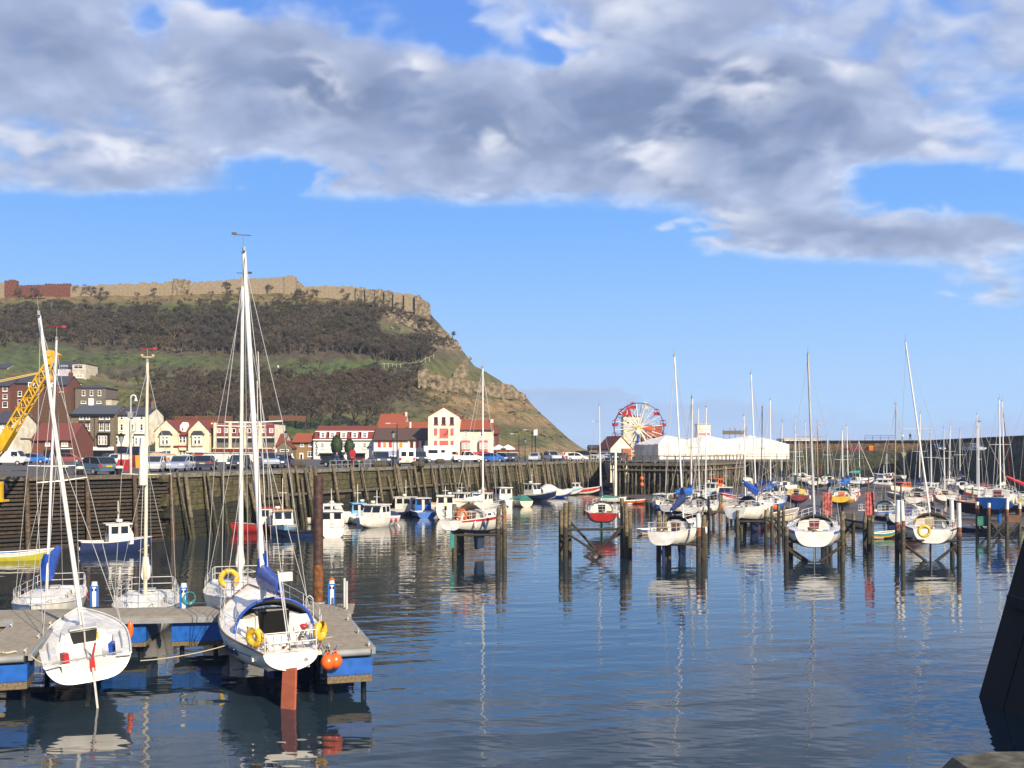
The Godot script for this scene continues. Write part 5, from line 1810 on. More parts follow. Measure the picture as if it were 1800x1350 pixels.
	# orange fenders
	for q in [[Vector3(-5.45, 1.2, -29.45), "round orange buoy hanging nearest at the end of the right finger"], [Vector3(-5.26, 1.21, -29.6), "round orange buoy hanging just behind the nearest one on the finger end"]]:
		var b := thing("buoy", q[1], "buoy", q[0], 30, "orange buoys on the finger end")
		part("body", mb().ball(Vector3.ZERO, Vector3(0.215, 0.235, 0.215), 16, 10), paint("orange"), b)
		part("eye", mb().torus(Vector3(0, 0.25, 0), 0.045, 0.022), paint("orange"), b)
		part("lanyard", mb().tube(Vector3(0, 0.3, 0), Vector3(0.12, 0.42, -0.2), 0.012), paint("navy"), b)
	var fr := thing("rope_bundle", "tangle of blue and white mooring rope on the edge of the right finger", "rope", Vector3(-6.35, y, -31.6), 17)
	for k in 6:
		var pts := []
		for i in 13:
			pts.append(Vector3(rng.randfn(0, 0.07), 0.03 + 0.05 * absf(sin(i * 1.7 + k)), -1.2 + i * 0.22 + rng.randfn(0, 0.03)))
		part("strand", mb().path(pts, 0.02, 4), paint(["navy", "light", "tan", "navy", "white", "grey"][k]), fr)

func rounded(p: Vector3, s: Vector3, r: float) -> MB:
	var poly := []
	var x := s.x * 0.5
	var y := s.y * 0.5
	for q in [[x, -y, 0], [x, y, 1], [-x, y, 2], [-x, -y, 3]]:
		var cx: float = q[0] - signf(q[0]) * r
		var cy: float = q[1] - signf(q[1]) * r
		for k in 3:
			var a: float = (q[2] - 1) * PI * 0.5 + k * PI * 0.25 + 0.0
			poly.append(Vector2(cx + cos(a) * r, cy + sin(a) * r))
	return mb().prism(poly, -s.z * 0.5, s.z * 0.5, Transform3D(Basis.IDENTITY, p))

# ------------------------------------------------------------------ the five yachts at the pontoon
func build_yachts() -> void:
	# near right: the big one with the yellow horseshoe buoys
	var o := {"name": "sailing_yacht", "fine": true, "L": 9.4, "B": 3.15, "fs": 1.18, "fm": 1.32, "fb": 1.95, "tw": 0.50, "ks": 0.66, "kb": 0.8, "wl": 0.88, "bottom": "mauve", "c0": 0.34, "c1": 0.76, "cw": 0.66, "ch": 0.55, "well_w": 0.70, "well": 0.62, "well0": 0.04,
		"mast": 12.0, "mast_x": -0.35, "mast_s": 0.565, "mast_r": 0.108, "mast_rake": 0.1, "boom": 3.5, "cover": "royal", "cover_fat": 1.5, "boom_y": 0.85, "hatch_w": 0.5, "hatch_h": 1.3, "hatch_top": 1.08, "spreader": 0.52, "spreader_w": 0.95, "rail": "brown", "keel": true, "rudder": false, "trake": -0.25, "deck": "white", "wire_r": 0.013, "pw": 0.52, "vee": 0.75, "hatch": "hole"}
	var bpos := Vector3(-8.15, 0.42, -33.3)
	var b := yacht("big white yacht with blue boom cover and two yellow horseshoe buoys at its stern", bpos, 22.0, 1.6, o)
	var h: Hull = b.get_meta("hull")
	# red oxide rudder hanging on the stern
	var rud := part("rudder_blade", mb().prism([Vector2(-0.34, 0.72), Vector2(0.12, 0.80), Vector2(0.02, -0.62), Vector2(-0.46, -0.62)], -0.045, 0.045, Transform3D(Basis(Vector3(0, 0, 1), Vector3(0, 1, 0), Vector3(-1, 0, 0)), Vector3.ZERO)), mat("rudder_red", 0.42, 0.115, 0.06, 0.7, "scuff", 0.8), b)
	rud.position = Vector3(0, 0, h.z(0, h.keel(0)) + 0.12)
	rud.rotation.y = 0.75
	part("skeg", mb().box(Vector3(0, 0.15, h.z(0, h.keel(0)) - 0.55), Vector3(0.1, 1.0, 0.3)), paint("antifoul"), b)
	# spray hood: an arch of grey canvas with a blue edge
	var rings := []
	for i in 5:
		var f := i / 4.0
		var s := lerpf(0.335, 0.50, f)
		var ring := []
		for k in 15:
			var a := PI * k / 14.0
			ring.append(Vector3(cos(a) * h.b(s) * lerpf(0.80, 0.62, f), h.sheer(s) - 0.02 + sin(a) * lerpf(1.02, 0.5, f), h.z(s, h.sheer(s))))
		rings.append(ring)
	part("spray_hood", mb().loft(rings, false, true), mat("canvas_grey", 0.33, 0.34, 0.36, 0.85, "scuff", 0.6), b)
	var edge := []
	for p in rings[0]:
		edge.append(p + Vector3(0, 0.01, 0.02))
	part("hood_edge", mb().path(edge, 0.05, 6), paint("royal"), b)
	# coamings, thwart and lockers in the cockpit
	for sd in [-1.0, 1.0]:
		part("coaming", mb().path([h.edge(0.06, sd, 0.42, 0.12), h.edge(0.2, sd, 0.46, 0.14), h.edge(0.33, sd, 0.45, 0.16)], 0.06, 6), paint("white"), b)
		part("cockpit_seat", mb().box(Vector3(sd * 0.78, h.sheer(0.2) - 0.34, h.z(0.19, 1.2)), Vector3(0.5, 0.1, 2.3)), paint("white"), b)
		part("bulkhead_panel", mb().box(Vector3(sd * 0.84, h.sheer(0.34) + 0.06, h.z(0.34, 1.2) + 0.03), Vector3(0.66, 0.72, 0.04)), paint("white"), b)
		part("winch", mb().tube(h.edge(0.2, sd, 0.4, 0.17), h.edge(0.2, sd, 0.4, 0.34), 0.08, 0.06, 10), paint("silver"), b)
	part("tiller", mb().tube(Vector3(0, h.sheer(0) + 0.05, h.z(0, 1.2) - 0.1), Vector3(0.12, h.sheer(0) + 0.28, h.z(0, 1.2) - 1.3), 0.03), paint("brown"), b)
	part("traveller", mb().box(Vector3(0, h.sheer(0.05) + 0.12, h.z(0.05, 1.2)), Vector3(1.5, 0.06, 0.1)), paint("light"), b)
	part("backstay_block", mb().ball(Vector3(0.22, h.sheer(0.02) + 0.62, h.z(0.02, 1.2)), Vector3(0.13, 0.12, 0.13), 10, 6), paint("white"), b)
	part("danbuoy_float", mb().ball(Vector3(0.42, h.sheer(0.02) + 0.68, h.z(0.02, 1.2)), Vector3(0.14, 0.08, 0.14), 10, 6), paint("red"), b)
	part("mainsheet", mb().tube(Vector3(0, h.sheer(0.05) + 0.15, h.z(0.05, 1.2)), Vector3(0, h.sheer(0.3) + 2.0, h.z(0.22, 1.2)), 0.018).tube(Vector3(0.08, h.sheer(0.05) + 0.15, h.z(0.05, 1.2)), Vector3(0.02, h.sheer(0.3) + 2.0, h.z(0.22, 1.2)), 0.014), paint("light"), b)
	part("radar_box", mb().box(Vector3(0.35, h.sheer(0.3) + 1.72, h.z(0.3, 1.2)), Vector3(0.4, 0.27, 0.24)), paint("white"), b)
	part("steaming_lines", mb().tube(Vector3(0.12, h.sheer(0.5) + 0.9, h.z(0.53, 1.4)), Vector3(0.03, 10.4, h.z(0.56, 1.4)), 0.014, 0.014, 4).tube(Vector3(-0.14, h.sheer(0.5) + 0.9, h.z(0.53, 1.4)), Vector3(-0.03, 9.4, h.z(0.56, 1.4)), 0.014, 0.014, 4), mat("rope_white", 0.6, 0.58, 0.52, 0.8), b)
	for k in 7:
		var cp := Vector3(rng.randf_range(-0.75, 0.75), h.sheer(0.1) - rng.randf_range(0.1, 0.4), h.z(rng.randf_range(0.05, 0.28), 1.2))
		part("rope_coil", mb().torus(cp, 0.13, 0.03, Basis(Vector3(1, 0.3 * k, 0.2).normalized(), 0.4 * k), 12, 5), paint(["tan", "navy", "brown", "red", "tan", "light", "brown"][k]), b)
		part("stanchion", mb().tube(Vector3(-0.66 + 0.22 * k, h.sheer(0.03) + 0.02, h.z(0.03, 1.2)), Vector3(-0.66 + 0.22 * k, h.sheer(0.03) + 0.42, h.z(0.03, 1.2)), 0.016, 0.016, 5), paint("brown" if k % 3 == 0 else "silver"), b)
	part("exhaust", mb().tube(Vector3(0.42, 0.95, h.z(0, 0.95) - 0.02), Vector3(0.42, 0.95, h.z(0, 0.95) + 0.03), 0.06, 0.06, 10), paint("grey"), b)
	part("cove_line", mb().path([h.pt(0.1, 0.3, -1) + Vector3(-0.01, 0, 0), h.pt(0.2, 0.28, -1) + Vector3(-0.01, 0, 0), h.pt(0.3, 0.27, -1) + Vector3(-0.01, 0, 0)], 0.014, 4), paint("navy"), b)
	var ca := h.pt(0.36, 0.3, -1)
	var cb := h.pt(0.18, 0.32, -1)
	var along := (cb - ca).normalized()
	var upv := (h.pt(0.28, 0.2, -1) - h.pt(0.28, 0.42, -1)).normalized()
	upv = (upv - along * upv.dot(along)).normalized()
	var nrm := along.cross(upv)
	for i in 8:
		var sc := 0.355 - i * 0.0195
		var p := h.pt(sc, 0.29, -1)
		var g := "GBR 951A"[i]
		if g != " ":
			lettering(g, 0.3, paint("navy"), b, p + nrm * 0.05, Basis(along, upv, nrm), 0.05)
	for q in [[-1.0, "yellow horseshoe lifebuoy on the stern rail, left of the helm"], [1.0, "yellow horseshoe lifebuoy on the stern rail, right of the helm"]]:
		var p: Vector3 = b.transform * (h.edge(0.05, q[0], 0.0, 0.42) + Vector3(q[0] * 0.02, 0, 0.0))
		lifebuoy(q[1], p, ry(22.0 + q[0] * 48.0) * Basis(Vector3.BACK, PI), "yellow", true, 0.2, "yellow horseshoe lifebuoys")
	var sd2 := thing("folded_ensign", "orange and red danbuoy flags strapped to the backstay of the big yacht", "danbuoy", b.transform * Vector3(0.3, 2.5, 0.6))
	part("flag", mb().box(Vector3(0, 0, 0), Vector3(0.12, 0.42, 0.1)), paint("orange"), sd2)
	part("stave", mb().tube(Vector3(0, -0.9, 0), Vector3(0, 0.5, 0), 0.015), paint("light"), sd2)
	# near left: open-transom racer, heeled to the left
	o = {"fine": true, "L": 7.6, "B": 2.6, "fs": 0.72, "fm": 0.8, "fb": 1.15, "tw": 0.90, "ks": 0.12, "kb": 0.45, "wl": 0.9, "bottom": "white", "c0": 0.40, "c1": 0.78, "cw": 0.56, "ch": 0.34, "well_w": 0.66, "well": 0.34, "well0": -0.02, "pw": 0.5, "qw": 1.6,
		"mast": 10.2, "guards": false, "mast_s": 0.56, "mast_r": 0.082, "boom": 0.0, "hatch_w": 0.4, "hatch": "black", "spreader": 0.47, "spreader_w": 0.75, "keel": true, "rudder": false, "trake": -0.35, "pushpit": false, "rail": "white", "windows": 1, "mast_x": -0.22}
	var a := yacht("white racing dinghy yacht with an open transom and a red tiller, heeled left", Vector3(-13.85, 0.66, -32.4), 25, 6.0, o)
	h = a.get_meta("hull")
	var sz := h.z(0, h.sheer(0))
	part("tiller", mb().tube(Vector3(0.1, h.sheer(0) + 0.02, sz + 0.05), Vector3(0.25, h.sheer(0) + 0.32, sz - 0.75), 0.035), paint("red"), a)
	part("rudder_head", mb().box(Vector3(0.1, h.sheer(0) - 0.12, sz + 0.1), Vector3(0.14, 0.36, 0.16)), paint("red"), a)
	part("rudder_blade", mb().prism([Vector2(-0.1, -0.1), Vector2(0.08, -0.1), Vector2(0.03, -1.9), Vector2(-0.07, -1.9)], -0.03, 0.03, Transform3D(Basis(Vector3(0, 0, 1), Vector3(0, 1, 0), Vector3(-1, 0, 0)), Vector3(0.1, h.sheer(0) - 0.1, sz + 0.14))), paint("light"), a)
	part("traveller_line", mb().tube(Vector3(-0.95, h.sheer(0.04) + 0.02, sz - 0.25), Vector3(0.95, h.sheer(0.04) + 0.02, sz - 0.25), 0.02), paint("grey"), a)
	part("sheet_bag", mb().box(Vector3(-0.62, h.sheer(0.15) - 0.08, sz - 1.1), Vector3(0.14, 0.3, 0.4), Basis(Vector3.UP, 0.3)), paint("red"), a)
	part("sheet_bag", mb().box(Vector3(0.72, h.sheer(0.2) - 0.08, sz - 1.5), Vector3(0.12, 0.3, 0.36), Basis(Vector3.UP, -0.3)), paint("royal"), a)
	part("yellow_label", mb().box(Vector3(0.38, h.sheer(0.4) + 0.06, h.z(0.4, 0.8) + 0.015), Vector3(0.09, 0.22, 0.02)), paint("yellow"), a)
	part("mainsheet", mb().path([Vector3(0, h.sheer(0.4) + 0.75, h.z(0.5, 0.8)), Vector3(0.02, h.sheer(0.3) + 0.2, h.z(0.39, 0.8)), Vector3(0.0, h.sheer(0.25) - 0.25, h.z(0.36, 0.8)), Vector3(0.1, h.sheer(0.1) - 0.1, h.z(0.12, 0.8))], 0.03), mat("rope", 0.42, 0.36, 0.25, 0.95), a)
	for sd in [-1.0, 1.0]:
		part("side_track", mb().path([h.edge(0.1, sd, 0.22, 0.05), h.edge(0.3, sd, 0.24, 0.06), h.edge(0.42, sd, 0.24, 0.06)], 0.022), paint("silver"), a)
		part("toe_strap", mb().path([Vector3(sd * 0.5, h.sheer(0.05) - 0.25, sz - 0.4), Vector3(sd * 0.5, h.sheer(0.2) - 0.2, sz - 1.6), Vector3(sd * 0.52, h.sheer(0.35) - 0.22, sz - 2.5)], 0.02), paint("light"), a)
	for q in [[0.42, "orange fender squeezed between the racing yacht and the left finger", -1.0], [0.5, "orange fender on the right side of the racing yacht", 1.0]]:
		solo("fender", mb().ball(Vector3.ZERO, Vector3(0.1, 0.3, 0.1), 10, 8), paint("orange" if q[2] < 0 else "orange"), q[1], "fender", a.transform * h.edge(q[0], q[2], -0.14, -0.1))
	# three beyond the walkway
	o = {"fine": true, "L": 8.0, "B": 2.8, "fs": 1.3, "fm": 1.2, "fb": 1.6, "ch": 0.5, "mast": 11.0, "mast_r": 0.06, "boom": 3.0, "cover": "royal", "cover_fat": 1.7, "boom_lift": 0.8, "mast_x": -0.4, "wire_r": 0.012, "spreader": 0.5, "spreader_w": 0.95, "vane_color": "red", "wl": 0.75, "furler": ""}
	yacht("white yacht behind the walkway at far left, blue sail cover and red wind vane", Vector3(-20.3, -0.3, -43.6), 196, 0, o)
	o = {"fine": true, "L": 7.6, "B": 2.7, "fs": 1.3, "fm": 1.2, "fb": 1.55, "ch": 0.55, "mast": 9.9, "mast_r": 0.082, "boom": 2.6, "cover": "white", "wire_r": 0.012, "spreader": 0.52, "spreader_w": 0.98, "wl": 0.75, "spar": "cream", "vane_color": "red"}
	var e := yacht("white yacht behind the walkway with a cream mast and a white sail tube", Vector3(-15.6, -0.3, -42.4), 196, 0.5, o)
	h = e.get_meta("hull")
	part("rolled_sail", mb().tube(Vector3(0.13, 6.3, h.z(0.56, 1.2) - 0.1), Vector3(0.13, 8.3, h.z(0.56, 1.2) - 0.1), 0.17, 0.15, 10), paint("white"), e)
	part("masthead_light", mb().box(Vector3(0, 11.7, h.z(0.56, 1.2)), Vector3(0.5, 0.05, 0.05)).ball(Vector3(-0.22, 11.75, h.z(0.56, 1.2)), Vector3(0.07, 0.07, 0.07)).ball(Vector3(0.22, 11.75, h.z(0.56, 1.2)), Vector3(0.07, 0.07, 0.07)), paint("tan"), e)
	o = {"fine": true, "L": 8.6, "B": 3.0, "fs": 1.35, "fm": 1.3, "fb": 1.7, "ch": 0.55, "mast": 12.7, "mast_r": 0.095, "boom": 3.2, "cover": "white", "wire_r": 0.012, "spreader": 0.53, "spreader_w": 1.0, "wl": 0.75, "mast_x": -0.1, "spar": "white"}
	var c := yacht("white yacht moored bow-on behind the walkway, close left of the big yacht", Vector3(-11.7, 0.05, -42.8), 197, 0, o)
	h = c.get_meta("hull")
	lifebuoy("yellow lifebuoy hung on the bow rail of the yacht behind the walkway", c.transform * (h.edge(0.9, 1.0, 0.0, 0.75)), ry(17), "yellow", true, 0.3)
	# a blue and white boat cut off by the left edge
	o = {"fine": true, "L": 6.5, "B": 2.4, "fs": 0.8, "fm": 0.8, "fb": 1.1, "hull": "white", "ch": 0.4, "mast": 8.0, "wl": 0.7, "well": 0.5, "deck": "royal", "tw": 0.8, "stripe": "royal", "stripe_w": 0.2}
	yacht("small blue decked yacht cut by the left edge, moored beside the left finger", Vector3(-18.25, 0.6, -32.6), 18, 0, o)
	# mooring lines
	var lines := mat("rope", 0.42, 0.36, 0.25, 0.95)
	for q in [[Vector3(-13.95, 1.5, -28.9), Vector3(-13.2, 1.35, -28.9), 0.14, "slack mooring rope between the left finger and the racing yacht"], [Vector3(-10.9, 1.3, -29.2), Vector3(-8.6, 1.45, -31.4), 0.1, "thin mooring rope from the racing yacht to the big yacht"], [Vector3(-6.6, 1.75, -31.2), Vector3(-5.7, 1.55, -31.6), 0.1, "mooring rope from the big yacht to the right finger"]]:
		var p := []
		for i in 9:
			var f := i / 8.0
			p.append(q[0].lerp(q[1], f) - Vector3.UP * q[2] * 4.0 * f * (1 - f))
		solo("mooring_rope", mb().path(p, 0.016, 4), lines, q[3], "rope")

# ------------------------------------------------------------------ drying berths: yachts standing between timber posts
# posts: [column, distance, top row, kind] with kind 0 weathered, 1 white topped, 2 pink board
func berth(label: String, posts: Array, links: Array, d0: float, py0 := 0.0) -> Node3D:
	var c := spot(posts[0][0], posts[0][1])
	var t := thing("timber_berth", label, "timber berth", c)
	var up := mat("berth_wood", 0.26, 0.21, 0.13, 0.9, "wood", 0.6)
	var wet := mat("berth_wet", 0.085, 0.078, 0.042, 0.7, "wood", 0.6)
	var dark := mat("berth_dark", 0.05, 0.043, 0.032, 0.85, "wood", 0.6)
	var pts := []
	for q in posts:
		var p := spot(q[0], q[1]) - c
		var top := high(q[2], q[1])
		var r: float = 0.15 if q[1] > 75 else 0.16
		var m := minf(1.9 + rng.randf_range(-0.2, 0.3), top - 0.6)
		pts.append([p, top])
		var lean := Vector3(rng.randf_range(-0.08, 0.08), 0, 0)
		var bm := mb().box(Vector3(0, 0, 0), Vector3(r * 2, top - m, r * 2), ry(rng.randf_range(-20, 20)))
		var o := part("post", mb().tube(p + Vector3.UP * m, p + Vector3.UP * top + lean, r, r * 0.92, 8), up if q[3] == 0 or q[3] == 2 else paint("white"), t)
		part("weedy_foot", mb().tube(p - Vector3.UP * 1.5, p + Vector3.UP * m, r * 1.1, r, 8), wet if rng.randf() < 0.6 else dark, o)
		if q[3] == 1:
			part("rusty_band", mb().tube(p + Vector3.UP * (m - 0.1), p + Vector3.UP * (m + 0.5), r * 1.04, r * 1.03, 8), mat("post_orange", 0.32, 0.12, 0.06, 0.85, "wood", 0.6), o)
		if q[3] == 2:
			part("pink_board", mb().box(p + Vector3(0, top - 0.55, r + 0.05), Vector3(0.72, 1.75, 0.06)), mat("pink_board", 0.66, 0.16, 0.15, 0.8, "wood", 0.5), t)
			for k in 3:
				part("batten", mb().box(p + Vector3(-0.24 + 0.24 * k, top - 0.55, r + 0.1), Vector3(0.03, 1.7, 0.05)), mat("pink_board", 0.66, 0.16, 0.15, 0.8, "wood", 0.5), t)
	for l in links: # post, height, post, height
		var a: Vector3 = pts[l[0]][0] + Vector3.UP * l[1]
		var b: Vector3 = pts[l[2]][0] + Vector3.UP * l[3]
		part("brace", mb().tube(a, b, 0.1, 0.1, 6), dark, t)
	return t

func build_berths() -> void:
	berth("weathered timber berth of thick posts under the red striped white yacht", [[799, 67.3, 886, 0], [805, 71.5, 892, 0], [812, 74, 895, 0], [875, 67.6, 893, 0], [887, 70, 884, 0], [881, 74, 889, 0]], [[0, 1.7, 3, 1.7], [0, 0.3, 2, 1.6], [3, 0.2, 5, 1.6], [1, 1.6, 4, 1.6], [0, 1.5, 1, 0.1]], 67)
	yacht("white yacht with a red cove stripe standing high on the timber berth by the quay", spot(843, 70.5, 1.62), -26, 0, {"L": 8.2, "B": 2.75, "fs": 1.1, "fm": 1.15, "fb": 1.55, "stripe": "red", "stripe_w": 0.16, "wl": 0.66, "bottom": "antiblue", "tw": 0.62, "ks": 0.45, "mast": 10.2, "boom": 2.8, "cover": "white", "rudder_c": "teal", "trake": -0.2, "hatch": "brown", "windows": 2, "wire_r": 0.014})
	lifebuoy("bright orange lifebuoy box on the stern of the red striped yacht", spot(812, 66.9, 3.1), ry(-20), "orange", true, 0.3)
	berth("broken double timber dolphin with crossed braces standing alone in the water", [[986, 70.5, 897, 0], [994, 69.6, 884, 0], [1001, 71, 882, 0], [997, 73, 890, 0], [1094, 70, 876, 0], [1101, 69.4, 884, 0], [1107, 71, 897, 0], [1098, 73, 890, 0]], [[1, 1.9, 4, 1.9], [1, 1.7, 4, -0.9], [1, 0.6, 2, 1.8], [4, 1.7, 1, -0.9], [5, 0.6, 7, 1.9], [2, 2.4, 4, -1.6], [5, 2.4, 1, -1.8], [0, 0.5, 3, 1.0], [6, 0.4, 4, 1.0]], 70)
	yacht("small red hulled yacht with a white cabin between the two broken dolphins", spot(1057, 92, 0.75), -3, 0, {"L": 7.4, "B": 3.0, "fs": 1.1, "fm": 1.15, "fb": 1.5, "hull": "red", "wl": 0.5, "bottom": "green", "cabin": "white", "mast": 9.2, "ch": 0.7, "cw": 0.74, "boom": 2.6, "cover": "navy", "tw": 0.8, "ks": 0.35, "deck": "cream", "mast_x": -0.2})
	berth("dark timber berth and a tall white board beside the yacht with the navy boom cover", [[1158, 66.5, 898, 0], [1168, 67.5, 905, 0], [1176, 69, 910, 0], [1228, 66, 903, 1], [1236, 68, 905, 0], [1240, 71, 915, 0]], [[0, 1.2, 3, 1.2], [0, 0.2, 2, 1.4], [3, 0.2, 5, 1.4], [1, 1.3, 4, 1.2], [3, 1.4, 4, -0.4]], 66)
	yacht("white yacht with its sail under a navy cover, standing beside the tall white board", spot(1199, 69.5, 0.85), -27, 2, {"L": 8.4, "B": 2.9, "fs": 1.2, "fm": 1.2, "fb": 1.65, "wl": 0.74, "stripe": "navy", "bottom": "navy", "tw": 0.70, "ks": 0.32, "mast": 11.6, "boom": 2.6, "cover": "navy", "boom_lift": -0.6, "boom_y": 1.4, "cover_fat": 1.3, "trake": -0.2, "hatch": "brown", "ch": 0.6, "mast_x": -0.25, "outboard": false, "wire_r": 0.014})
	berth("weedy timber posts around the white yacht with the turquoise rudder", [[1296, 87, 897, 0], [1303, 89, 890, 0], [1309, 91, 893, 0], [1346, 87, 896, 0], [1357, 88, 893, 0], [1369, 90, 886, 0], [1377, 92, 889, 0]], [[0, 1.2, 3, 1.2], [0, 0.1, 2, 1.5], [3, 0.1, 6, 1.5], [3, 1.5, 5, 0.2], [1, 1.3, 5, 1.3], [4, 1.6, 6, 0.1]], 87)
	yacht("white yacht with a turquoise rudder propped between weedy posts", spot(1326, 90.5, 1.05), -38, 1, {"L": 8.0, "B": 2.8, "fs": 1.35, "fm": 1.35, "fb": 1.75, "wl": 0.74, "bottom": "navy", "tw": 0.72, "ks": 0.35, "mast": 11.7, "boom": 2.7, "cover": "royal", "cover_fat": 1.5, "boom_lift": 1.1, "rudder_c": "teal", "trake": -0.2, "mast_x": -0.3, "hatch": "black", "stripe": "navy", "wire_r": 0.015})
	berth("timber berth with one tall brown post beside the blue sheered yacht", [[1382, 66.8, 926, 0], [1390, 69.5, 930, 0], [1481, 67.2, 899, 0], [1476, 71, 915, 0]], [[0, 1.3, 2, 1.3], [0, 1.0, 2, -1.6], [0, 0.85, 2, -1.9], [2, 1.0, 0, -1.6], [1, 1.2, 3, 1.2]], 67)
	yacht("large white yacht with a blue sheer stripe and a broad stern, front centre right", spot(1432, 71.0, 0.62), -17, 0.5, {"L": 10.2, "B": 3.75, "fs": 1.42, "fm": 1.42, "fb": 1.9, "stripe": "blue", "stripe_w": 0.16, "wl": 0.8, "bottom": "navy", "tw": 0.66, "ks": 0.42, "mast": 11.9, "mast_r": 0.1, "spar": "silver", "boom": 0.0, "trake": -0.25, "mast_x": -0.35, "ch": 0.6, "rudder_c": "grey", "hatch": "darkred", "cabin": "white", "wire_r": 0.015, "spreader": 0.5, "transom": "white"})
	berth("pair of pink boards on weathered posts behind the blue sheered yacht", [[1453, 78, 873, 2], [1446, 80, 880, 0], [1460, 80, 880, 0]], [[1, 1.5, 2, 1.5], [0, 2.0, 2, 0.4]], 78)
	berth("single pink board on dark posts between the two yachts at the right", [[1527, 76, 873, 2], [1520, 79, 900, 0], [1533, 79, 903, 0], [1500, 82, 902, 0], [1484, 84, 905, 0]], [[0, 1.6, 1, 0.3], [0, 0.3, 2, 1.7], [3, 1.6, 4, 1.6], [3, 0.4, 4, 1.5], [3, 1.5, 4, 0.4], [1, 1.7, 3, 1.6]], 76)
	berth("four tall white topped posts around the yacht with the yellow lifebuoy", [[1577, 69.5, 879, 1], [1587, 67.2, 880, 1], [1674, 69.2, 879, 1], [1686, 67, 884, 1]], [[1, 1.35, 3, 1.35], [0, 1.3, 2, 1.3], [1, 1.2, 3, -1.8], [3, 1.2, 1, -1.8], [0, 1.1, 1, 0.2], [2, 1.1, 3, 0.2]], 67)
	yacht("white yacht with a brown stripe and yellow lifebuoy between four white topped posts", spot(1636, 71.5, 0.78), -22, 0, {"L": 9.6, "B": 3.5, "fs": 1.35, "fm": 1.35, "fb": 1.8, "stripe": "black", "stripe_w": 0.12, "wl": 0.7, "bottom": "darkred", "tw": 0.66, "ks": 0.4, "mast": 12.8, "boom": 0.0, "trake": -0.25, "mast_x": -1.7, "ch": 0.6, "hatch": "tan", "cabin": "cream", "rudder_c": "grey", "wire_r": 0.015})
	lifebuoy("yellow and white lifebuoy hung on the stern of the brown striped yacht", spot(1624.5, 66.4, 2.05), ry(-10), "yellow", false, 0.34)
	berth("white topped posts with dark boards around the blue bottomed white yacht", [[1718, 87, 882, 1], [1738, 86, 884, 1], [1770, 86, 880, 1], [1792, 87, 885, 1]], [[0, 1.2, 1, 0.0], [1, 1.4, 2, -0.6], [2, 1.4, 1, -0.6], [0, 0.1, 1, 0.1], [2, 0.1, 3, 1.2]], 87)
	var bd := solo("dark_board", mb().box(Vector3(0, 0, 0), Vector3(1.0, 0.8, 0.1)), paint("green"), "dark green board nailed between the two left white topped posts", "board", spot(1728, 86.3, 1.3))
	bd = solo("dark_board", mb().box(Vector3(0, 0, 0), Vector3(1.1, 0.6, 0.1)), paint("brown"), "dark brown board nailed between the two right white topped posts", "board", spot(1781, 86.3, 1.5))
	yacht("white cabined yacht with a bright blue bottom standing high on posts at right", spot(1757, 89.5, 2.05), -35, 0, {"L": 7.4, "B": 2.9, "fs": 1.25, "fm": 1.3, "fb": 1.6, "hull": "white", "wl": 0.3, "bottom": "blue", "tw": 0.8, "ks": 0.25, "mast": 8.2, "boom": 0.0, "ch": 0.7, "cw": 0.74, "hatch": "darkred", "transom": "blue", "stripe": "white", "rudder": false, "mast_x": -0.1})
	# open piled walkway between the berths
	var w := thing("timber_gangway", "narrow weedy timber gangway running back between the drying berths", "gangway", spot(1262, 96))
	var wet := mat("berth_wet", 0.085, 0.078, 0.042, 0.7, "wood", 0.6)
	for i in 11:
		for s in [-1, 1]:
			var p := Vector3(s * 0.9 + 0.02 * i, 0, -i * 3.4)
			part("post", mb().tube(p - Vector3.UP * 1.5, p + Vector3.UP * rng.randf_range(1.9, 3.2), 0.15, 0.13, 7), wet if i % 2 == 0 else mat("berth_wood", 0.26, 0.21, 0.13, 0.9, "wood", 0.6), w)
		part("cross_beam", mb().box(Vector3(0.02 * i, 1.5, -i * 3.4), Vector3(2.1, 0.2, 0.2)), wet, w)
	for s in [-1, 1]:
		part("stringer", mb().box(Vector3(s * 0.9, 1.3, -17), Vector3(0.16, 0.22, 36)), wet, w)

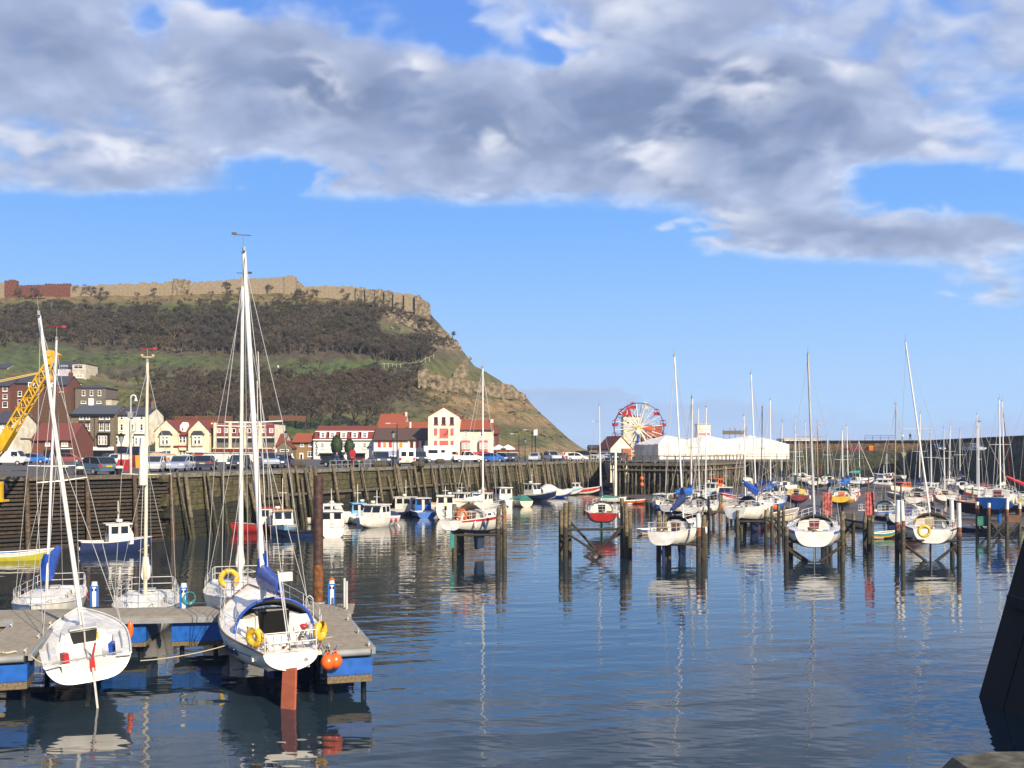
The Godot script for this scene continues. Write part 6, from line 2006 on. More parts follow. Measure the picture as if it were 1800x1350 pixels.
# ------------------------------------------------------------------ motor boats
func motor_boat(label: String, at: Vector3, yaw: float, o: Dictionary, heel := 0.0) -> Node3D:
	var t := thing(opt(o, "name", "motor_boat"), label, opt(o, "cat", "boat"), at)
	t.basis = ry(yaw) * Basis(Vector3.BACK, deg_to_rad(heel)) * Basis.from_scale(Vector3.ONE * opt(o, "size", 0.9))
	var h := Hull.new()
	h.L = 6.0
	h.B = 2.2
	h.fs = 0.95
	h.fm = 1.0
	h.fb = 1.5
	h.tw = 0.85
	h.ks = 0.1
	h.kb = 0.8
	h.trake = -0.1
	h.rake = 0.3
	for k in ["L", "B", "fs", "fb", "fm", "tw", "ks", "kb", "trake", "rake", "pw", "qw"]:
		if o.has(k):
			h.set(k, o[k])
	var wl: float = opt(o, "wl", 0.6)
	var sw: float = opt(o, "stripe_w", 0.13)
	part("sheer_stripe", hull_band(h, 0.0, sw, 10, 2), paint(opt(o, "stripe", "white")), t)
	part("hull", hull_band(h, sw, wl, 10, 4), paint(opt(o, "hull", "white")), t)
	part("bottom", hull_band(h, wl, 1.0, 10, 3), paint(opt(o, "bottom", "antifoul")), t)
	part("transom", transom(h), paint(opt(o, "transom", opt(o, "hull", "white"))), t)
	var c0: float = opt(o, "c0", 0.42)
	var c1: float = opt(o, "c1", 0.68)
	part("deck", deck_of(h, 0.04, maxf(c0, 0.3), 0.85, opt(o, "well", 0.45), 9), paint(opt(o, "deck", "light")), t)
	part("gunwale", gunwale(h, 0.05, 0.0, 9), paint(opt(o, "rail", "white")), t)
	var glass := wallmat("glass")
	var ch: float = opt(o, "ch", 1.5)
	if ch > 0.0:
		var cm := paint(opt(o, "cabin", "white"))
		var cw: float = h.B * 0.5 * opt(o, "cw", 0.72)
		var z0 := h.z(c0, 1.0)
		var z1 := h.z(c1, 1.0)
		var y0 := h.sheer(0.5) - 0.25
		var y1 := h.sheer(0.5) + ch
		var sl: float = opt(o, "slope", 0.35)
		# the wheelhouse: a body that leans in, with a raked front
		var a := [Vector3(-cw, y0, z0), Vector3(cw, y0, z0), Vector3(cw, y0, z1 - sl * 0.5), Vector3(-cw, y0, z1 - sl * 0.5), Vector3(-cw, y0, z0)]
		var mid := [Vector3(-cw, lerpf(y0, y1, 0.5), z0), Vector3(cw, lerpf(y0, y1, 0.5), z0), Vector3(cw, lerpf(y0, y1, 0.5), z1 - sl * 0.5), Vector3(-cw, lerpf(y0, y1, 0.5), z1 - sl * 0.5), Vector3(-cw, lerpf(y0, y1, 0.5), z0)]
		var b := [Vector3(-cw * 0.92, y1, z0), Vector3(cw * 0.92, y1, z0), Vector3(cw * 0.92, y1, z1 + sl * 0.5), Vector3(-cw * 0.92, y1, z1 + sl * 0.5), Vector3(-cw * 0.92, y1, z0)]
		part("wheelhouse", mb().loft([a, mid, b], false, false), cm, t)
		part("roof", mb().box(Vector3(0, y1 + 0.05, (z0 + z1) * 0.5 + 0.05), Vector3(cw * 2.02, 0.1, absf(z0 - z1) + 0.35)), paint(opt(o, "roof", opt(o, "cabin", "white"))), t)
		var ya := lerpf(y0, y1, 0.56)
		var yb := lerpf(y0, y1, 0.92)
		for k in [-1, 1]:
			part("window", mb().box(Vector3(k * cw * 0.47, (ya + yb) * 0.5, z0 + 0.012), Vector3(cw * 0.62, yb - ya, 0.03)), glass, t)
			part("window", mb().box(Vector3(k * cw * 0.47, (ya + yb) * 0.5, z1 + 0.0 * sl - 0.06), Vector3(cw * 0.72, yb - ya, 0.1), Basis(Vector3.RIGHT, atan(sl / maxf(y1 - y0, 0.1)) * 1.9)), glass, t)
			for f in [0.27, 0.7]:
				part("window", mb().box(Vector3(k * cw * 0.962, (ya + yb) * 0.5, lerpf(z0, z1, f)), Vector3(0.06, yb - ya, absf(z1 - z0) * 0.32), Basis(Vector3.BACK, k * 0.09)), glass, t)
		if opt(o, "door", true):
			part("door", mb().box(Vector3(0, lerpf(y0, y1, 0.5), z0 + 0.02), Vector3(cw * 0.34, (y1 - y0) * 0.86, 0.05)), paint(opt(o, "door_c", "light")), t)
		if opt(o, "mast", 0.0) > 0.0:
			var mp := Vector3(0, y1, (z0 + z1) * 0.5)
			var ms := part("mast", mb().tube(mp, mp + Vector3.UP * o.mast, 0.05, 0.035, 6), paint("white"), t)
			part("yard", mb().tube(mp + Vector3(-0.4, o.mast * 0.55, 0), mp + Vector3(0.4, o.mast * 0.55, 0), 0.03), paint("white"), ms)
			part("radar", mb().tube(mp + Vector3(0.5, 0.25, 0), mp + Vector3(0.5, 0.45, 0), 0.26, 0.26, 10).tube(mp + Vector3(0.5, 0.0, 0), mp + Vector3(0.5, 0.25, 0), 0.05), paint("white"), ms)
		if opt(o, "trunk", false):
			part("fore_cabin", mb().loft(cabin_rings(h, c1 - 0.02, 0.9, 0.7, 0.5, 0.2, 4), true, false), cm, t)
	if opt(o, "cover", "") != "":
		var rr := []
		for i in 6:
			var s := lerpf(0.02, opt(o, "cover_to", 0.72), i / 5.0)
			var ring := []
			for k in 7:
				var q := PI * k / 6.0
				ring.append(Vector3(cos(q) * h.b(s) * 1.02, h.sheer(s) - 0.05 + sin(q) * (0.35 + float(opt(o, "cover_h", 0.25)) * sin(PI * minf(1.0, i / 4.0 + 0.15))), h.z(s, 1.0)))
			rr.append(ring)
		part("boat_cover", mb().loft(rr, true, true), paint(o.cover), t)
	if opt(o, "rails", false):
		for sd in [-1.0, 1.0]:
			part("guard_rail", guard_rails(h, 0.62, 0.95, 3, sd, 0.5, 0.022), mat("steel", 0.5, 0.5, 0.5, 0.3), t)
		part("pulpit", bow_rail(h, false, 0.55, 0.025), mat("steel", 0.5, 0.5, 0.5, 0.3), t)
	if opt(o, "gantry", false):
		part("gantry", mb().path([h.edge(0.06, -1, 0.1), h.edge(0.06, -1, 0.15, 1.3), h.edge(0.06, 1, 0.15, 1.3), h.edge(0.06, 1, 0.1)], 0.045), paint("white"), t)
	if opt(o, "outboard", false):
		outboard(t, Vector3(0.0, h.sheer(0) + 0.05, h.z(0, h.sheer(0)) + 0.2))
	for k in opt(o, "fenders", 0):
		var e := h.edge(0.2 + 0.18 * k, opt(o, "fender_side", 1.0), -0.14, -0.25)
		part("fender", mb().ball(e, Vector3(0.13, 0.26, 0.13), 8, 6), paint(opt(o, "fender_c", "black")), t)
	if opt(o, "plate", false):
		part("name_board", mb().box(Vector3(0, h.sheer(0) * 0.62, h.z(0, h.sheer(0) * 0.62) + 0.03), Vector3(h.B * 0.55, 0.24, 0.04)), paint("white"), t)
	t.set_meta("hull", h)
	return t

func build_motor_boats() -> void:
	# along the left quay
	motor_boat("open yellow hulled boat with a white rail and blue lining at the left edge", spot(30, 67.5, -0.4), -72, {"L": 4.6, "B": 1.8, "hull": "lime", "stripe": "white", "stripe_w": 0.2, "bottom": "navy", "wl": 0.7, "ch": 0.0, "deck": "blue", "well": 0.5, "gantry": true, "transom": "yellow", "fs": 1.0, "fm": 1.0, "fb": 1.25})
	motor_boat("blue boat with a square white wheelhouse and white name board by the timber quay", spot(200, 73, -0.4), -58, {"L": 5.2, "B": 2.2, "fs": 1.4, "fm": 1.3, "fb": 1.55, "hull": "navy", "stripe": "navy", "bottom": "white", "wl": 0.72, "c0": 0.40, "c1": 0.72, "ch": 1.35, "mast": 1.9, "cabin": "white", "plate": true, "transom": "navy", "rail": "light", "cw": 0.8})
	motor_boat("red fishing boat with a white wheelhouse and red roof moored under the quay", spot(440, 90.5, -0.2), 100, {"L": 7.6, "B": 2.6, "fs": 1.3, "fm": 1.0, "fb": 1.6, "hull": "red", "stripe": "red", "bottom": "black", "wl": 0.7, "c0": 0.1, "c1": 0.38, "ch": 1.55, "roof": "red", "cabin": "white", "rail": "darkred", "well": 0.3})
	motor_boat("small boat with pale blue hull, white wheelhouse and tall white cross mast", spot(497, 88, -0.25), -165, {"L": 5.6, "B": 2.7, "fs": 1.1, "fm": 1.1, "fb": 1.45, "hull": "sky", "stripe": "white", "bottom": "white", "wl": 0.8, "c0": 0.3, "c1": 0.66, "ch": 1.45, "mast": 3.2, "roof": "tan", "gantry": true})
	motor_boat("low black workboat with a row of tyre fenders left of the rusty pile", spot(529, 85.5, -0.4), 86, {"L": 4.4, "B": 1.9, "fs": 0.95, "fm": 0.95, "fb": 1.15, "hull": "navy", "stripe": "black", "bottom": "black", "ch": 0.0, "deck": "black", "fenders": 4, "fender_side": 1.0, "fender_c": "grey", "rail": "black"})
	motor_boat("white cabin boat seen stern-on just right of the rusty pile", spot(583, 87.5, -0.25), 12, {"L": 5.8, "B": 2.6, "fs": 1.15, "fm": 1.2, "fb": 1.6, "c0": 0.3, "c1": 0.7, "ch": 1.35, "cw": 0.85, "rails": true, "gantry": false, "bottom": "white", "mast": 1.4})
	motor_boat("white cabin cruiser with rounded windows behind the stern-on white boat", spot(590, 101, -0.2), -75, {"L": 6.4, "B": 2.5, "c0": 0.25, "c1": 0.6, "ch": 1.3, "cw": 0.8, "trunk": true, "mast": 1.8})
	motor_boat("sky blue cabin boat moored behind a white one, middle of the quay", spot(628, 102, -0.2), 20, {"L": 5.8, "B": 2.3, "hull": "white", "stripe": "sky", "cabin": "sky", "c0": 0.3, "c1": 0.62, "ch": 1.35, "bottom": "antifoul", "mast": 2.2})
	motor_boat("white wheelhouse boat with wide windscreen, bow towards the camera", spot(661, 97, -0.25), 158, {"L": 6.4, "B": 2.7, "fs": 1.1, "fm": 1.15, "fb": 1.5, "c0": 0.32, "c1": 0.62, "ch": 1.4, "cw": 0.85, "bottom": "white", "mast": 1.6, "fenders": 2, "fender_c": "red", "fender_side": -1.0})
	motor_boat("white boat with a dark blue hull band, bow to the right beneath the quay", spot(707, 113, -0.15), -105, {"L": 6.2, "B": 2.4, "hull": "navy", "stripe": "white", "stripe_w": 0.3, "bottom": "antifoul", "c0": 0.4, "c1": 0.75, "ch": 1.4, "mast": 2.2, "rails": true})
	motor_boat("bright blue boat with a blue square cabin between two white boats", spot(741, 111, -0.2), 18, {"L": 6.0, "B": 2.8, "hull": "blue", "stripe": "blue", "cabin": "blue", "bottom": "navy", "roof": "light", "c0": 0.35, "c1": 0.68, "ch": 1.45, "rail": "white", "fenders": 1, "fender_c": "red"})
	motor_boat("white cabin boat with a black outboard motor on its stern", spot(783, 109.5, -0.2), 4, {"L": 6.0, "B": 2.6, "fs": 1.4, "fm": 1.35, "fb": 1.7, "c0": 0.22, "c1": 0.62, "ch": 1.5, "cw": 0.85, "outboard": true, "bottom": "white", "door_c": "cream", "mast": 1.2})
	motor_boat("white boat with dark windscreen just right of the outboard boat", spot(812, 124, -0.15), 160, {"L": 6.2, "B": 2.5, "c0": 0.35, "c1": 0.66, "ch": 1.2, "fs": 1.2, "fm": 1.2, "fb": 1.6, "trunk": false, "bottom": "antifoul", "mast": 1.4, "stripe": "tan"})
	motor_boat("white motor cruiser with a flying rail behind the red striped yacht", spot(848, 120, -0.15), 165, {"L": 7.2, "B": 2.9, "c0": 0.3, "c1": 0.6, "ch": 1.35, "trunk": true, "rails": true, "bottom": "white", "fs": 1.2, "fm": 1.2, "fb": 1.6, "mast": 1.0})
	motor_boat("small white cuddy boat with two square windows beside the green covered boat", spot(883, 133, -0.1), 30, {"L": 5.4, "B": 2.5, "c0": 0.3, "c1": 0.7, "ch": 1.6, "cw": 0.85, "bottom": "white", "fs": 1.1, "fm": 1.1})
	motor_boat("cream boat under a dark green cover at the middle of the quay", spot(911, 132, -0.1), 25, {"L": 5.6, "B": 2.4, "hull": "cream", "ch": 0.0, "cover": "green", "cover_h": 0.5, "cover_to": 0.8, "bottom": "white"})
	motor_boat("fishing boat with an orange roofed wheelhouse behind the green covered boat", spot(912, 150, -0.1), -20, {"L": 7.0, "B": 2.7, "hull": "red", "stripe": "white", "cabin": "cream", "roof": "orange", "c0": 0.25, "c1": 0.55, "ch": 1.9, "mast": 1.8, "gantry": false})
	motor_boat("blue and white trawler with a tall white mast and red buoy at its bow", spot(943, 146, -0.1), -130, {"L": 7.4, "B": 2.7, "hull": "navy", "stripe": "white", "bottom": "white", "wl": 0.75, "c0": 0.25, "c1": 0.5, "ch": 1.7, "mast": 2.6, "fenders": 2, "fender_c": "orange", "fender_side": -1.0, "fb": 1.9})
	motor_boat("white boat with a blue bottom under a grey tent cover", spot(976, 155, -0.1), -60, {"L": 6.4, "B": 2.6, "hull": "white", "bottom": "royal", "wl": 0.4, "ch": 0.0, "cover": "light", "cover_h": 1.3, "cover_to": 0.9})
	motor_boat("small pale blue and white open boat left of the red speedboat", spot(999, 163, -0.05), -70, {"L": 5.0, "B": 2.1, "hull": "white", "stripe": "sky", "stripe_w": 0.3, "ch": 0.0, "deck": "sky", "bottom": "antifoul"})
	motor_boat("red speedboat with a white frame canopy at the far end of the quay", spot(1021, 166, -0.05), -80, {"L": 7.0, "B": 2.4, "hull": "white", "stripe": "red", "stripe_w": 0.4, "deck": "red", "bottom": "tan", "c0": 0.2, "c1": 0.45, "ch": 1.1, "fb": 1.5, "cabin": "light"})
	motor_boat("dark hulled boat with red and white sides tilted on the mud by the jetty", spot(1037, 185, 0.35), 150, {"L": 6.6, "B": 2.4, "hull": "navy", "stripe": "red", "stripe_w": 0.35, "cabin": "white", "c0": 0.35, "c1": 0.6, "ch": 1.4}, 12)
	motor_boat("white wheelhouse boat aground beside the timber jetty", spot(1057, 180, 0.4), 140, {"L": 7.0, "B": 2.6, "hull": "white", "cabin": "white", "c0": 0.35, "c1": 0.62, "ch": 1.4, "bottom": "grey"}, -8)
	motor_boat("orange life raft shaped dinghy under the jetty", spot(1113, 137, 0.0), -80, {"L": 3.6, "B": 1.6, "hull": "orange", "stripe": "orange", "ch": 0.0, "deck": "white", "fs": 0.5, "fm": 0.5, "fb": 0.7, "kb": 0.3, "name": "dinghy", "cat": "dinghy"})
	motor_boat("small white dinghy with a green cover moored right of the dolphins", spot(1077, 140, 0.0), -85, {"L": 4.0, "B": 1.8, "hull": "white", "stripe": "white", "ch": 0.0, "cover": "green", "fs": 0.7, "fm": 0.7, "fb": 0.9, "kb": 0.3, "name": "dinghy", "cat": "dinghy"})
	motor_boat("small blue and cream rowing dinghy near the navy covered yacht", spot(1148, 88, 0.0), -75, {"L": 3.0, "B": 1.3, "hull": "cream", "stripe": "blue", "stripe_w": 0.45, "ch": 0.0, "deck": "tan", "fs": 0.55, "fm": 0.5, "fb": 0.7, "kb": 0.3, "name": "dinghy", "cat": "dinghy"})
	motor_boat("small yellow rowing dinghy with a teal rim near the pink board", spot(1551, 84, 0.0), -70, {"L": 3.0, "B": 1.3, "hull": "yellow", "stripe": "teal", "stripe_w": 0.4, "ch": 0.0, "deck": "tan", "fs": 0.55, "fm": 0.5, "fb": 0.7, "kb": 0.3, "name": "dinghy", "cat": "dinghy"})
	for q in [["small white cuddy boat half hidden behind the rusty pile", 552, 106, 40, "white", "white", 1.1], ["low white open boat with a navy cover between two cabin boats", 682, 104, 20, "white", "navy", 0.0], ["small pale grey boat under a tan cover close beneath the quay", 762, 122, -60, "light", "tan", 0.0], ["little white boat with a sky blue cabin beneath the quay wall", 828, 132, 30, "white", "sky", 1.2], ["small cream boat with a red cabin top in the quayside row", 862, 139, 150, "cream", "red", 1.1], ["little navy boat with a white cabin right of the orange roofed one", 929, 157, 25, "navy", "white", 1.2], ["small white open boat with a blue cover, far quayside row", 962, 162, -50, "white", "blue", 0.0], ["tiny white boat with a green cabin near the far quay corner", 986, 170, 20, "white", "teal", 1.0]]:
		var o := {"L": 4.9, "B": 2.0, "hull": q[4], "ch": q[6], "bottom": "antifoul", "fs": 0.95, "fm": 0.95, "fb": 1.25}
		o["cabin" if q[6] > 0.0 else "cover"] = q[5]
		motor_boat(q[0], spot(q[1], q[2], -0.15), q[3], o)
	var buoys := thing("hanging_buoys", "pair of orange buoys hung one above the other on the jetty piles", "buoy", spot(1128, 147, 0))
	part("buoy", mb().ball(Vector3(0, 3.2, 0), Vector3(0.3, 0.36, 0.3), 10, 7), paint("orange"), buoys)
	part("buoy", mb().ball(Vector3(0.02, 2.3, 0), Vector3(0.3, 0.36, 0.3), 10, 7), paint("orange"), buoys)
	part("rope", mb().tube(Vector3(0, 1.0, 0), Vector3(0, 5.2, 0), 0.03), paint("tan"), buoys)

# rows: label, column, distance, height of the keel, yaw, heel, mast top row, options
func build_mud_boats() -> void:
	var rows := [
		["white and blue cabin boat with a red bow flag, nearest below the jetty", 1166, 124, 0.2, 165, 0, 0, {"m": 1, "L": 7.2, "B": 2.9, "hull": "navy", "stripe": "white", "stripe_w": 0.4, "cabin": "white", "c0": 0.3, "c1": 0.7, "ch": 1.4, "fb": 1.9, "rails": true, "bottom": "royal"}],
		["white yacht with a bright blue boom cover among the berths", 1210, 104, 0.9, -35, 0, 700, {"L": 7.5, "boom": 2.8, "cover": "blue", "cover_fat": 1.6}],
		["white motor sailer under a grey cover with red bottom beside the gangway", 1237, 100, 1.0, -20, 0, 717, {"L": 8.0, "B": 3.0, "bottom": "darkred", "wl": 0.5, "ch": 0.7, "boom": 0.0, "cabin": "light"}],
		["white yacht with a pale wooden mast behind the grey covered motor sailer", 1216, 118, 0.7, 20, 0, 697, {"L": 7.0, "spar": "tan", "bottom": "navy"}],
		["white yacht in the middle of the mast cluster left of the gangway", 1228, 126, 0.6, -10, 0, 717, {"L": 7.0, "bottom": "antifoul"}],
		["small fishing boat with a pale blue hull and white wheelhouse on the mud", 1251, 146, 0.35, 170, 0, 0, {"m": 1, "L": 6.6, "B": 2.5, "hull": "sky", "stripe": "white", "cabin": "white", "c0": 0.4, "c1": 0.68, "ch": 1.4, "mast": 2.6}],
		["orange topped wheelhouse boat behind the pale blue fishing boat", 1258, 160, 0.35, 150, 0, 0, {"m": 1, "L": 7.0, "B": 2.6, "hull": "white", "roof": "orange", "cabin": "orange", "c0": 0.35, "c1": 0.6, "ch": 1.4}],
		["white boat with a crimson sheer band and yellow mast, bow on the mud", 1276, 142, 0.4, 172, 0, 790, {"m": 1, "L": 6.6, "B": 2.7, "hull": "white", "stripe": "red", "stripe_w": 0.35, "cabin": "mauve", "roof": "white", "c0": 0.3, "c1": 0.66, "ch": 1.2, "mast": 3.4, "bottom": "white"}],
		["upturned white dinghy lying on the mud under the marquee deck", 1301, 190, 0.5, 80, 12, 0, {"m": 1, "L": 5.0, "B": 2.0, "hull": "white", "ch": 0.0, "cover": "white", "name": "dinghy", "cat": "dinghy"}],
		["cream yacht with orange canvas and a yellow fender, left of the blue boats", 1308, 108, 0.8, -25, 0, 730, {"L": 6.6, "hull": "cream", "deck": "tan", "cabin": "tan", "boom": 0.0}],
		["bright blue cabin yacht with a white coach roof among the berths", 1352, 104, 0.9, -15, 0, 705, {"L": 7.6, "B": 3.1, "hull": "blue", "bottom": "antifoul", "cabin": "white", "ch": 0.8, "boom": 2.4, "cover": "blue"}],
		["royal blue yacht with a long blue boom cover rising to its mast", 1342, 118, 0.7, 30, 0, 715, {"L": 7.4, "hull": "royal", "boom": 2.6, "cover": "royal", "boom_lift": 0.9, "spar": "navy"}],
		["white motor boat with a blue canopy behind the bright blue yacht", 1362, 130, 0.6, 165, 0, 0, {"m": 1, "L": 7.4, "B": 2.8, "hull": "white", "stripe": "blue", "cabin": "white", "roof": "blue", "c0": 0.3, "c1": 0.6, "ch": 1.4, "rails": true}],
		["blue covered white boat in front of the rightmost marquee", 1376, 150, 0.5, 20, 0, 740, {"L": 7.0, "boom": 2.6, "cover": "navy"}],
		["white half-decked boat hidden behind the turquoise ruddered yacht", 1378, 98, 0.8, -30, 0, 0, {"m": 1, "L": 5.6, "B": 2.2, "hull": "cream", "stripe": "black", "ch": 0.0, "deck": "tan"}],
		["dark red yacht hung with pale yellow fenders and a green sail cover", 1399, 122, 0.7, 5, 0, 735, {"L": 7.4, "B": 2.9, "hull": "darkred", "cabin": "yellow", "ch": 0.75, "cw": 0.8, "boom": 2.2, "cover": "green", "boom_lift": 1.2, "rail": "yellow", "bottom": "navy"}],
		["white bilge keel yacht with a dark red furled sail standing on the mud", 1437, 158, 0.75, -8, 0, 740, {"L": 7.4, "B": 2.8, "hull": "white", "bottom": "navy", "wl": 0.5, "furler": "darkred", "spar": "tan", "boom": 0.0}],
		["navy hulled yacht on the mud just right of the red sailed one", 1456, 168, 0.7, 10, 0, 764, {"L": 7.0, "hull": "navy", "cabin": "white"}],
		["small yacht with yellow sides and a white deck propped on the mud", 1481, 112, 0.95, -6, 0, 755, {"L": 6.6, "B": 2.9, "hull": "yellow", "stripe": "white", "stripe_w": 0.3, "bottom": "black", "wl": 0.75, "hatch": "orange", "boom": 2.4, "cover": "blue", "tw": 0.8}],
		["white yacht with a blue sail cover behind the yellow sided one", 1489, 124, 0.75, -20, 0, 748, {"L": 7.4, "boom": 2.6, "cover": "blue", "cover_fat": 1.4}],
		["white yacht with navy band lying beam-on on the mud, tall white furled sail", 1508, 160, 0.7, -40, 0, 775, {"L": 7.4, "hull": "white", "bottom": "navy", "wl": 0.4, "furler": "white", "boom": 2.4, "cover": "teal"}],
		["sleek white motor cruiser lying alone on the open mud", 1552, 168, 0.5, 78, 6, 0, {"m": 1, "L": 8.6, "B": 2.8, "hull": "white", "cabin": "white", "c0": 0.35, "c1": 0.6, "ch": 0.75, "fb": 1.6, "bottom": "white", "mast": 2.6, "slope": 1.2}],
		["grey hulled yacht with dark canopy, left in the cluster of posts", 1568, 96, 0.6, -30, 0, 712, {"L": 8.4, "B": 3.0, "hull": "grey", "bottom": "navy", "wl": 0.5, "cabin": "light", "ch": 0.7, "boom": 0.0, "spar": "tan"}],
		["white cabined yacht with a violet doorway behind the white topped posts", 1601, 88, 0.9, -12, 0, 0, {"L": 7.4, "B": 2.9, "hull": "white", "ch": 0.85, "cw": 0.8, "mast": 0.0, "hatch": "mauve", "bottom": "pink"}],
		["white yacht with a brown cockpit behind the grey hulled yacht", 1615, 112, 0.9, -8, 0, 726, {"L": 7.6, "hull": "white", "bottom": "grey", "wl": 0.6, "deck": "tan", "boom": 2.5, "cover": "navy"}],
		["orange and white boat on the mud in front of the slanting stair", 1586, 152, 0.5, 150, 0, 0, {"m": 1, "L": 6.6, "B": 2.6, "hull": "white", "deck": "orange", "c0": 0.35, "c1": 0.7, "ch": 0.8, "cabin": "orange", "bottom": "white"}],
		["blue tarpaulin covered boat among the cluster left of the lifebuoy yacht", 1600, 128, 0.6, 70, 0, 0, {"m": 1, "L": 6.0, "B": 2.4, "hull": "grey", "ch": 0.0, "cover": "navy", "cover_h": 0.7}],
		["white cabin boat with a teal stripe below the dark pier wall", 1633, 138, 0.7, 150, 0, 0, {"m": 1, "L": 7.2, "B": 2.6, "hull": "white", "stripe": "teal", "c0": 0.35, "c1": 0.66, "ch": 1.1, "cabin": "white", "bottom": "grey"}],
		["red bottomed white yacht propped on the mud, seen from the stern", 1638, 122, 1.0, 3, 0, 755, {"L": 7.4, "B": 2.9, "hull": "red", "stripe": "white", "stripe_w": 0.45, "bottom": "darkred", "boom": 0.0, "tw": 0.8}],
		["cream decked white yacht on the mud, right of the red bottomed one", 1661, 118, 0.85, 2, 0, 752, {"L": 7.4, "B": 3.0, "hull": "white", "deck": "tan", "cabin": "cream", "bottom": "white", "tw": 0.75, "boom": 0.0}],
		["pinkish white yacht standing bow-on before the dark pier wall", 1669, 148, 0.9, 176, 0, 747, {"L": 7.6, "hull": "white", "bottom": "pink", "wl": 0.6, "boom": 2.5, "cover": "grey"}],
		["small white yacht with a navy sail cover in front of the dark pier wall", 1689, 142, 0.75, 12, 0, 755, {"L": 7.0, "hull": "white", "bottom": "navy", "boom": 2.4, "cover": "navy"}],
		["pale grey yacht with a dark red bottom leaning against its neighbours", 1720, 128, 0.8, 160, 0, 728, {"L": 8.2, "B": 2.9, "hull": "light", "bottom": "darkred", "wl": 0.5, "boom": 0.0}],
		["raft of dark tyres and orange canvas boat between the posts at right", 1728, 104, 0.6, 75, 0, 741, {"L": 7.0, "hull": "black", "deck": "orange", "cabin": "tan", "boom": 0.0}],
		["white yacht with a crimson furled sail near the right edge", 1764, 116, 0.8, -12, 0, 704, {"L": 7.8, "hull": "white", "furler": "darkred", "bottom": "grey", "boom": 2.4, "cover": "cream"}],
		["lime and white yacht with a red sail cover cut by the right edge", 1800, 108, 0.9, -55, 0, 682, {"L": 8.0, "B": 2.9, "hull": "white", "stripe": "lime", "stripe_w": 0.25, "boom": 2.6, "cover": "red", "spar": "pink", "boom_lift": 1.2}],
		["small black and blue dinghy with an outboard between the right posts", 1703, 92, 0.3, 85, 0, 0, {"m": 1, "L": 3.6, "B": 1.6, "hull": "navy", "ch": 0.0, "deck": "black", "outboard": true, "fs": 0.6, "fm": 0.6, "fb": 0.8, "kb": 0.3, "name": "dinghy", "cat": "dinghy"}],
		["white dinghy with two round fenders behind the pink boards", 1503, 96, 0.4, 70, 0, 0, {"m": 1, "L": 3.4, "B": 1.5, "hull": "cream", "ch": 0.0, "deck": "cream", "fs": 0.6, "fm": 0.6, "fb": 0.8, "kb": 0.3, "name": "dinghy", "cat": "dinghy"}],
		["distant white yacht with bare mast beneath the right end of the marquees", 1408, 196, 0.6, 20, 0, 775, {"L": 6.8}],
		["distant yacht with a tall pale mast in front of the last marquee wall", 1417, 176, 0.7, -30, 0, 742, {"L": 6.8, "hull": "light"}],
		["small white yacht near the foot of the lit pier wall, left of the stair", 1562, 196, 0.6, 60, 0, 797, {"L": 6.4, "hull": "light"}]]
	for q in rows:
		var o: Dictionary = q[7]
		var at := spot(q[1], q[2], 0)
		q[4] -= rad_to_deg(atan((q[1] - 900.0) / FPX))
		at.y = maxf(mud_height(at.x, q[2]), -0.3) + q[3] - (0.3 if o.has("m") else 0.0)
		if o.has("m"):
			motor_boat(q[0], at, q[4], o, q[5])
		else:
			var p := o.duplicate()
			for d in [["L", 7.2], ["B", 2.7], ["fs", 1.2], ["fm", 1.2], ["fb", 1.55], ["vee", 0.3], ["ch", 0.5], ["spreader", 0.52], ["wire_r", 0.016], ["trake", -0.2], ["mast_r", 0.07]]:
				if not p.has(d[0]):
					p[d[0]] = d[1]
			if not p.has("stripe") and rng.randf() < 0.7:
				p["stripe"] = ["navy", "blue", "darkred", "grey", "red"][rng.randi() % 5]
				p["stripe_w"] = 0.14
			if q[6] > 0:
				p["mast"] = high(q[6], q[2]) - at.y - 1.6
			p["pushpit"] = q[2] < 130
			p["guards"] = q[2] < 150
			p["mast_x"] = rng.randf_range(-0.25, 0.25)
			yacht(q[0], at, q[4], q[5] + rng.randf_range(-1.0, 1.0), p)
	# bare mooring posts standing in the mud
	for i in 22:
		var px := rng.randf_range(1400, 1790)
		var d := rng.randf_range(118, 190)
		var p := spot(px, d)
		p.y = mud_height(p.x, d) - 0.4
		solo("mooring_post", mb().tube(Vector3.ZERO, Vector3(rng.randf_range(-0.15, 0.15), rng.randf_range(2.0, 3.6), 0), 0.12, 0.1, 6), mat("weathered", 0.23, 0.20, 0.145, 0.9, "wood", 0.5), "thin weathered mooring post standing in the mud among the yachts", "post", p, 0, "mooring posts in the mud")

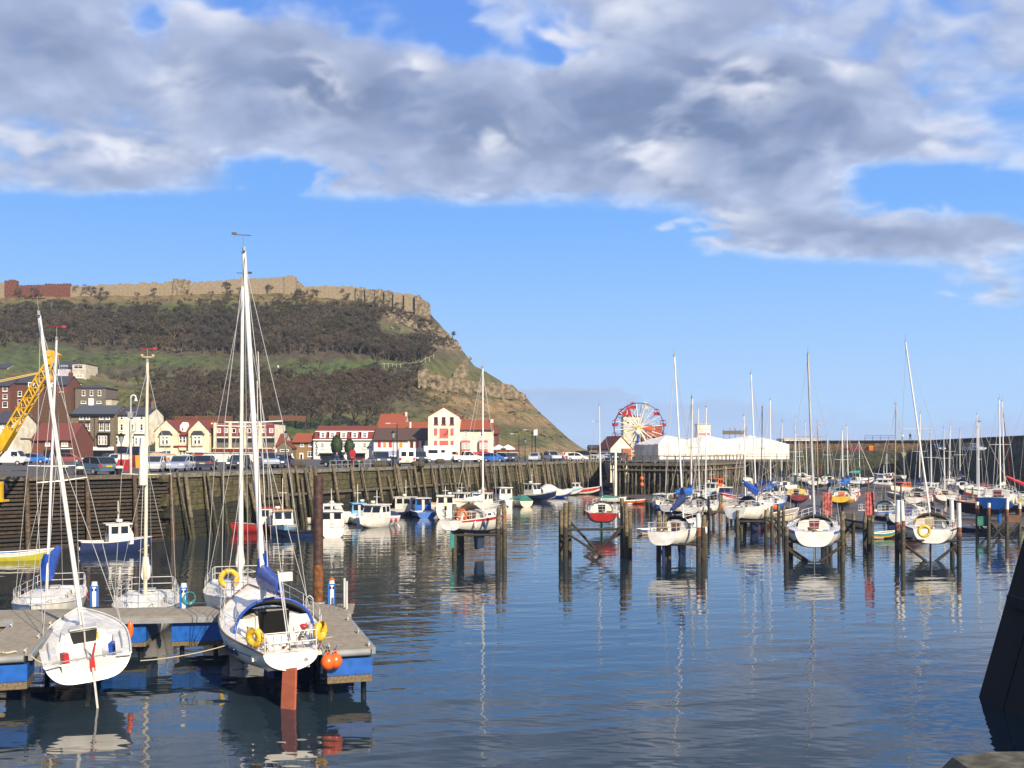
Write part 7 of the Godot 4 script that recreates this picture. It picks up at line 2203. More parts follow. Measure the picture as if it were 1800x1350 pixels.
# ------------------------------------------------------------------ funfair
func build_funfair() -> void:
	var d := 262.0
	var k := d / FPX
	var c := spot(1123, d, high(752, d))
	var R := 43.5 * k
	var t := thing("big_wheel", "fairground big wheel with white spokes, dark blue rim and red gondolas", "big wheel", Vector3(c.x, QUAY, c.z), -12)
	var hub := Vector3(0, c.y - QUAY, 0)
	var navy := mat("rim_blue", 0.03, 0.05, 0.16, 0.5)
	var white := paint("white")
	for z in [-0.7, 0.7]:
		part("rim", mb().torus(hub + Vector3(0, 0, z), R, 0.09, Basis.IDENTITY, 44, 5), navy, t)
		part("inner_ring", mb().torus(hub + Vector3(0, 0, z), R * 0.62, 0.05, Basis.IDENTITY, 36, 4), paint("light"), t)
	for i in 16:
		var a := TAU * i / 16 + 0.1
		var e := Vector3(cos(a), sin(a), 0)
		part("spoke", mb().tube(hub + Vector3(0, 0, 0.7), hub + e * R * 0.97 + Vector3(0, 0, 0.75), 0.2, 0.13, 5), white, t)
		part("spoke", mb().tube(hub + Vector3(0, 0, -0.7), hub + e.rotated(Vector3.BACK, 0.2) * R + Vector3(0, 0, -0.7), 0.1, 0.08, 5), white, t)
		part("rim_bar", mb().tube(hub + e * R + Vector3(0, 0, -0.7), hub + e * R + Vector3(0, 0, 0.7), 0.05, 0.05, 5), navy, t)
	for i in 12:
		var a := TAU * i / 12 + 0.25
		var e := hub + Vector3(cos(a), sin(a), 0) * R
		var g := part("gondola", mb().prism([Vector2(-0.75, -1.3), Vector2(0.75, -1.3), Vector2(0.85, -0.5), Vector2(-0.85, -0.5)], -0.5, 0.5, Transform3D(Basis.IDENTITY, e)), paint("red" if i % 6 != 2 else "cream"), t)
		part("canopy", mb().prism([Vector2(-0.85, 0.15), Vector2(0.85, 0.15), Vector2(0, 0.5)], -0.5, 0.5, Transform3D(Basis.IDENTITY, e)).tube(e + Vector3(-0.7, -0.5, 0), e + Vector3(-0.7, 0.2, 0), 0.04).tube(e + Vector3(0.7, -0.5, 0), e + Vector3(0.7, 0.2, 0), 0.04), paint("red" if i % 6 != 2 else "cream"), g)
	part("hub", mb().tube(hub + Vector3(0, 0, -1), hub + Vector3(0, 0, 1), 0.7, 0.7, 14), paint("yellow"), t)
	for s in [-1, 1]:
		for z in [-1.2, 1.2]:
			part("support_leg", mb().tube(Vector3(s * 4.2, 0, z * 2.0), hub + Vector3(0, 0, z), 0.2, 0.15, 6), white, t)
			part("support_brace", mb().tube(Vector3(s * 2.1, hub.y * 0.5, z * 1.5), Vector3(-s * 3.4, 0, z * 1.9), 0.09, 0.09, 5), white, t)
	var sg := part("sign_triangle", mb().prism([Vector2(-1.5, 0), Vector2(1.4, -0.2), Vector2(0.3, 2.8)], -0.08, 0.08, Transform3D(Basis.IDENTITY, hub + Vector3(-3.0, 3.2, 1.0))), paint("red"), t)
	lettering("J", 1.3, white, t, hub + Vector3(-2.95, 4.2, 1.15), Basis.IDENTITY, 0.04)
	part("sign_triangle", mb().prism([Vector2(0, 0), Vector2(2.6, 0.7), Vector2(2.7, -0.8)], -0.08, 0.08, Transform3D(Basis.IDENTITY, hub + Vector3(0.9, -0.1, 1.0))), paint("orange"), t)
	part("flagpole", mb().tube(hub + Vector3(-2.9, R * 0.85, 0), hub + Vector3(-2.9, R * 0.85 + 2.2, 0), 0.05), paint("grey"), t)
	# stalls round its foot
	var h := house("cream square tower building behind the left half of the big wheel", 1096, 1126, 806, 732, 728, 275, 6, "cream", "pantile", "hip", "tower_building", "building")
	win(h, 1104, 745, 5, 8, "trim", "glass", 1)
	win(h, 1116, 745, 5, 8, "trim", "glass", 1)
	h = house("orange roofed fairground hall behind the right half of the big wheel", 1128, 1166, 806, 767, 748, 276, 8, "brick", "pantile", "eaves", "fair_hall", "building")
	win(h, 1140, 772, 6, 6, "trim", "glass", 1)
	win(h, 1160, 772, 6, 6, "trim", "glass", 1)
	var bl := thing("blue_column", "blue and white fairground column with a white globe in front of the wheel", "column", spot(1121, 252, QUAY))
	part("shaft", mb().tube(Vector3.ZERO, Vector3(0, 5.6, 0), 0.32, 0.32, 10), paint("royal"), bl)
	part("globe", mb().ball(Vector3(0, 6.4, 0), Vector3(0.8, 0.8, 0.8), 12, 8), white, bl)

# ------------------------------------------------------------------ cars
# style: hatch, estate, suv, van, pickup, camper
func car(label: String, px: float, d: float, yaw: float, style: String, color: String, y := QUAY) -> Node3D:
	var t := thing("parked_van" if style in ["van", "camper"] else "parked_car", label, {"van": "van", "camper": "camper van", "pickup": "pickup"}.get(style, "car"), spot(px, d, y), yaw, "vehicles parked along the harbour")
	var L := 4.1
	var W := 1.72
	var low: Array
	var cab: Array
	match style:
		"hatch":
			low = [Vector2(-2.0, 0.3), Vector2(2.0, 0.3), Vector2(2.05, 0.62), Vector2(1.95, 0.9), Vector2(-1.0, 0.96), Vector2(-1.9, 0.76), Vector2(-2.05, 0.55)]
			cab = [Vector2(1.9, 0.9), Vector2(1.5, 1.42), Vector2(0.6, 1.5), Vector2(-0.3, 1.42), Vector2(-1.1, 0.94)]
		"estate":
			low = [Vector2(-2.2, 0.3), Vector2(2.2, 0.3), Vector2(2.28, 0.65), Vector2(2.2, 0.92), Vector2(-1.0, 0.95), Vector2(-2.1, 0.76), Vector2(-2.25, 0.55)]
			cab = [Vector2(2.15, 0.92), Vector2(1.75, 1.42), Vector2(0.5, 1.47), Vector2(-0.2, 1.4), Vector2(-1.05, 0.94)]
		"suv":
			low = [Vector2(-2.2, 0.4), Vector2(2.15, 0.4), Vector2(2.2, 0.75), Vector2(2.15, 1.1), Vector2(-0.9, 1.12), Vector2(-2.1, 0.98), Vector2(-2.25, 0.7)]
			cab = [Vector2(2.12, 1.1), Vector2(1.95, 1.75), Vector2(0.4, 1.8), Vector2(-0.25, 1.74), Vector2(-0.95, 1.1)]
			W = 1.82
		"pickup":
			low = [Vector2(-2.4, 0.45), Vector2(2.5, 0.45), Vector2(2.5, 1.1), Vector2(0.6, 1.1), Vector2(-1.2, 1.12), Vector2(-2.3, 0.98), Vector2(-2.45, 0.7)]
			cab = [Vector2(0.9, 1.1), Vector2(0.75, 1.75), Vector2(-0.3, 1.78), Vector2(-1.1, 1.1)]
			W = 1.82
		"van":
			low = [Vector2(-2.4, 0.35), Vector2(2.4, 0.35), Vector2(2.45, 2.1), Vector2(2.3, 2.25), Vector2(-0.9, 2.2), Vector2(-1.5, 1.95), Vector2(-2.0, 1.1), Vector2(-2.5, 0.9), Vector2(-2.5, 0.5)]
			cab = []
			W = 1.95
		"camper":
			low = [Vector2(-2.7, 0.4), Vector2(3.0, 0.4), Vector2(3.05, 2.65), Vector2(-1.9, 2.75), Vector2(-2.4, 2.35), Vector2(-1.85, 1.75), Vector2(-2.2, 1.15), Vector2(-2.8, 1.0)]
			cab = []
			W = 2.1
	var xf := Transform3D(Basis(Vector3(0, 0, 1), Vector3(0, 1, 0), Vector3(-1, 0, 0)), Vector3.ZERO)
	var bm := mat("car_" + color, paint(color).albedo_color.srgb_to_linear().r, paint(color).albedo_color.srgb_to_linear().g, paint(color).albedo_color.srgb_to_linear().b, 0.28)
	bm.clearcoat_enabled = true
	bm.clearcoat = 0.6
	var glass := mat("car_glass", 0.012, 0.018, 0.022, 0.06)
	# local: front towards -Z
	part("body", cached("carbody_" + style, func() -> MB:
		var m := mb()
		var in1 := []
		for p in low:
			in1.append(Vector2(p.x * 0.985, lerpf(p.y, 0.65, 0.06)))
		m.prism(low, -W * 0.5 + 0.1, W * 0.5 - 0.1, xf)
		m.prism(in1, -W * 0.5, W * 0.5, xf)
		return m), bm, t)
	if cab.size() > 0:
		part("windows", cached("carglass_" + style, func() -> MB: return mb().prism(cab, -W * 0.5 + 0.16, W * 0.5 - 0.16, xf)), glass, t)
		part("roof", cached("carroof_" + style, func() -> MB:
			var m := mb()
			var top := []
			for p in cab:
				if p.y > 1.3:
					top.append(p)
			for i in top.size() - 1:
				var a: Vector2 = top[i]
				var b: Vector2 = top[i + 1]
				m.face(xf * Vector3(a.x, a.y + 0.02, -W * 0.5 + 0.15), xf * Vector3(a.x, a.y + 0.02, W * 0.5 - 0.15), xf * Vector3(b.x, b.y + 0.02, W * 0.5 - 0.15), xf * Vector3(b.x, b.y + 0.02, -W * 0.5 + 0.15), Vector3.ZERO)
			for s in [-1.0, 1.0]:
				var zz: float = s * (W * 0.5 - 0.15)
				for i in cab.size() - 1:
					m.tube(xf * Vector3(cab[i].x, cab[i].y, zz), xf * Vector3(cab[i + 1].x, cab[i + 1].y, zz), 0.045, 0.045, 4)
				var xm: float = (cab[0].x + cab[cab.size() - 1].x) * 0.5
				m.tube(xf * Vector3(xm, cab[0].y, zz), xf * Vector3(xm, 1.42, zz), 0.045, 0.045, 4)
			return m), bm, t)
	else:
		part("windscreen", cached("carscreen_" + style, func() -> MB:
			var m := mb()
			if style == "van":
				m.face(Vector3(-0.75, 1.2, -1.98), Vector3(0.75, 1.2, -1.98), Vector3(0.7, 1.9, -1.56), Vector3(-0.7, 1.9, -1.56), Vector3(0, 1.0, 2))
				for s in [-1.0, 1.0]:
					m.box(Vector3(s * W * 0.5, 1.5, -1.25), Vector3(0.02, 0.6, 0.8))
					m.box(Vector3(s * 0.45, 1.55, 2.46), Vector3(0.6, 0.55, 0.03))
			else:
				for s in [-1.0, 1.0]:
					m.box(Vector3(s * W * 0.5, 1.75, 1.6), Vector3(0.03, 0.55, 1.5))
					m.box(Vector3(s * W * 0.5, 1.8, 0.0), Vector3(0.03, 0.45, 0.6))
					m.box(Vector3(s * W * 0.5, 1.5, -1.75), Vector3(0.03, 0.5, 0.6))
			return m), glass, t)
	var fx: float = low[low.size() - 1].x
	var rx: float = low[1].x
	for s in [-1.0, 1.0]:
		for q in [[fx + 0.85, "f"], [rx - 0.85, "r"]]:
			var w := part("wheel", cached("tyre", func() -> MB: return mb().tube(Vector3(-0.1, 0, 0), Vector3(0.1, 0, 0), 0.32, 0.32, 14)), paint("black"), t)
			w.position = Vector3(s * (W * 0.5 - 0.08), 0.32, q[0])
			var r := part("rim", cached("rim", func() -> MB: return mb().tube(Vector3(-0.112, 0, 0), Vector3(0.112, 0, 0), 0.19, 0.19, 10)), paint("silver"), w)
		var hl := part("headlight", cached("headlight", func() -> MB: return mb().box(Vector3.ZERO, Vector3(0.36, 0.16, 0.12))), mat("headlight", 0.75, 0.75, 0.72, 0.1), t)
		hl.position = Vector3(s * W * 0.34, 0.68 if style in ["hatch", "estate"] else 0.85, fx + 0.02)
		var tl := part("tail_light", cached("taillight", func() -> MB: return mb().box(Vector3.ZERO, Vector3(0.2, 0.3, 0.08))), paint("red"), t)
		tl.position = Vector3(s * W * 0.42, 0.8 if style in ["hatch", "estate"] else 0.95, rx + 0.06)
		var mr := part("mirror", cached("mirror", func() -> MB: return mb().box(Vector3.ZERO, Vector3(0.2, 0.14, 0.1))), bm, t)
		mr.position = Vector3(s * (W * 0.5 + 0.08), 1.0 if style in ["hatch", "estate"] else 1.25, fx + 1.25)
	var pl := part("number_plate", cached("plate", func() -> MB: return mb().box(Vector3.ZERO, Vector3(0.52, 0.12, 0.03))), paint("yellow"), t)
	pl.position = Vector3(0, 0.72, rx + 0.09)
	var pf := part("number_plate", cached("plate", func() -> MB: return mb()), paint("white"), t)
	pf.position = Vector3(0, 0.48, fx - 0.04)
	var bp := part("bumper", cached("bumper_" + style, func() -> MB: return mb().box(Vector3(0, 0.42, fx - 0.0), Vector3(W * 0.94, 0.2, 0.14))), bm if style in ["hatch", "estate"] else paint("black"), t)
	part("rear_bumper", cached("rbumper_" + style, func() -> MB: return mb().box(Vector3(0, 0.42, rx + 0.0), Vector3(W * 0.94, 0.2, 0.14))), bm if style in ["hatch", "estate"] else paint("black"), t)
	return t

func build_cars() -> void:
	car("slate blue estate car seen from the rear, parked by the timber quay front", 166, 83, 52, "estate", "slateblue")
	car("silver hatchback facing the harbour, left of the bright silver blue hatchback", 272, 94, 188, "hatch", "silver")
	car("silver blue hatchback facing the harbour in front of the cream inn", 318, 96, 183, "hatch", "silverblue")
	car("dark blue estate seen from behind in front of the cream inn's right gable", 362, 101, 8, "estate", "darkblue")
	car("dark grey car facing the harbour in front of the arcade", 420, 106, 180, "hatch", "charcoal")
	car("grey people carrier right of the two tall masts", 470, 111, 205, "suv", "silverblue")
	car("black blue saloon next to the grey people carrier", 489, 114, 190, "hatch", "darkblue")
	car("dark green pickup parked along the quay in front of the white cafe", 600, 119, 62, "pickup", "charcoal")
	car("dark blue off-roader facing the harbour beside the white van", 671, 124, 194, "suv", "darkblue")
	car("white panel van seen from behind in front of the cream shop", 714, 124, 10, "van", "white")
	car("dark off-roader in front of the red shop, right of the white van", 739, 150, 190, "suv", "charcoal")
	car("white camper van parked side-on in front of the warehouse", 778, 160, -82, "camper", "white")
	car("white pickup right of the camper van", 822, 160, -70, "pickup", "white")
	car("bright blue sports saloon below the end of the row of houses", 868, 168, -100, "hatch", "blue")
	car("dark blue hatchback behind the bright blue saloon", 886, 176, -115, "hatch", "darkblue")
	car("black car facing the harbour at the end of the houses", 900, 172, 170, "hatch", "charcoal")
	car("small silver car by the tan bank, left of the big silver off-roader", 940, 178, 170, "hatch", "silver")
	car("big silver off-roader facing the harbour under the headland", 971, 178, 200, "suv", "silver")
	car("white hatchback parked side-on near the far quay end", 1014, 184, -98, "hatch", "white")
	car("black off-roader behind the white hatchback", 1030, 196, -95, "suv", "charcoal")
	car("long dark car left of the white gabled house", 1046, 198, -105, "estate", "charcoal")
	car("white estate in the far row of cars under the headland", 1005, 214, -95, "estate", "white")
	car("silver car at the far right of the quayside row", 1060, 192, 165, "hatch", "silverblue")
	car("dark blue car in the far row by the white gabled house", 1076, 190, 160, "hatch", "darkblue")
	car("black estate beside the orange box", 1090, 190, 150, "estate", "charcoal")
	car("white lorry cab parked at the left edge behind the crane jib", 14, 132, -88, "van", "light")
	car("small blue car in front of the red roofed building", 62, 150, -90, "hatch", "blue")
	car("dark red car in front of the red roofed building's shop", 121, 158, -70, "hatch", "darkred")
	car("pale silver van behind the cream mast", 268, 128, 180, "suv", "silver")
	car("dark car behind the slate blue estate, by the stone building", 192, 140, 175, "hatch", "charcoal")
	car("white car between the stone building and the red skip", 206, 130, 170, "hatch", "white")
	car("dark blue car with white lamps on the outer pier, the left one", 1645, 203, -165, "hatch", "darkblue", 7.05)
	car("pale blue car on the outer pier, the right one", 1712, 178, -160, "hatch", "silverblue", 7.05)

# ------------------------------------------------------------------ street furniture
func build_street() -> void:
	var black := paint("black")
	for q in [[113, 86, "left"], [140, 80, "middle"], [210, 82, "right"]]:
		var b := thing("bollard", "white topped black iron bollard on the timber quay, the %s of three" % q[2], "bollard", spot(q[0], q[1], QUAY), 0, "white topped bollards")
		part("shaft", mb().tube(Vector3.ZERO, Vector3(0, 0.55, 0), 0.28, 0.24, 14), black, b)
		part("cap", mb().tube(Vector3(0, 0.55, 0), Vector3(0, 0.66, 0), 0.33, 0.33, 14).ball(Vector3(0, 0.66, 0), Vector3(0.33, 0.1, 0.33), 14, 6), paint("white"), b)
	var sw := thing("swan_neck_lamp", "tall white swan neck street lamp with a camera box on the timber quay", "street lamp", spot(230, 86, QUAY))
	var hgt := high(694, 86) - QUAY
	part("post", mb().tube(Vector3.ZERO, Vector3(0, hgt * 0.72, 0), 0.11, 0.09, 8).tube(Vector3(0, hgt * 0.7, 0), Vector3(0, hgt - 0.25, 0), 0.06), paint("light"), sw)
	part("neck", mb().torus(Vector3(0.22, hgt - 0.25, 0), 0.22, 0.06, Basis.IDENTITY, 10, 6, 0.0, PI), paint("white"), sw)
	part("lamp_head", mb().tube(Vector3(0.44, hgt - 0.26, 0), Vector3(0.44, hgt - 0.55, 0), 0.08, 0.16, 10), paint("white"), sw)
	part("camera_box", mb().box(Vector3(0, hgt * 0.74, 0.05), Vector3(0.4, 0.5, 0.3)).tube(Vector3(-0.45, hgt * 0.78, 0), Vector3(0.45, hgt * 0.78, 0), 0.04), paint("grey"), sw)
	part("cable_pipe", mb().path([Vector3(-0.12, 1.5, 0), Vector3(-0.14, hgt * 0.5, 0), Vector3(0.4, hgt * 0.54, 0), Vector3(0.42, hgt * 0.66, 0)], 0.03), paint("grey"), sw)
	for q in [[213, 88, 761, "black Victorian lantern lamp beside the swan neck lamp"], [691, 122, 757, "black Victorian lantern lamp in front of the lilac awning"], [502, 125, 757, "black Victorian lamp post in front of the pale garage"], [923, 185, 770, "black lantern post at the foot of the tan bank"]]:
		var l := thing("lantern_lamp", q[3], "street lamp", spot(q[0], q[1], QUAY))
		var hh := high(q[2], q[1]) - QUAY
		part("post", mb().tube(Vector3.ZERO, Vector3(0, 1.0, 0), 0.12, 0.1, 8).tube(Vector3(0, 1.0, 0), Vector3(0, hh - 0.9, 0), 0.065, 0.05, 8), black, l)
		part("lantern", mb().tube(Vector3(0, hh - 0.9, 0), Vector3(0, hh - 0.3, 0), 0.12, 0.26, 6), mat("lamp_glass", 0.2, 0.2, 0.18, 0.2), l)
		part("hood", mb().tube(Vector3(0, hh - 0.3, 0), Vector3(0, hh, 0), 0.3, 0.05, 6), black, l)
	for q in [[698, 140, 745, "left", "slender dark lamp post behind the lantern in front of the white shops"], [1054, 196, 741, "", "tall grey lamp post with an arm, left of the white gabled house"], [912, 190, 763, "", "tall dark lamp post under the headland, leftmost of three"], [935, 190, 756, "", "dark lamp post beside the square white sign"]]:
		var l := thing("street_lamp", q[4], "street lamp", spot(q[0], q[1], QUAY))
		var hh := high(q[2], q[1]) - QUAY
		part("post", mb().tube(Vector3.ZERO, Vector3(0, hh, 0), 0.09, 0.06, 7), paint("grey") if q[0] > 1000 else black, l)
		part("arm", mb().tube(Vector3(0, hh, 0), Vector3(-1.1, hh + 0.1, 0), 0.05), paint("grey"), l)
		part("lamp_head", mb().box(Vector3(-1.3, hh + 0.06, 0), Vector3(0.6, 0.14, 0.26)), paint("light"), l)
	var sn := thing("sign_post", "square white sign on a dark post under the headland", "sign", spot(941, 188, QUAY))
	part("post", mb().tube(Vector3.ZERO, Vector3(0, 3.2, 0), 0.09), black, sn)
	part("post_upper", mb().tube(Vector3(0, 3.2, 0), Vector3(0, 5.2, 0), 0.12), black, sn)
	part("board", mb().box(Vector3(0.05, 5.3, 0.1), Vector3(0.7, 1.1, 0.1)), paint("white"), sn)
	var rb := thing("lifebuoy_housing", "red round lifebuoy housing on a post at the quay edge by the cafe", "lifebuoy post", spot(620, 111, QUAY))
	part("post", mb().tube(Vector3.ZERO, Vector3(0, 1.5, 0), 0.06), paint("darkred"), rb)
	part("housing", mb().prism([Vector2(-0.26, -0.42), Vector2(0.26, -0.42), Vector2(0.34, 0.15), Vector2(0.2, 0.4), Vector2(-0.2, 0.4), Vector2(-0.34, 0.15)], -0.12, 0.14, Transform3D(Basis.IDENTITY, Vector3(0, 1.65, 0))), paint("red"), rb)
	var sk := thing("red_skip", "red stall box with a white panel on the quay behind the bollards", "stall", spot(219, 100, QUAY))
	part("body", mb().box(Vector3(0, 0.55, 0), Vector3(1.0, 1.1, 0.9)), paint("red"), sk)
	part("panel", mb().box(Vector3(0.0, 1.32, 0), Vector3(1.0, 0.44, 0.8)), paint("white"), sk)
	sk = thing("yellow_board", "yellow and dark red boards standing beside the red stall box", "sign board", spot(239, 102, QUAY))
	part("board", mb().box(Vector3(0.25, 0.85, 0), Vector3(0.55, 1.3, 0.1), Basis(Vector3.BACK, 0.06)), mat("board_amber", 0.6, 0.28, 0.02, 0.6), sk)
	part("board", mb().box(Vector3(-0.4, 0.9, 0), Vector3(0.6, 1.3, 0.1)), paint("darkred"), sk)
	motor_boat("white boat stored ashore with an orange board, in front of the cream inn", spot(293, 118, QUAY - 0.1), -60, {"L": 4.8, "B": 2.0, "hull": "white", "stripe": "white", "ch": 0.0, "cover": "tan", "cover_h": 0.3, "fs": 1.5, "fm": 1.5, "fb": 1.8, "bottom": "white"})
	solo("orange_board", mb().box(Vector3(0, 0.7, 0), Vector3(0.6, 0.95, 0.06)), paint("orange"), "orange notice board leaning on the white boat ashore", "sign board", spot(294, 114.5, QUAY))
	var hs := thing("harbour_sheds", "long white low shed under the red and cream arcade signs", "shed", spot(408, 170, QUAY))
	part("wall", mb().box(Vector3(0, 0.75, 0), Vector3(9, 1.5, 2)), paint("white"), hs)
	part("roof", mb().box(Vector3(0, 1.55, 0), Vector3(9.3, 0.12, 2.4)), paint("light"), hs)
	for q in [[404, 112, "by the dark grey car"], [512, 117, "in front of the pale garage"], [655, 116, "by the lilac awning shop"], [722, 120, "beside the white panel van"], [760, 150, "left of the camper van"]]:
		var pot := thing("net_heap", "brown heap of fishing nets on the quay, " + q[2], "net heap", spot(q[0] + 12, q[1], QUAY), 0, "net heaps on the quay edge")
		for k in 5:
			part("pot", mb().ball(Vector3(rng.randf_range(-0.6, 0.6), 0.3, rng.randf_range(-0.4, 0.4)), Vector3(0.45, 0.42, 0.4), 8, 6), mat("net", 0.11, 0.09, 0.06, 0.95, "stone", 1.2), pot)
	rail("quay_railing", "low white railing along the quay edge beyond the warehouse", spot(1010, 173, QUAY), spot(1062, 183, QUAY), 1.0, 12, paint("light"))
	rail("quay_railing", "thin grey railing on the quay in front of the white cafe", spot(580, 107.5, QUAY), spot(660, 116, QUAY), 0.9, 9, paint("grey"))
	for q in [[592, 212.5, 5.0, 2.3, "taller of the two clipped dark green bushes by the cafe door, on the left"], [614, 212.5, 4.3, 1.9, "shorter of the two clipped dark green bushes by the cafe door, on the right"]]:
		var b := thing("clipped_bush", q[4], "bush", spot(q[0], 206, QUAY))
		part("trunk", mb().tube(Vector3.ZERO, Vector3(0, 1.4, 0), 0.12), paint("brown"), b)
		var f := mb()
		for i in 2600:
			var u := Vector3(rng.randfn(), rng.randfn(), rng.randfn()).normalized()
			var w := u * Vector3(q[3] * 0.5, q[2] * 0.42, q[3] * 0.5) * rng.randf_range(0.75, 1.05) + Vector3(0, q[2] * 0.58, 0)
			var e := Vector3(rng.randfn(), rng.randfn(), rng.randfn()).normalized() * 0.22
			var g := e.cross(u).normalized() * 0.2
			f.tri(w + e, w + g, w - g, u, u, u)
		part("foliage", f, mat("box_leaf", 0.022, 0.05, 0.012, 0.7), b)

# ------------------------------------------------------------------ crane
func build_crane() -> void:
	var y := mat("crane_yellow", 0.68, 0.40, 0.012, 0.4, "scuff", 0.5)
	var d := 66.0
	var t := thing("mobile_crane", "yellow lattice jib crane on the quay at the left edge", "crane", spot(-14, d, QUAY))
	var o := t.position
	var foot := spot(-18, d, high(850, d) + 1.2) - o
	var head := spot(97, d, high(626, d)) - o
	var u := (head - foot).normalized()
	var side := Vector3(0, 0, 1)
	var n := u.cross(side).normalized()
	var L := foot.distance_to(head)
	var corner := func(f: float, i: int, j: int) -> Vector3:
		var w := 0.27 * clampf(minf(f * 7.0, (1.0 - f) * 9.0), 0.35, 1.0)
		return foot + u * L * f + n * w * i + side * w * j
	for i in [-1, 1]:
		for j in [-1, 1]:
			var ch := mb()
			for k in 10:
				ch.tube(corner.call(k / 10.0, i, j), corner.call((k + 1) / 10.0, i, j), 0.06, 0.06, 6)
			part("chord", ch, y, t)
	for k in 22:
		var f0 := k / 22.0
		var f1 := (k + 1) / 22.0
		for i in [-1, 1]:
			part("lacing", mb().tube(corner.call(f0, i, -1 if k % 2 else 1), corner.call(f1, i, 1 if k % 2 else -1), 0.04, 0.04, 5), y, t)
			part("lacing", mb().tube(corner.call(f0, -1 if k % 2 else 1, i), corner.call(f1, 1 if k % 2 else -1, i), 0.04, 0.04, 5), y, t)
	part("boom_plate", mb().box(foot + u * L * 0.24 + n * 0.02, Vector3(0.62, 1.5, 0.66), Basis(n, u, n.cross(u))), y, t)
	part("head_sheave", mb().box(head - u * 0.2, Vector3(0.55, 0.9, 0.55), Basis(n, u, n.cross(u))).tube(head + side * 0.35 - n * 0.3, head - side * 0.35 - n * 0.3, 0.24, 0.24, 12), y, t)
	part("hook_line", mb().tube(head - n * 0.5, head - n * 0.5 + Vector3(0, -1.5, 0), 0.03), paint("black"), t)
	part("hook_ball", mb().ball(head - n * 0.5 + Vector3(0, -1.75, 0), Vector3(0.28, 0.32, 0.28), 12, 8), mat("hook_orange", 0.62, 0.26, 0.02, 0.5), t)
	for j in [-0.35, 0.45]:
		part("pendant", mb().tube(foot + Vector3(-3.0, 4.8, j), head - u * 1.2 + Vector3(0, 0, j * 0.5), 0.035), mat("crane_rope", 0.55, 0.42, 0.12, 0.6), t)
	part("gantry", mb().tube(foot + Vector3(-1.5, 0.5, -0.5), foot + Vector3(-3.0, 4.8, -0.4), 0.1).tube(foot + Vector3(-1.5, 0.5, 0.5), foot + Vector3(-3.0, 4.8, 0.4), 0.1), y, t)
	part("cab", mb().box(foot + Vector3(-2.0, 0.2, 0), Vector3(2.6, 2.0, 2.2)), y, t)
	part("cab_window", mb().box(foot + Vector3(-0.69, 0.5, 0), Vector3(0.04, 0.9, 1.6)).box(foot + Vector3(-1.4, 0.5, 1.11), Vector3(1.0, 0.9, 0.04)), wallmat("glass"), t)
	part("chassis", mb().box(foot + Vector3(-2.6, -1.3, 0), Vector3(6.0, 0.7, 2.3)), paint("black"), t)
	for x in [0.0, -2.4, -4.6]:
		for j in [-1.0, 1.0]:
			part("wheel", mb().tube(foot + Vector3(x, -1.6, j * 1.0), foot + Vector3(x, -1.6, j * 1.3), 0.55, 0.55, 14), paint("black"), t)
	part("outrigger", mb().box(foot + Vector3(1.0, -1.7, 0.6), Vector3(0.3, 1.3, 0.3)).box(foot + Vector3(1.0, -2.3, 0.6), Vector3(0.8, 0.14, 0.8)), y, t)

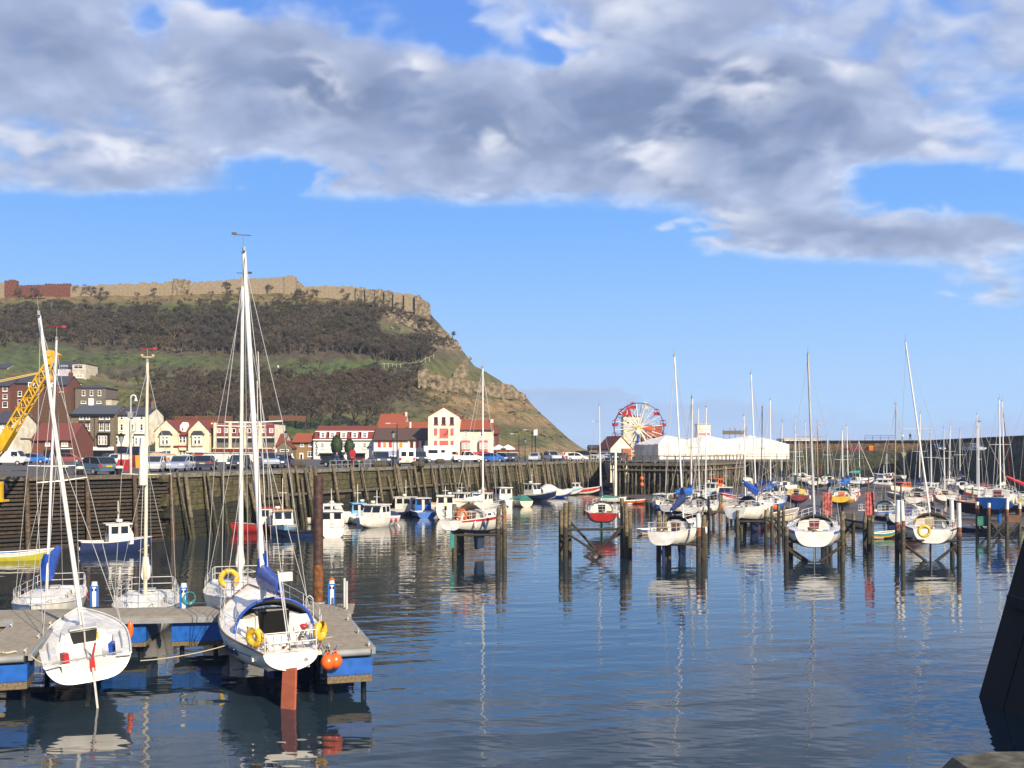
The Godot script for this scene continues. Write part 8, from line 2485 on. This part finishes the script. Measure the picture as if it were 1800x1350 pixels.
# ------------------------------------------------------------------ people
func figure(walk: float, kind: String) -> MB:
	# a field of tapered capsules, joined smoothly and meshed as surface nets
	var hip := 0.92
	var bones := [
		[Vector3(0, 1.66, 0.02), 0.105, Vector3(0, 1.60, 0.03), 0.09], [Vector3(0, 1.54, 0), 0.055, Vector3(0, 1.44, 0), 0.06],
		[Vector3(0, 1.36, 0), 0.15, Vector3(0, 1.05, 0), 0.13], [Vector3(0, 1.05, 0), 0.13, Vector3(0, hip, 0), 0.15],
		[Vector3(-0.17, 1.40, 0), 0.075, Vector3(0.17, 1.40, 0), 0.075]]
	for s in [-1.0, 1.0]:
		var st: float = walk * s
		var sh := Vector3(0.2 * s, 1.40, 0)
		var el := Vector3(0.25 * s, 1.12, -0.15 * st)
		var ha := Vector3(0.24 * s, 0.86, 0.08 - 0.35 * st)
		bones.append([sh, 0.062, el, 0.048])
		bones.append([el, 0.046, ha, 0.036])
		bones.append([ha, 0.036, ha + Vector3(0, -0.1, 0.03), 0.03])
		var kn := Vector3(0.1 * s, 0.5, 0.05 + 0.24 * st)
		var an := Vector3(0.1 * s, 0.08, -0.02 + 0.38 * st)
		bones.append([Vector3(0.09 * s, hip - 0.02, 0), 0.098, kn, 0.062])
		bones.append([kn, 0.06, an, 0.042])
		bones.append([an - Vector3(0, 0.03, 0.02), 0.045, an + Vector3(0.02 * s, -0.04, 0.17), 0.034])
	var grow := 0.0 if kind == "body" else 0.014
	if kind == "hair":
		bones = [[Vector3(0, 1.70, -0.01), 0.105, Vector3(0, 1.64, -0.05), 0.09]]
	var use := []
	for b in bones:
		use.append(b)
	var cs := 0.045
	var lo := Vector3(-0.42, -0.04, -0.55)
	var nx := 20
	var ny := 42
	var nz := 26
	var val := PackedFloat32Array()
	val.resize((nx + 1) * (ny + 1) * (nz + 1))
	var k := 0
	for z in nz + 1:
		for y in ny + 1:
			for x in nx + 1:
				var p := lo + Vector3(x, y, z) * cs
				var d := 9.0
				for b in use:
					var ab: Vector3 = b[2] - b[0]
					var h := clampf((p - b[0]).dot(ab) / ab.length_squared(), 0.0, 1.0)
					var e: float = p.distance_to(b[0] + ab * h) - lerpf(b[1], b[3], h)
					var w := clampf(0.5 + 0.5 * (d - e) / 0.04, 0.0, 1.0)
					d = lerpf(d, e, w) - 0.04 * w * (1.0 - w)
				d -= grow
				match kind:
					"trousers":
						d = maxf(d, maxf(p.y - 0.98, 0.09 - p.y))
						if absf(p.x) > 0.2:
							d = maxf(d, 0.02)
					"jacket":
						d = maxf(d - 0.012, maxf(p.y - 1.49, 0.88 - p.y))
				val[k] = d
				k += 1
	var at := func(x: int, y: int, z: int) -> int: return (z * (ny + 1) + y) * (nx + 1) + x
	var cell := {}
	for z in nz:
		for y in ny:
			for x in nx:
				var s := Vector3.ZERO
				var n := 0
				for e in [[0, 0, 0, 1, 0, 0], [0, 1, 0, 1, 1, 0], [0, 0, 1, 1, 0, 1], [0, 1, 1, 1, 1, 1], [0, 0, 0, 0, 1, 0], [1, 0, 0, 1, 1, 0], [0, 0, 1, 0, 1, 1], [1, 0, 1, 1, 1, 1], [0, 0, 0, 0, 0, 1], [1, 0, 0, 1, 0, 1], [0, 1, 0, 0, 1, 1], [1, 1, 0, 1, 1, 1]]:
					var a: float = val[at.call(x + e[0], y + e[1], z + e[2])]
					var b: float = val[at.call(x + e[3], y + e[4], z + e[5])]
					if (a < 0.0) != (b < 0.0):
						var f := a / (a - b)
						s += Vector3(x + lerpf(e[0], e[3], f), y + lerpf(e[1], e[4], f), z + lerpf(e[2], e[5], f))
						n += 1
				if n > 0:
					cell[Vector3i(x, y, z)] = lo + s / n * cs
	var m := mb()
	for c in cell:
		var a: float = val[at.call(c.x, c.y, c.z)]
		for ax in 3:
			var q: Vector3i = c
			q[ax] += 1
			if q[ax] > [nx, ny, nz][ax]:
				continue
			var b: float = val[at.call(q.x, q.y, q.z)]
			if (a < 0.0) == (b < 0.0):
				continue
			var i: int = (ax + 1) % 3
			var j: int = (ax + 2) % 3
			var c1: Vector3i = c
			c1[i] -= 1
			var c2: Vector3i = c
			c2[j] -= 1
			var c3: Vector3i = c1
			c3[j] -= 1
			if cell.has(c1) and cell.has(c2) and cell.has(c3):
				var nn := Vector3.ZERO
				nn[ax] = 1.0 if a < 0.0 else -1.0
				var fn: Vector3 = (cell[c1] - cell[c]).cross(cell[c2] - cell[c]).normalized()
				if fn.dot(nn) < 0.0:
					fn = -fn
				m.quad(cell[c], cell[c1], cell[c3], cell[c2], fn)
	return m

func person(label: String, px: float, d: float, yaw: float, walk: float, top: String, legs: String, y := QUAY, at = null) -> void:
	var t := thing("person", label, "person", spot(px, d, y) if at == null else at, yaw)
	var w := "%.1f" % walk
	part("body", cached("body" + w, func() -> MB: return figure(walk, "body")), mat("skin", 0.42, 0.24, 0.17, 0.6), t)
	part("jacket", cached("jacket" + w, func() -> MB: return figure(walk, "jacket")), paint(top), t)
	part("trousers", cached("trousers" + w, func() -> MB: return figure(walk, "trousers")), paint(legs), t)
	part("hair", cached("hair", func() -> MB: return figure(0.0, "hair")), paint("brown"), t)

func build_people() -> void:
	person("person in dark blue at the quay edge, left of the red lifebuoy post", 592, 113, 20, 0.0, "navy", "navy")
	person("person in a white top and dark trousers walking towards the red lifebuoy post", 607, 115, 70, 0.8, "white", "black")
	person("person in a white shirt standing beside the dark grey car at the arcade", 405, 107, -30, 0.0, "white", "black")
	person("person in dark clothes standing by the inn between two parked cars", 340, 100, 10, 0.0, "black", "grey")
	person("person in a black coat beside the black saloon", 508, 118, 200, 0.0, "black", "navy")
	person("person in a white jacket walking in front of the pale garage", 513, 140, 90, 0.8, "white", "navy")
	person("person in a grey coat by the lilac awning", 657, 128, 160, 0.0, "grey", "black")
	person("person in a red jacket walking near the red shop", 745, 165, 80, 0.8, "darkred", "black")
	person("person in pink standing between the cars under the headland", 989, 182, 0, 0.0, "pink", "navy")
	person("person in a white top standing beside the person in pink", 996, 180, 30, 0.0, "white", "darkred")
	person("person in a dark coat left of the silver off-roader", 951, 180, 60, 0.0, "black", "navy")
	person("person in a pale shirt standing on the pier parapet by the railing", 1586, 252, 0, 0.0, "white", "navy", 9.8)
	person("person in dark clothes on the pier parapet, right of the pale shirted one", 1600, 247, 0, 0.8, "black", "black", 9.8)
	person("person in white walking on the slope below the castle wall", 346, 0, 90, 0.8, "white", "grey", 0, hill_at(346, 531))
	person("person in a grey coat walking beside the one in white below the castle", 351, 0, 90, 0.8, "grey", "navy", 0, hill_at(351, 531))
	person("person in a white top on the green hillside right of the tall masts", 489, 0, 60, 0.0, "white", "navy", 0, hill_at(489, 646))

# ------------------------------------------------------------------ trees and scrub
func bare_tree(seed_: int, tall: float, spread: float, depth: int, twig: float, trunk_share := 0.3, sprays := 4) -> Array:
	var r := RandomNumberGenerator.new()
	r.seed = seed_
	var wood := mb()
	var fine := mb()
	var todo := [[Vector3.ZERO, Vector3(r.randfn(0, 0.05), 1, r.randfn(0, 0.05)).normalized(), tall * trunk_share, tall * 0.026, 0]]
	while todo.size() > 0:
		var q: Array = todo.pop_back()
		var a: Vector3 = q[0]
		var b: Vector3 = a + q[1] * q[2]
		if q[4] < depth:
			wood.tube(a, b, q[3], q[3] * 0.68, 5 if q[4] < 2 else 3, false)
			var n := 3 if q[4] < 2 else 2 + int(r.randf() < 0.55)
			for i in n:
				var dir: Vector3 = (q[1] + Vector3(r.randfn(), r.randfn() * 0.6 + 0.18, r.randfn()) * spread).normalized()
				todo.append([a.lerp(b, r.randf_range(0.7, 1.0)), dir, q[2] * r.randf_range(0.62, 0.9), q[3] * 0.62, q[4] + 1])
		else:
			for i in sprays:
				var dir: Vector3 = (q[1] + Vector3(r.randfn(), r.randfn() * 0.7 + 0.2, r.randfn()) * 0.8).normalized()
				var e: Vector3 = a + dir * q[2] * r.randf_range(0.7, 1.5)
				var s := dir.cross(Vector3(r.randfn(), r.randfn(), r.randfn())).normalized() * twig
				var nn := Vector3(r.randfn(), r.randfn() + 0.6, r.randfn()).normalized()
				fine.tri(a - s, a + s, e, nn, nn, nn)
	return [wood, fine]

func build_gulls() -> void:
	for q in [[1440, 746, 120, 30, "white gull in flight above the pier, left of the tall blue mast"]]:
		var g := thing("gull", q[4], "gull", spot(q[0], q[2], high(q[1], q[2])), q[3])
		g.rotation.z = 0.5
		part("body", mb().ball(Vector3.ZERO, Vector3(0.09, 0.08, 0.24), 8, 6).ball(Vector3(0, 0.03, -0.24), Vector3(0.055, 0.055, 0.075), 7, 5), paint("white"), g)
		for s in [-1.0, 1.0]:
			var w := mb()
			w.loft([[Vector3(s * 0.05, 0.02, -0.1), Vector3(s * 0.05, 0.05, 0.0), Vector3(s * 0.05, 0.02, 0.1)], [Vector3(s * 0.32, 0.12, -0.13), Vector3(s * 0.32, 0.14, -0.04), Vector3(s * 0.32, 0.12, 0.07)], [Vector3(s * 0.68, 0.07, 0.03), Vector3(s * 0.68, 0.075, 0.06), Vector3(s * 0.68, 0.07, 0.09)]], false, true)
			part("wing", w, paint("light"), g)
		part("tail", mb().box(Vector3(0, 0, 0.28), Vector3(0.1, 0.02, 0.14)), paint("white"), g)

func build_trees() -> void:
	var bark := mat("bark", 0.085, 0.068, 0.048, 0.9, "wood", 0.8)
	var twig := mat("twigs", 0.105, 0.082, 0.058, 0.95)
	# the row of bare trees behind the cafe: one of each kind, then copies
	var kinds := []
	var spots := [[286, 744, 10.5, 0], [305, 748, 9.5, 1], [352, 752, 11, 2], [395, 748, 9, 0], [412, 750, 10, 1], [485, 742, 12, 1], [497, 748, 13, 2], [519, 748, 11, 0], [536, 756, 12, 2], [548, 752, 13, 1], [562, 756, 10, 0], [583, 748, 12, 2], [597, 750, 11, 1], [620, 748, 12, 0], [643, 748, 13, 2], [655, 752, 10, 1], [676, 740, 9, 0], [466, 752, 10, 2]]
	var names := ["leftmost bare tree on the slope behind the inn roof", "bare tree behind the inn, right of the leftmost one", "bare tree rising above the inn's right gable", "bare tree behind the gap between the inn and the arcade", "bare tree above the left end of the arcade roof", "bare tree with a pale trunk above the red roofed cottage", "tall bare tree behind the red cottage and garage", "bare tree above the pale garage", "bare tree on the grass above the buff brick house", "tall bare tree above the right end of the buff brick house", "small bare tree at the left end of the cafe roof", "bare tree above the second dormer of the cafe", "bare tree above the middle dormer of the cafe", "bare tree above the fourth dormer of the cafe", "tall bare tree above the right end of the cafe roof", "bare tree in the gap between cafe and pantiled roof", "small bare tree above the steep pantiled roof", "bare tree behind the right end of the arcade"]
	for i in spots.size():
		var q: Array = spots[i]
		var t: Node3D
		if q[3] >= kinds.size() or kinds[q[3]] == null:
			while kinds.size() <= q[3]:
				kinds.append(null)
			t = thing("bare_tree", names[i], "tree", Vector3.ZERO, 0, "bare trees behind the harbour houses")
			var g := bare_tree(40 + q[3], 10.0, 0.52, 6, 0.035, 0.27)
			part("trunk", g[0], bark, t)
			part("crown", g[1], twig, t)
			kinds[q[3]] = t
		else:
			t = kinds[q[3]].duplicate()
			t.name = numbered("bare_tree")
			add_child(t)
			tag(t, names[i], "tree", "bare trees behind the harbour houses")
		t.position = hill_at(q[0], q[1] + 3) - Vector3.UP * 0.3
		t.rotation.y = i * 1.9
		t.scale = Vector3.ONE * q[2] / 10.0
	# dark leafless woods and bramble, far off
	wood_mass("hillside_wood", "bare_wood", 2700, [[-60, 588, 170, 40], [60, 582, 150, 40], [190, 578, 150, 38], [340, 582, 140, 42], [480, 590, 120, 46], [590, 590, 100, 44], [690, 612, 60, 26], [560, 565, 110, 26]], 5.0, 8.0, 0, [Color(0.66, 0.68, 0.56), Color(0.80, 0.78, 0.64), Color(0.70, 0.66, 0.60), Color(1.05, 0.98, 0.72), Color(0.66, 0.72, 0.50)])
	wood_mass("hillside_wood", "bare_wood_b", 950, [[380, 682, 100, 14], [500, 688, 90, 18], [600, 688, 90, 20], [680, 678, 60, 18], [590, 705, 80, 12], [430, 725, 80, 12], [310, 722, 40, 18]], 3.6, 6.5, 0, [Color(0.82, 0.70, 0.62), Color(0.75, 0.78, 0.52), Color(0.95, 0.78, 0.6), Color(0.8, 0.78, 0.58)])
	wood_mass("hillside_scrub", "bramble", 1300, [[715, 545, 45, 14], [700, 535, 40, 6], [730, 560, 40, 14], [760, 568, 20, 12], [500, 526, 80, 3], [380, 528, 40, 3], [640, 548, 60, 10], [760, 690, 50, 20], [830, 690, 60, 14], [330, 655, 120, 10], [230, 640, 90, 8], [520, 650, 120, 8], [720, 670, 30, 14], [780, 730, 60, 16], [900, 720, 60, 14], [960, 765, 40, 8], [850, 625, 20, 10], [790, 600, 20, 10], [250, 610, 70, 8]], 1.1, 2.6, 1, [Color(0.85, 0.68, 0.62), Color(1.2, 0.98, 0.6), Color(0.8, 0.85, 0.5), Color(1.3, 1.0, 0.75)])
	wood_mass("hillside_scrub", "gorse", 620, [[200, 638, 160, 10], [620, 648, 80, 9], [450, 640, 110, 9], [370, 612, 50, 12], [290, 612, 40, 10], [700, 715, 60, 20], [660, 745, 50, 10], [760, 705, 30, 16], [230, 700, 60, 14], [400, 760, 60, 6]], 0.8, 2.2, 1, [Color(1.4, 1.25, 0.5), Color(0.9, 1.15, 0.4), Color(1.2, 0.95, 0.6)])

func wood_mass(called: String, key: String, count: int, patches: Array, lo: float, hi: float, kind: int, tints: Array) -> void:
	var twig := mat("wood_twigs", 0.145, 0.125, 0.108, 0.95)
	twig.vertex_color_use_as_albedo = true
	twig.backlight_enabled = true
	twig.backlight = Color(0.7, 0.7, 0.7)
	var shapes := []
	for s in 3:
		var g: Array
		if kind == 0:
			g = bare_tree(200 + s, 1.0, 0.42, 4, 0.0065, 0.28, 8)
		else:
			g = bare_tree(300 + s, 1.0, 0.9, 3, 0.022, 0.12, 6)
		var a: MB = g[0]
		var b: MB = g[1]
		a.v.append_array(b.v)
		a.n.append_array(b.n)
		shapes.append(a.mesh())
	for s in 3:
		var list := []
		for i in count / 3:
			var q: Array = patches[rng.randi() % patches.size()]
			var px: float = q[0] + rng.randfn(0, 0.62) * q[2]
			var py: float = q[1] + rng.randfn(0, 0.6) * q[3]
			var gr := 0.0
			for w in soils:
				if w[0] == 1:
					gr += w[5] * exp(-pow((px - w[1]) / w[3], 2.0) - pow((py - w[2]) / w[4], 2.0))
			if gr > 0.45 and rng.randf() < (0.93 if kind == 0 else 0.45):
				continue
			if px < -400 or px > 1000 or hill_row(px, py) > 0.985 or hill_row(px, py) < 0.05:
				continue
			list.append([hill_at(px, py), rng.randf_range(lo, hi) * (1.0 if kind == 0 else rng.randf_range(0.7, 1.3))])
		var mm := MultiMesh.new()
		mm.transform_format = MultiMesh.TRANSFORM_3D
		mm.use_colors = true
		mm.mesh = shapes[s]
		mm.instance_count = list.size()
		for i in list.size():
			var z: float = list[i][1]
			var wd := z * (rng.randf_range(0.8, 1.15) if kind == 0 else rng.randf_range(1.3, 2.2))
			mm.set_instance_transform(i, Transform3D(Basis(Vector3.UP, rng.randf() * TAU).scaled(Vector3(wd, z, wd)), list[i][0] - Vector3.UP * 0.1 * z))
			var org: Vector3 = list[i][0]
			var f := clampf((n_land.get_noise_2d(org.x * 3.5, org.z * 2.0 + org.y * 2.5) * 1.6 + 0.5) + rng.randf_range(-0.12, 0.12), 0.0, 0.999) * (tints.size() - 1)
			var c: Color = tints[int(f)].lerp(tints[int(f) + 1], f - int(f)) * rng.randf_range(0.88, 1.12)
			mm.set_instance_color(i, Color(c.r, c.g, c.b))
		var o := MultiMeshInstance3D.new()
		o.name = numbered(called)
		o.multimesh = mm
		o.material_override = twig
		o.set_meta("kind", "stuff")
		add_child(o)
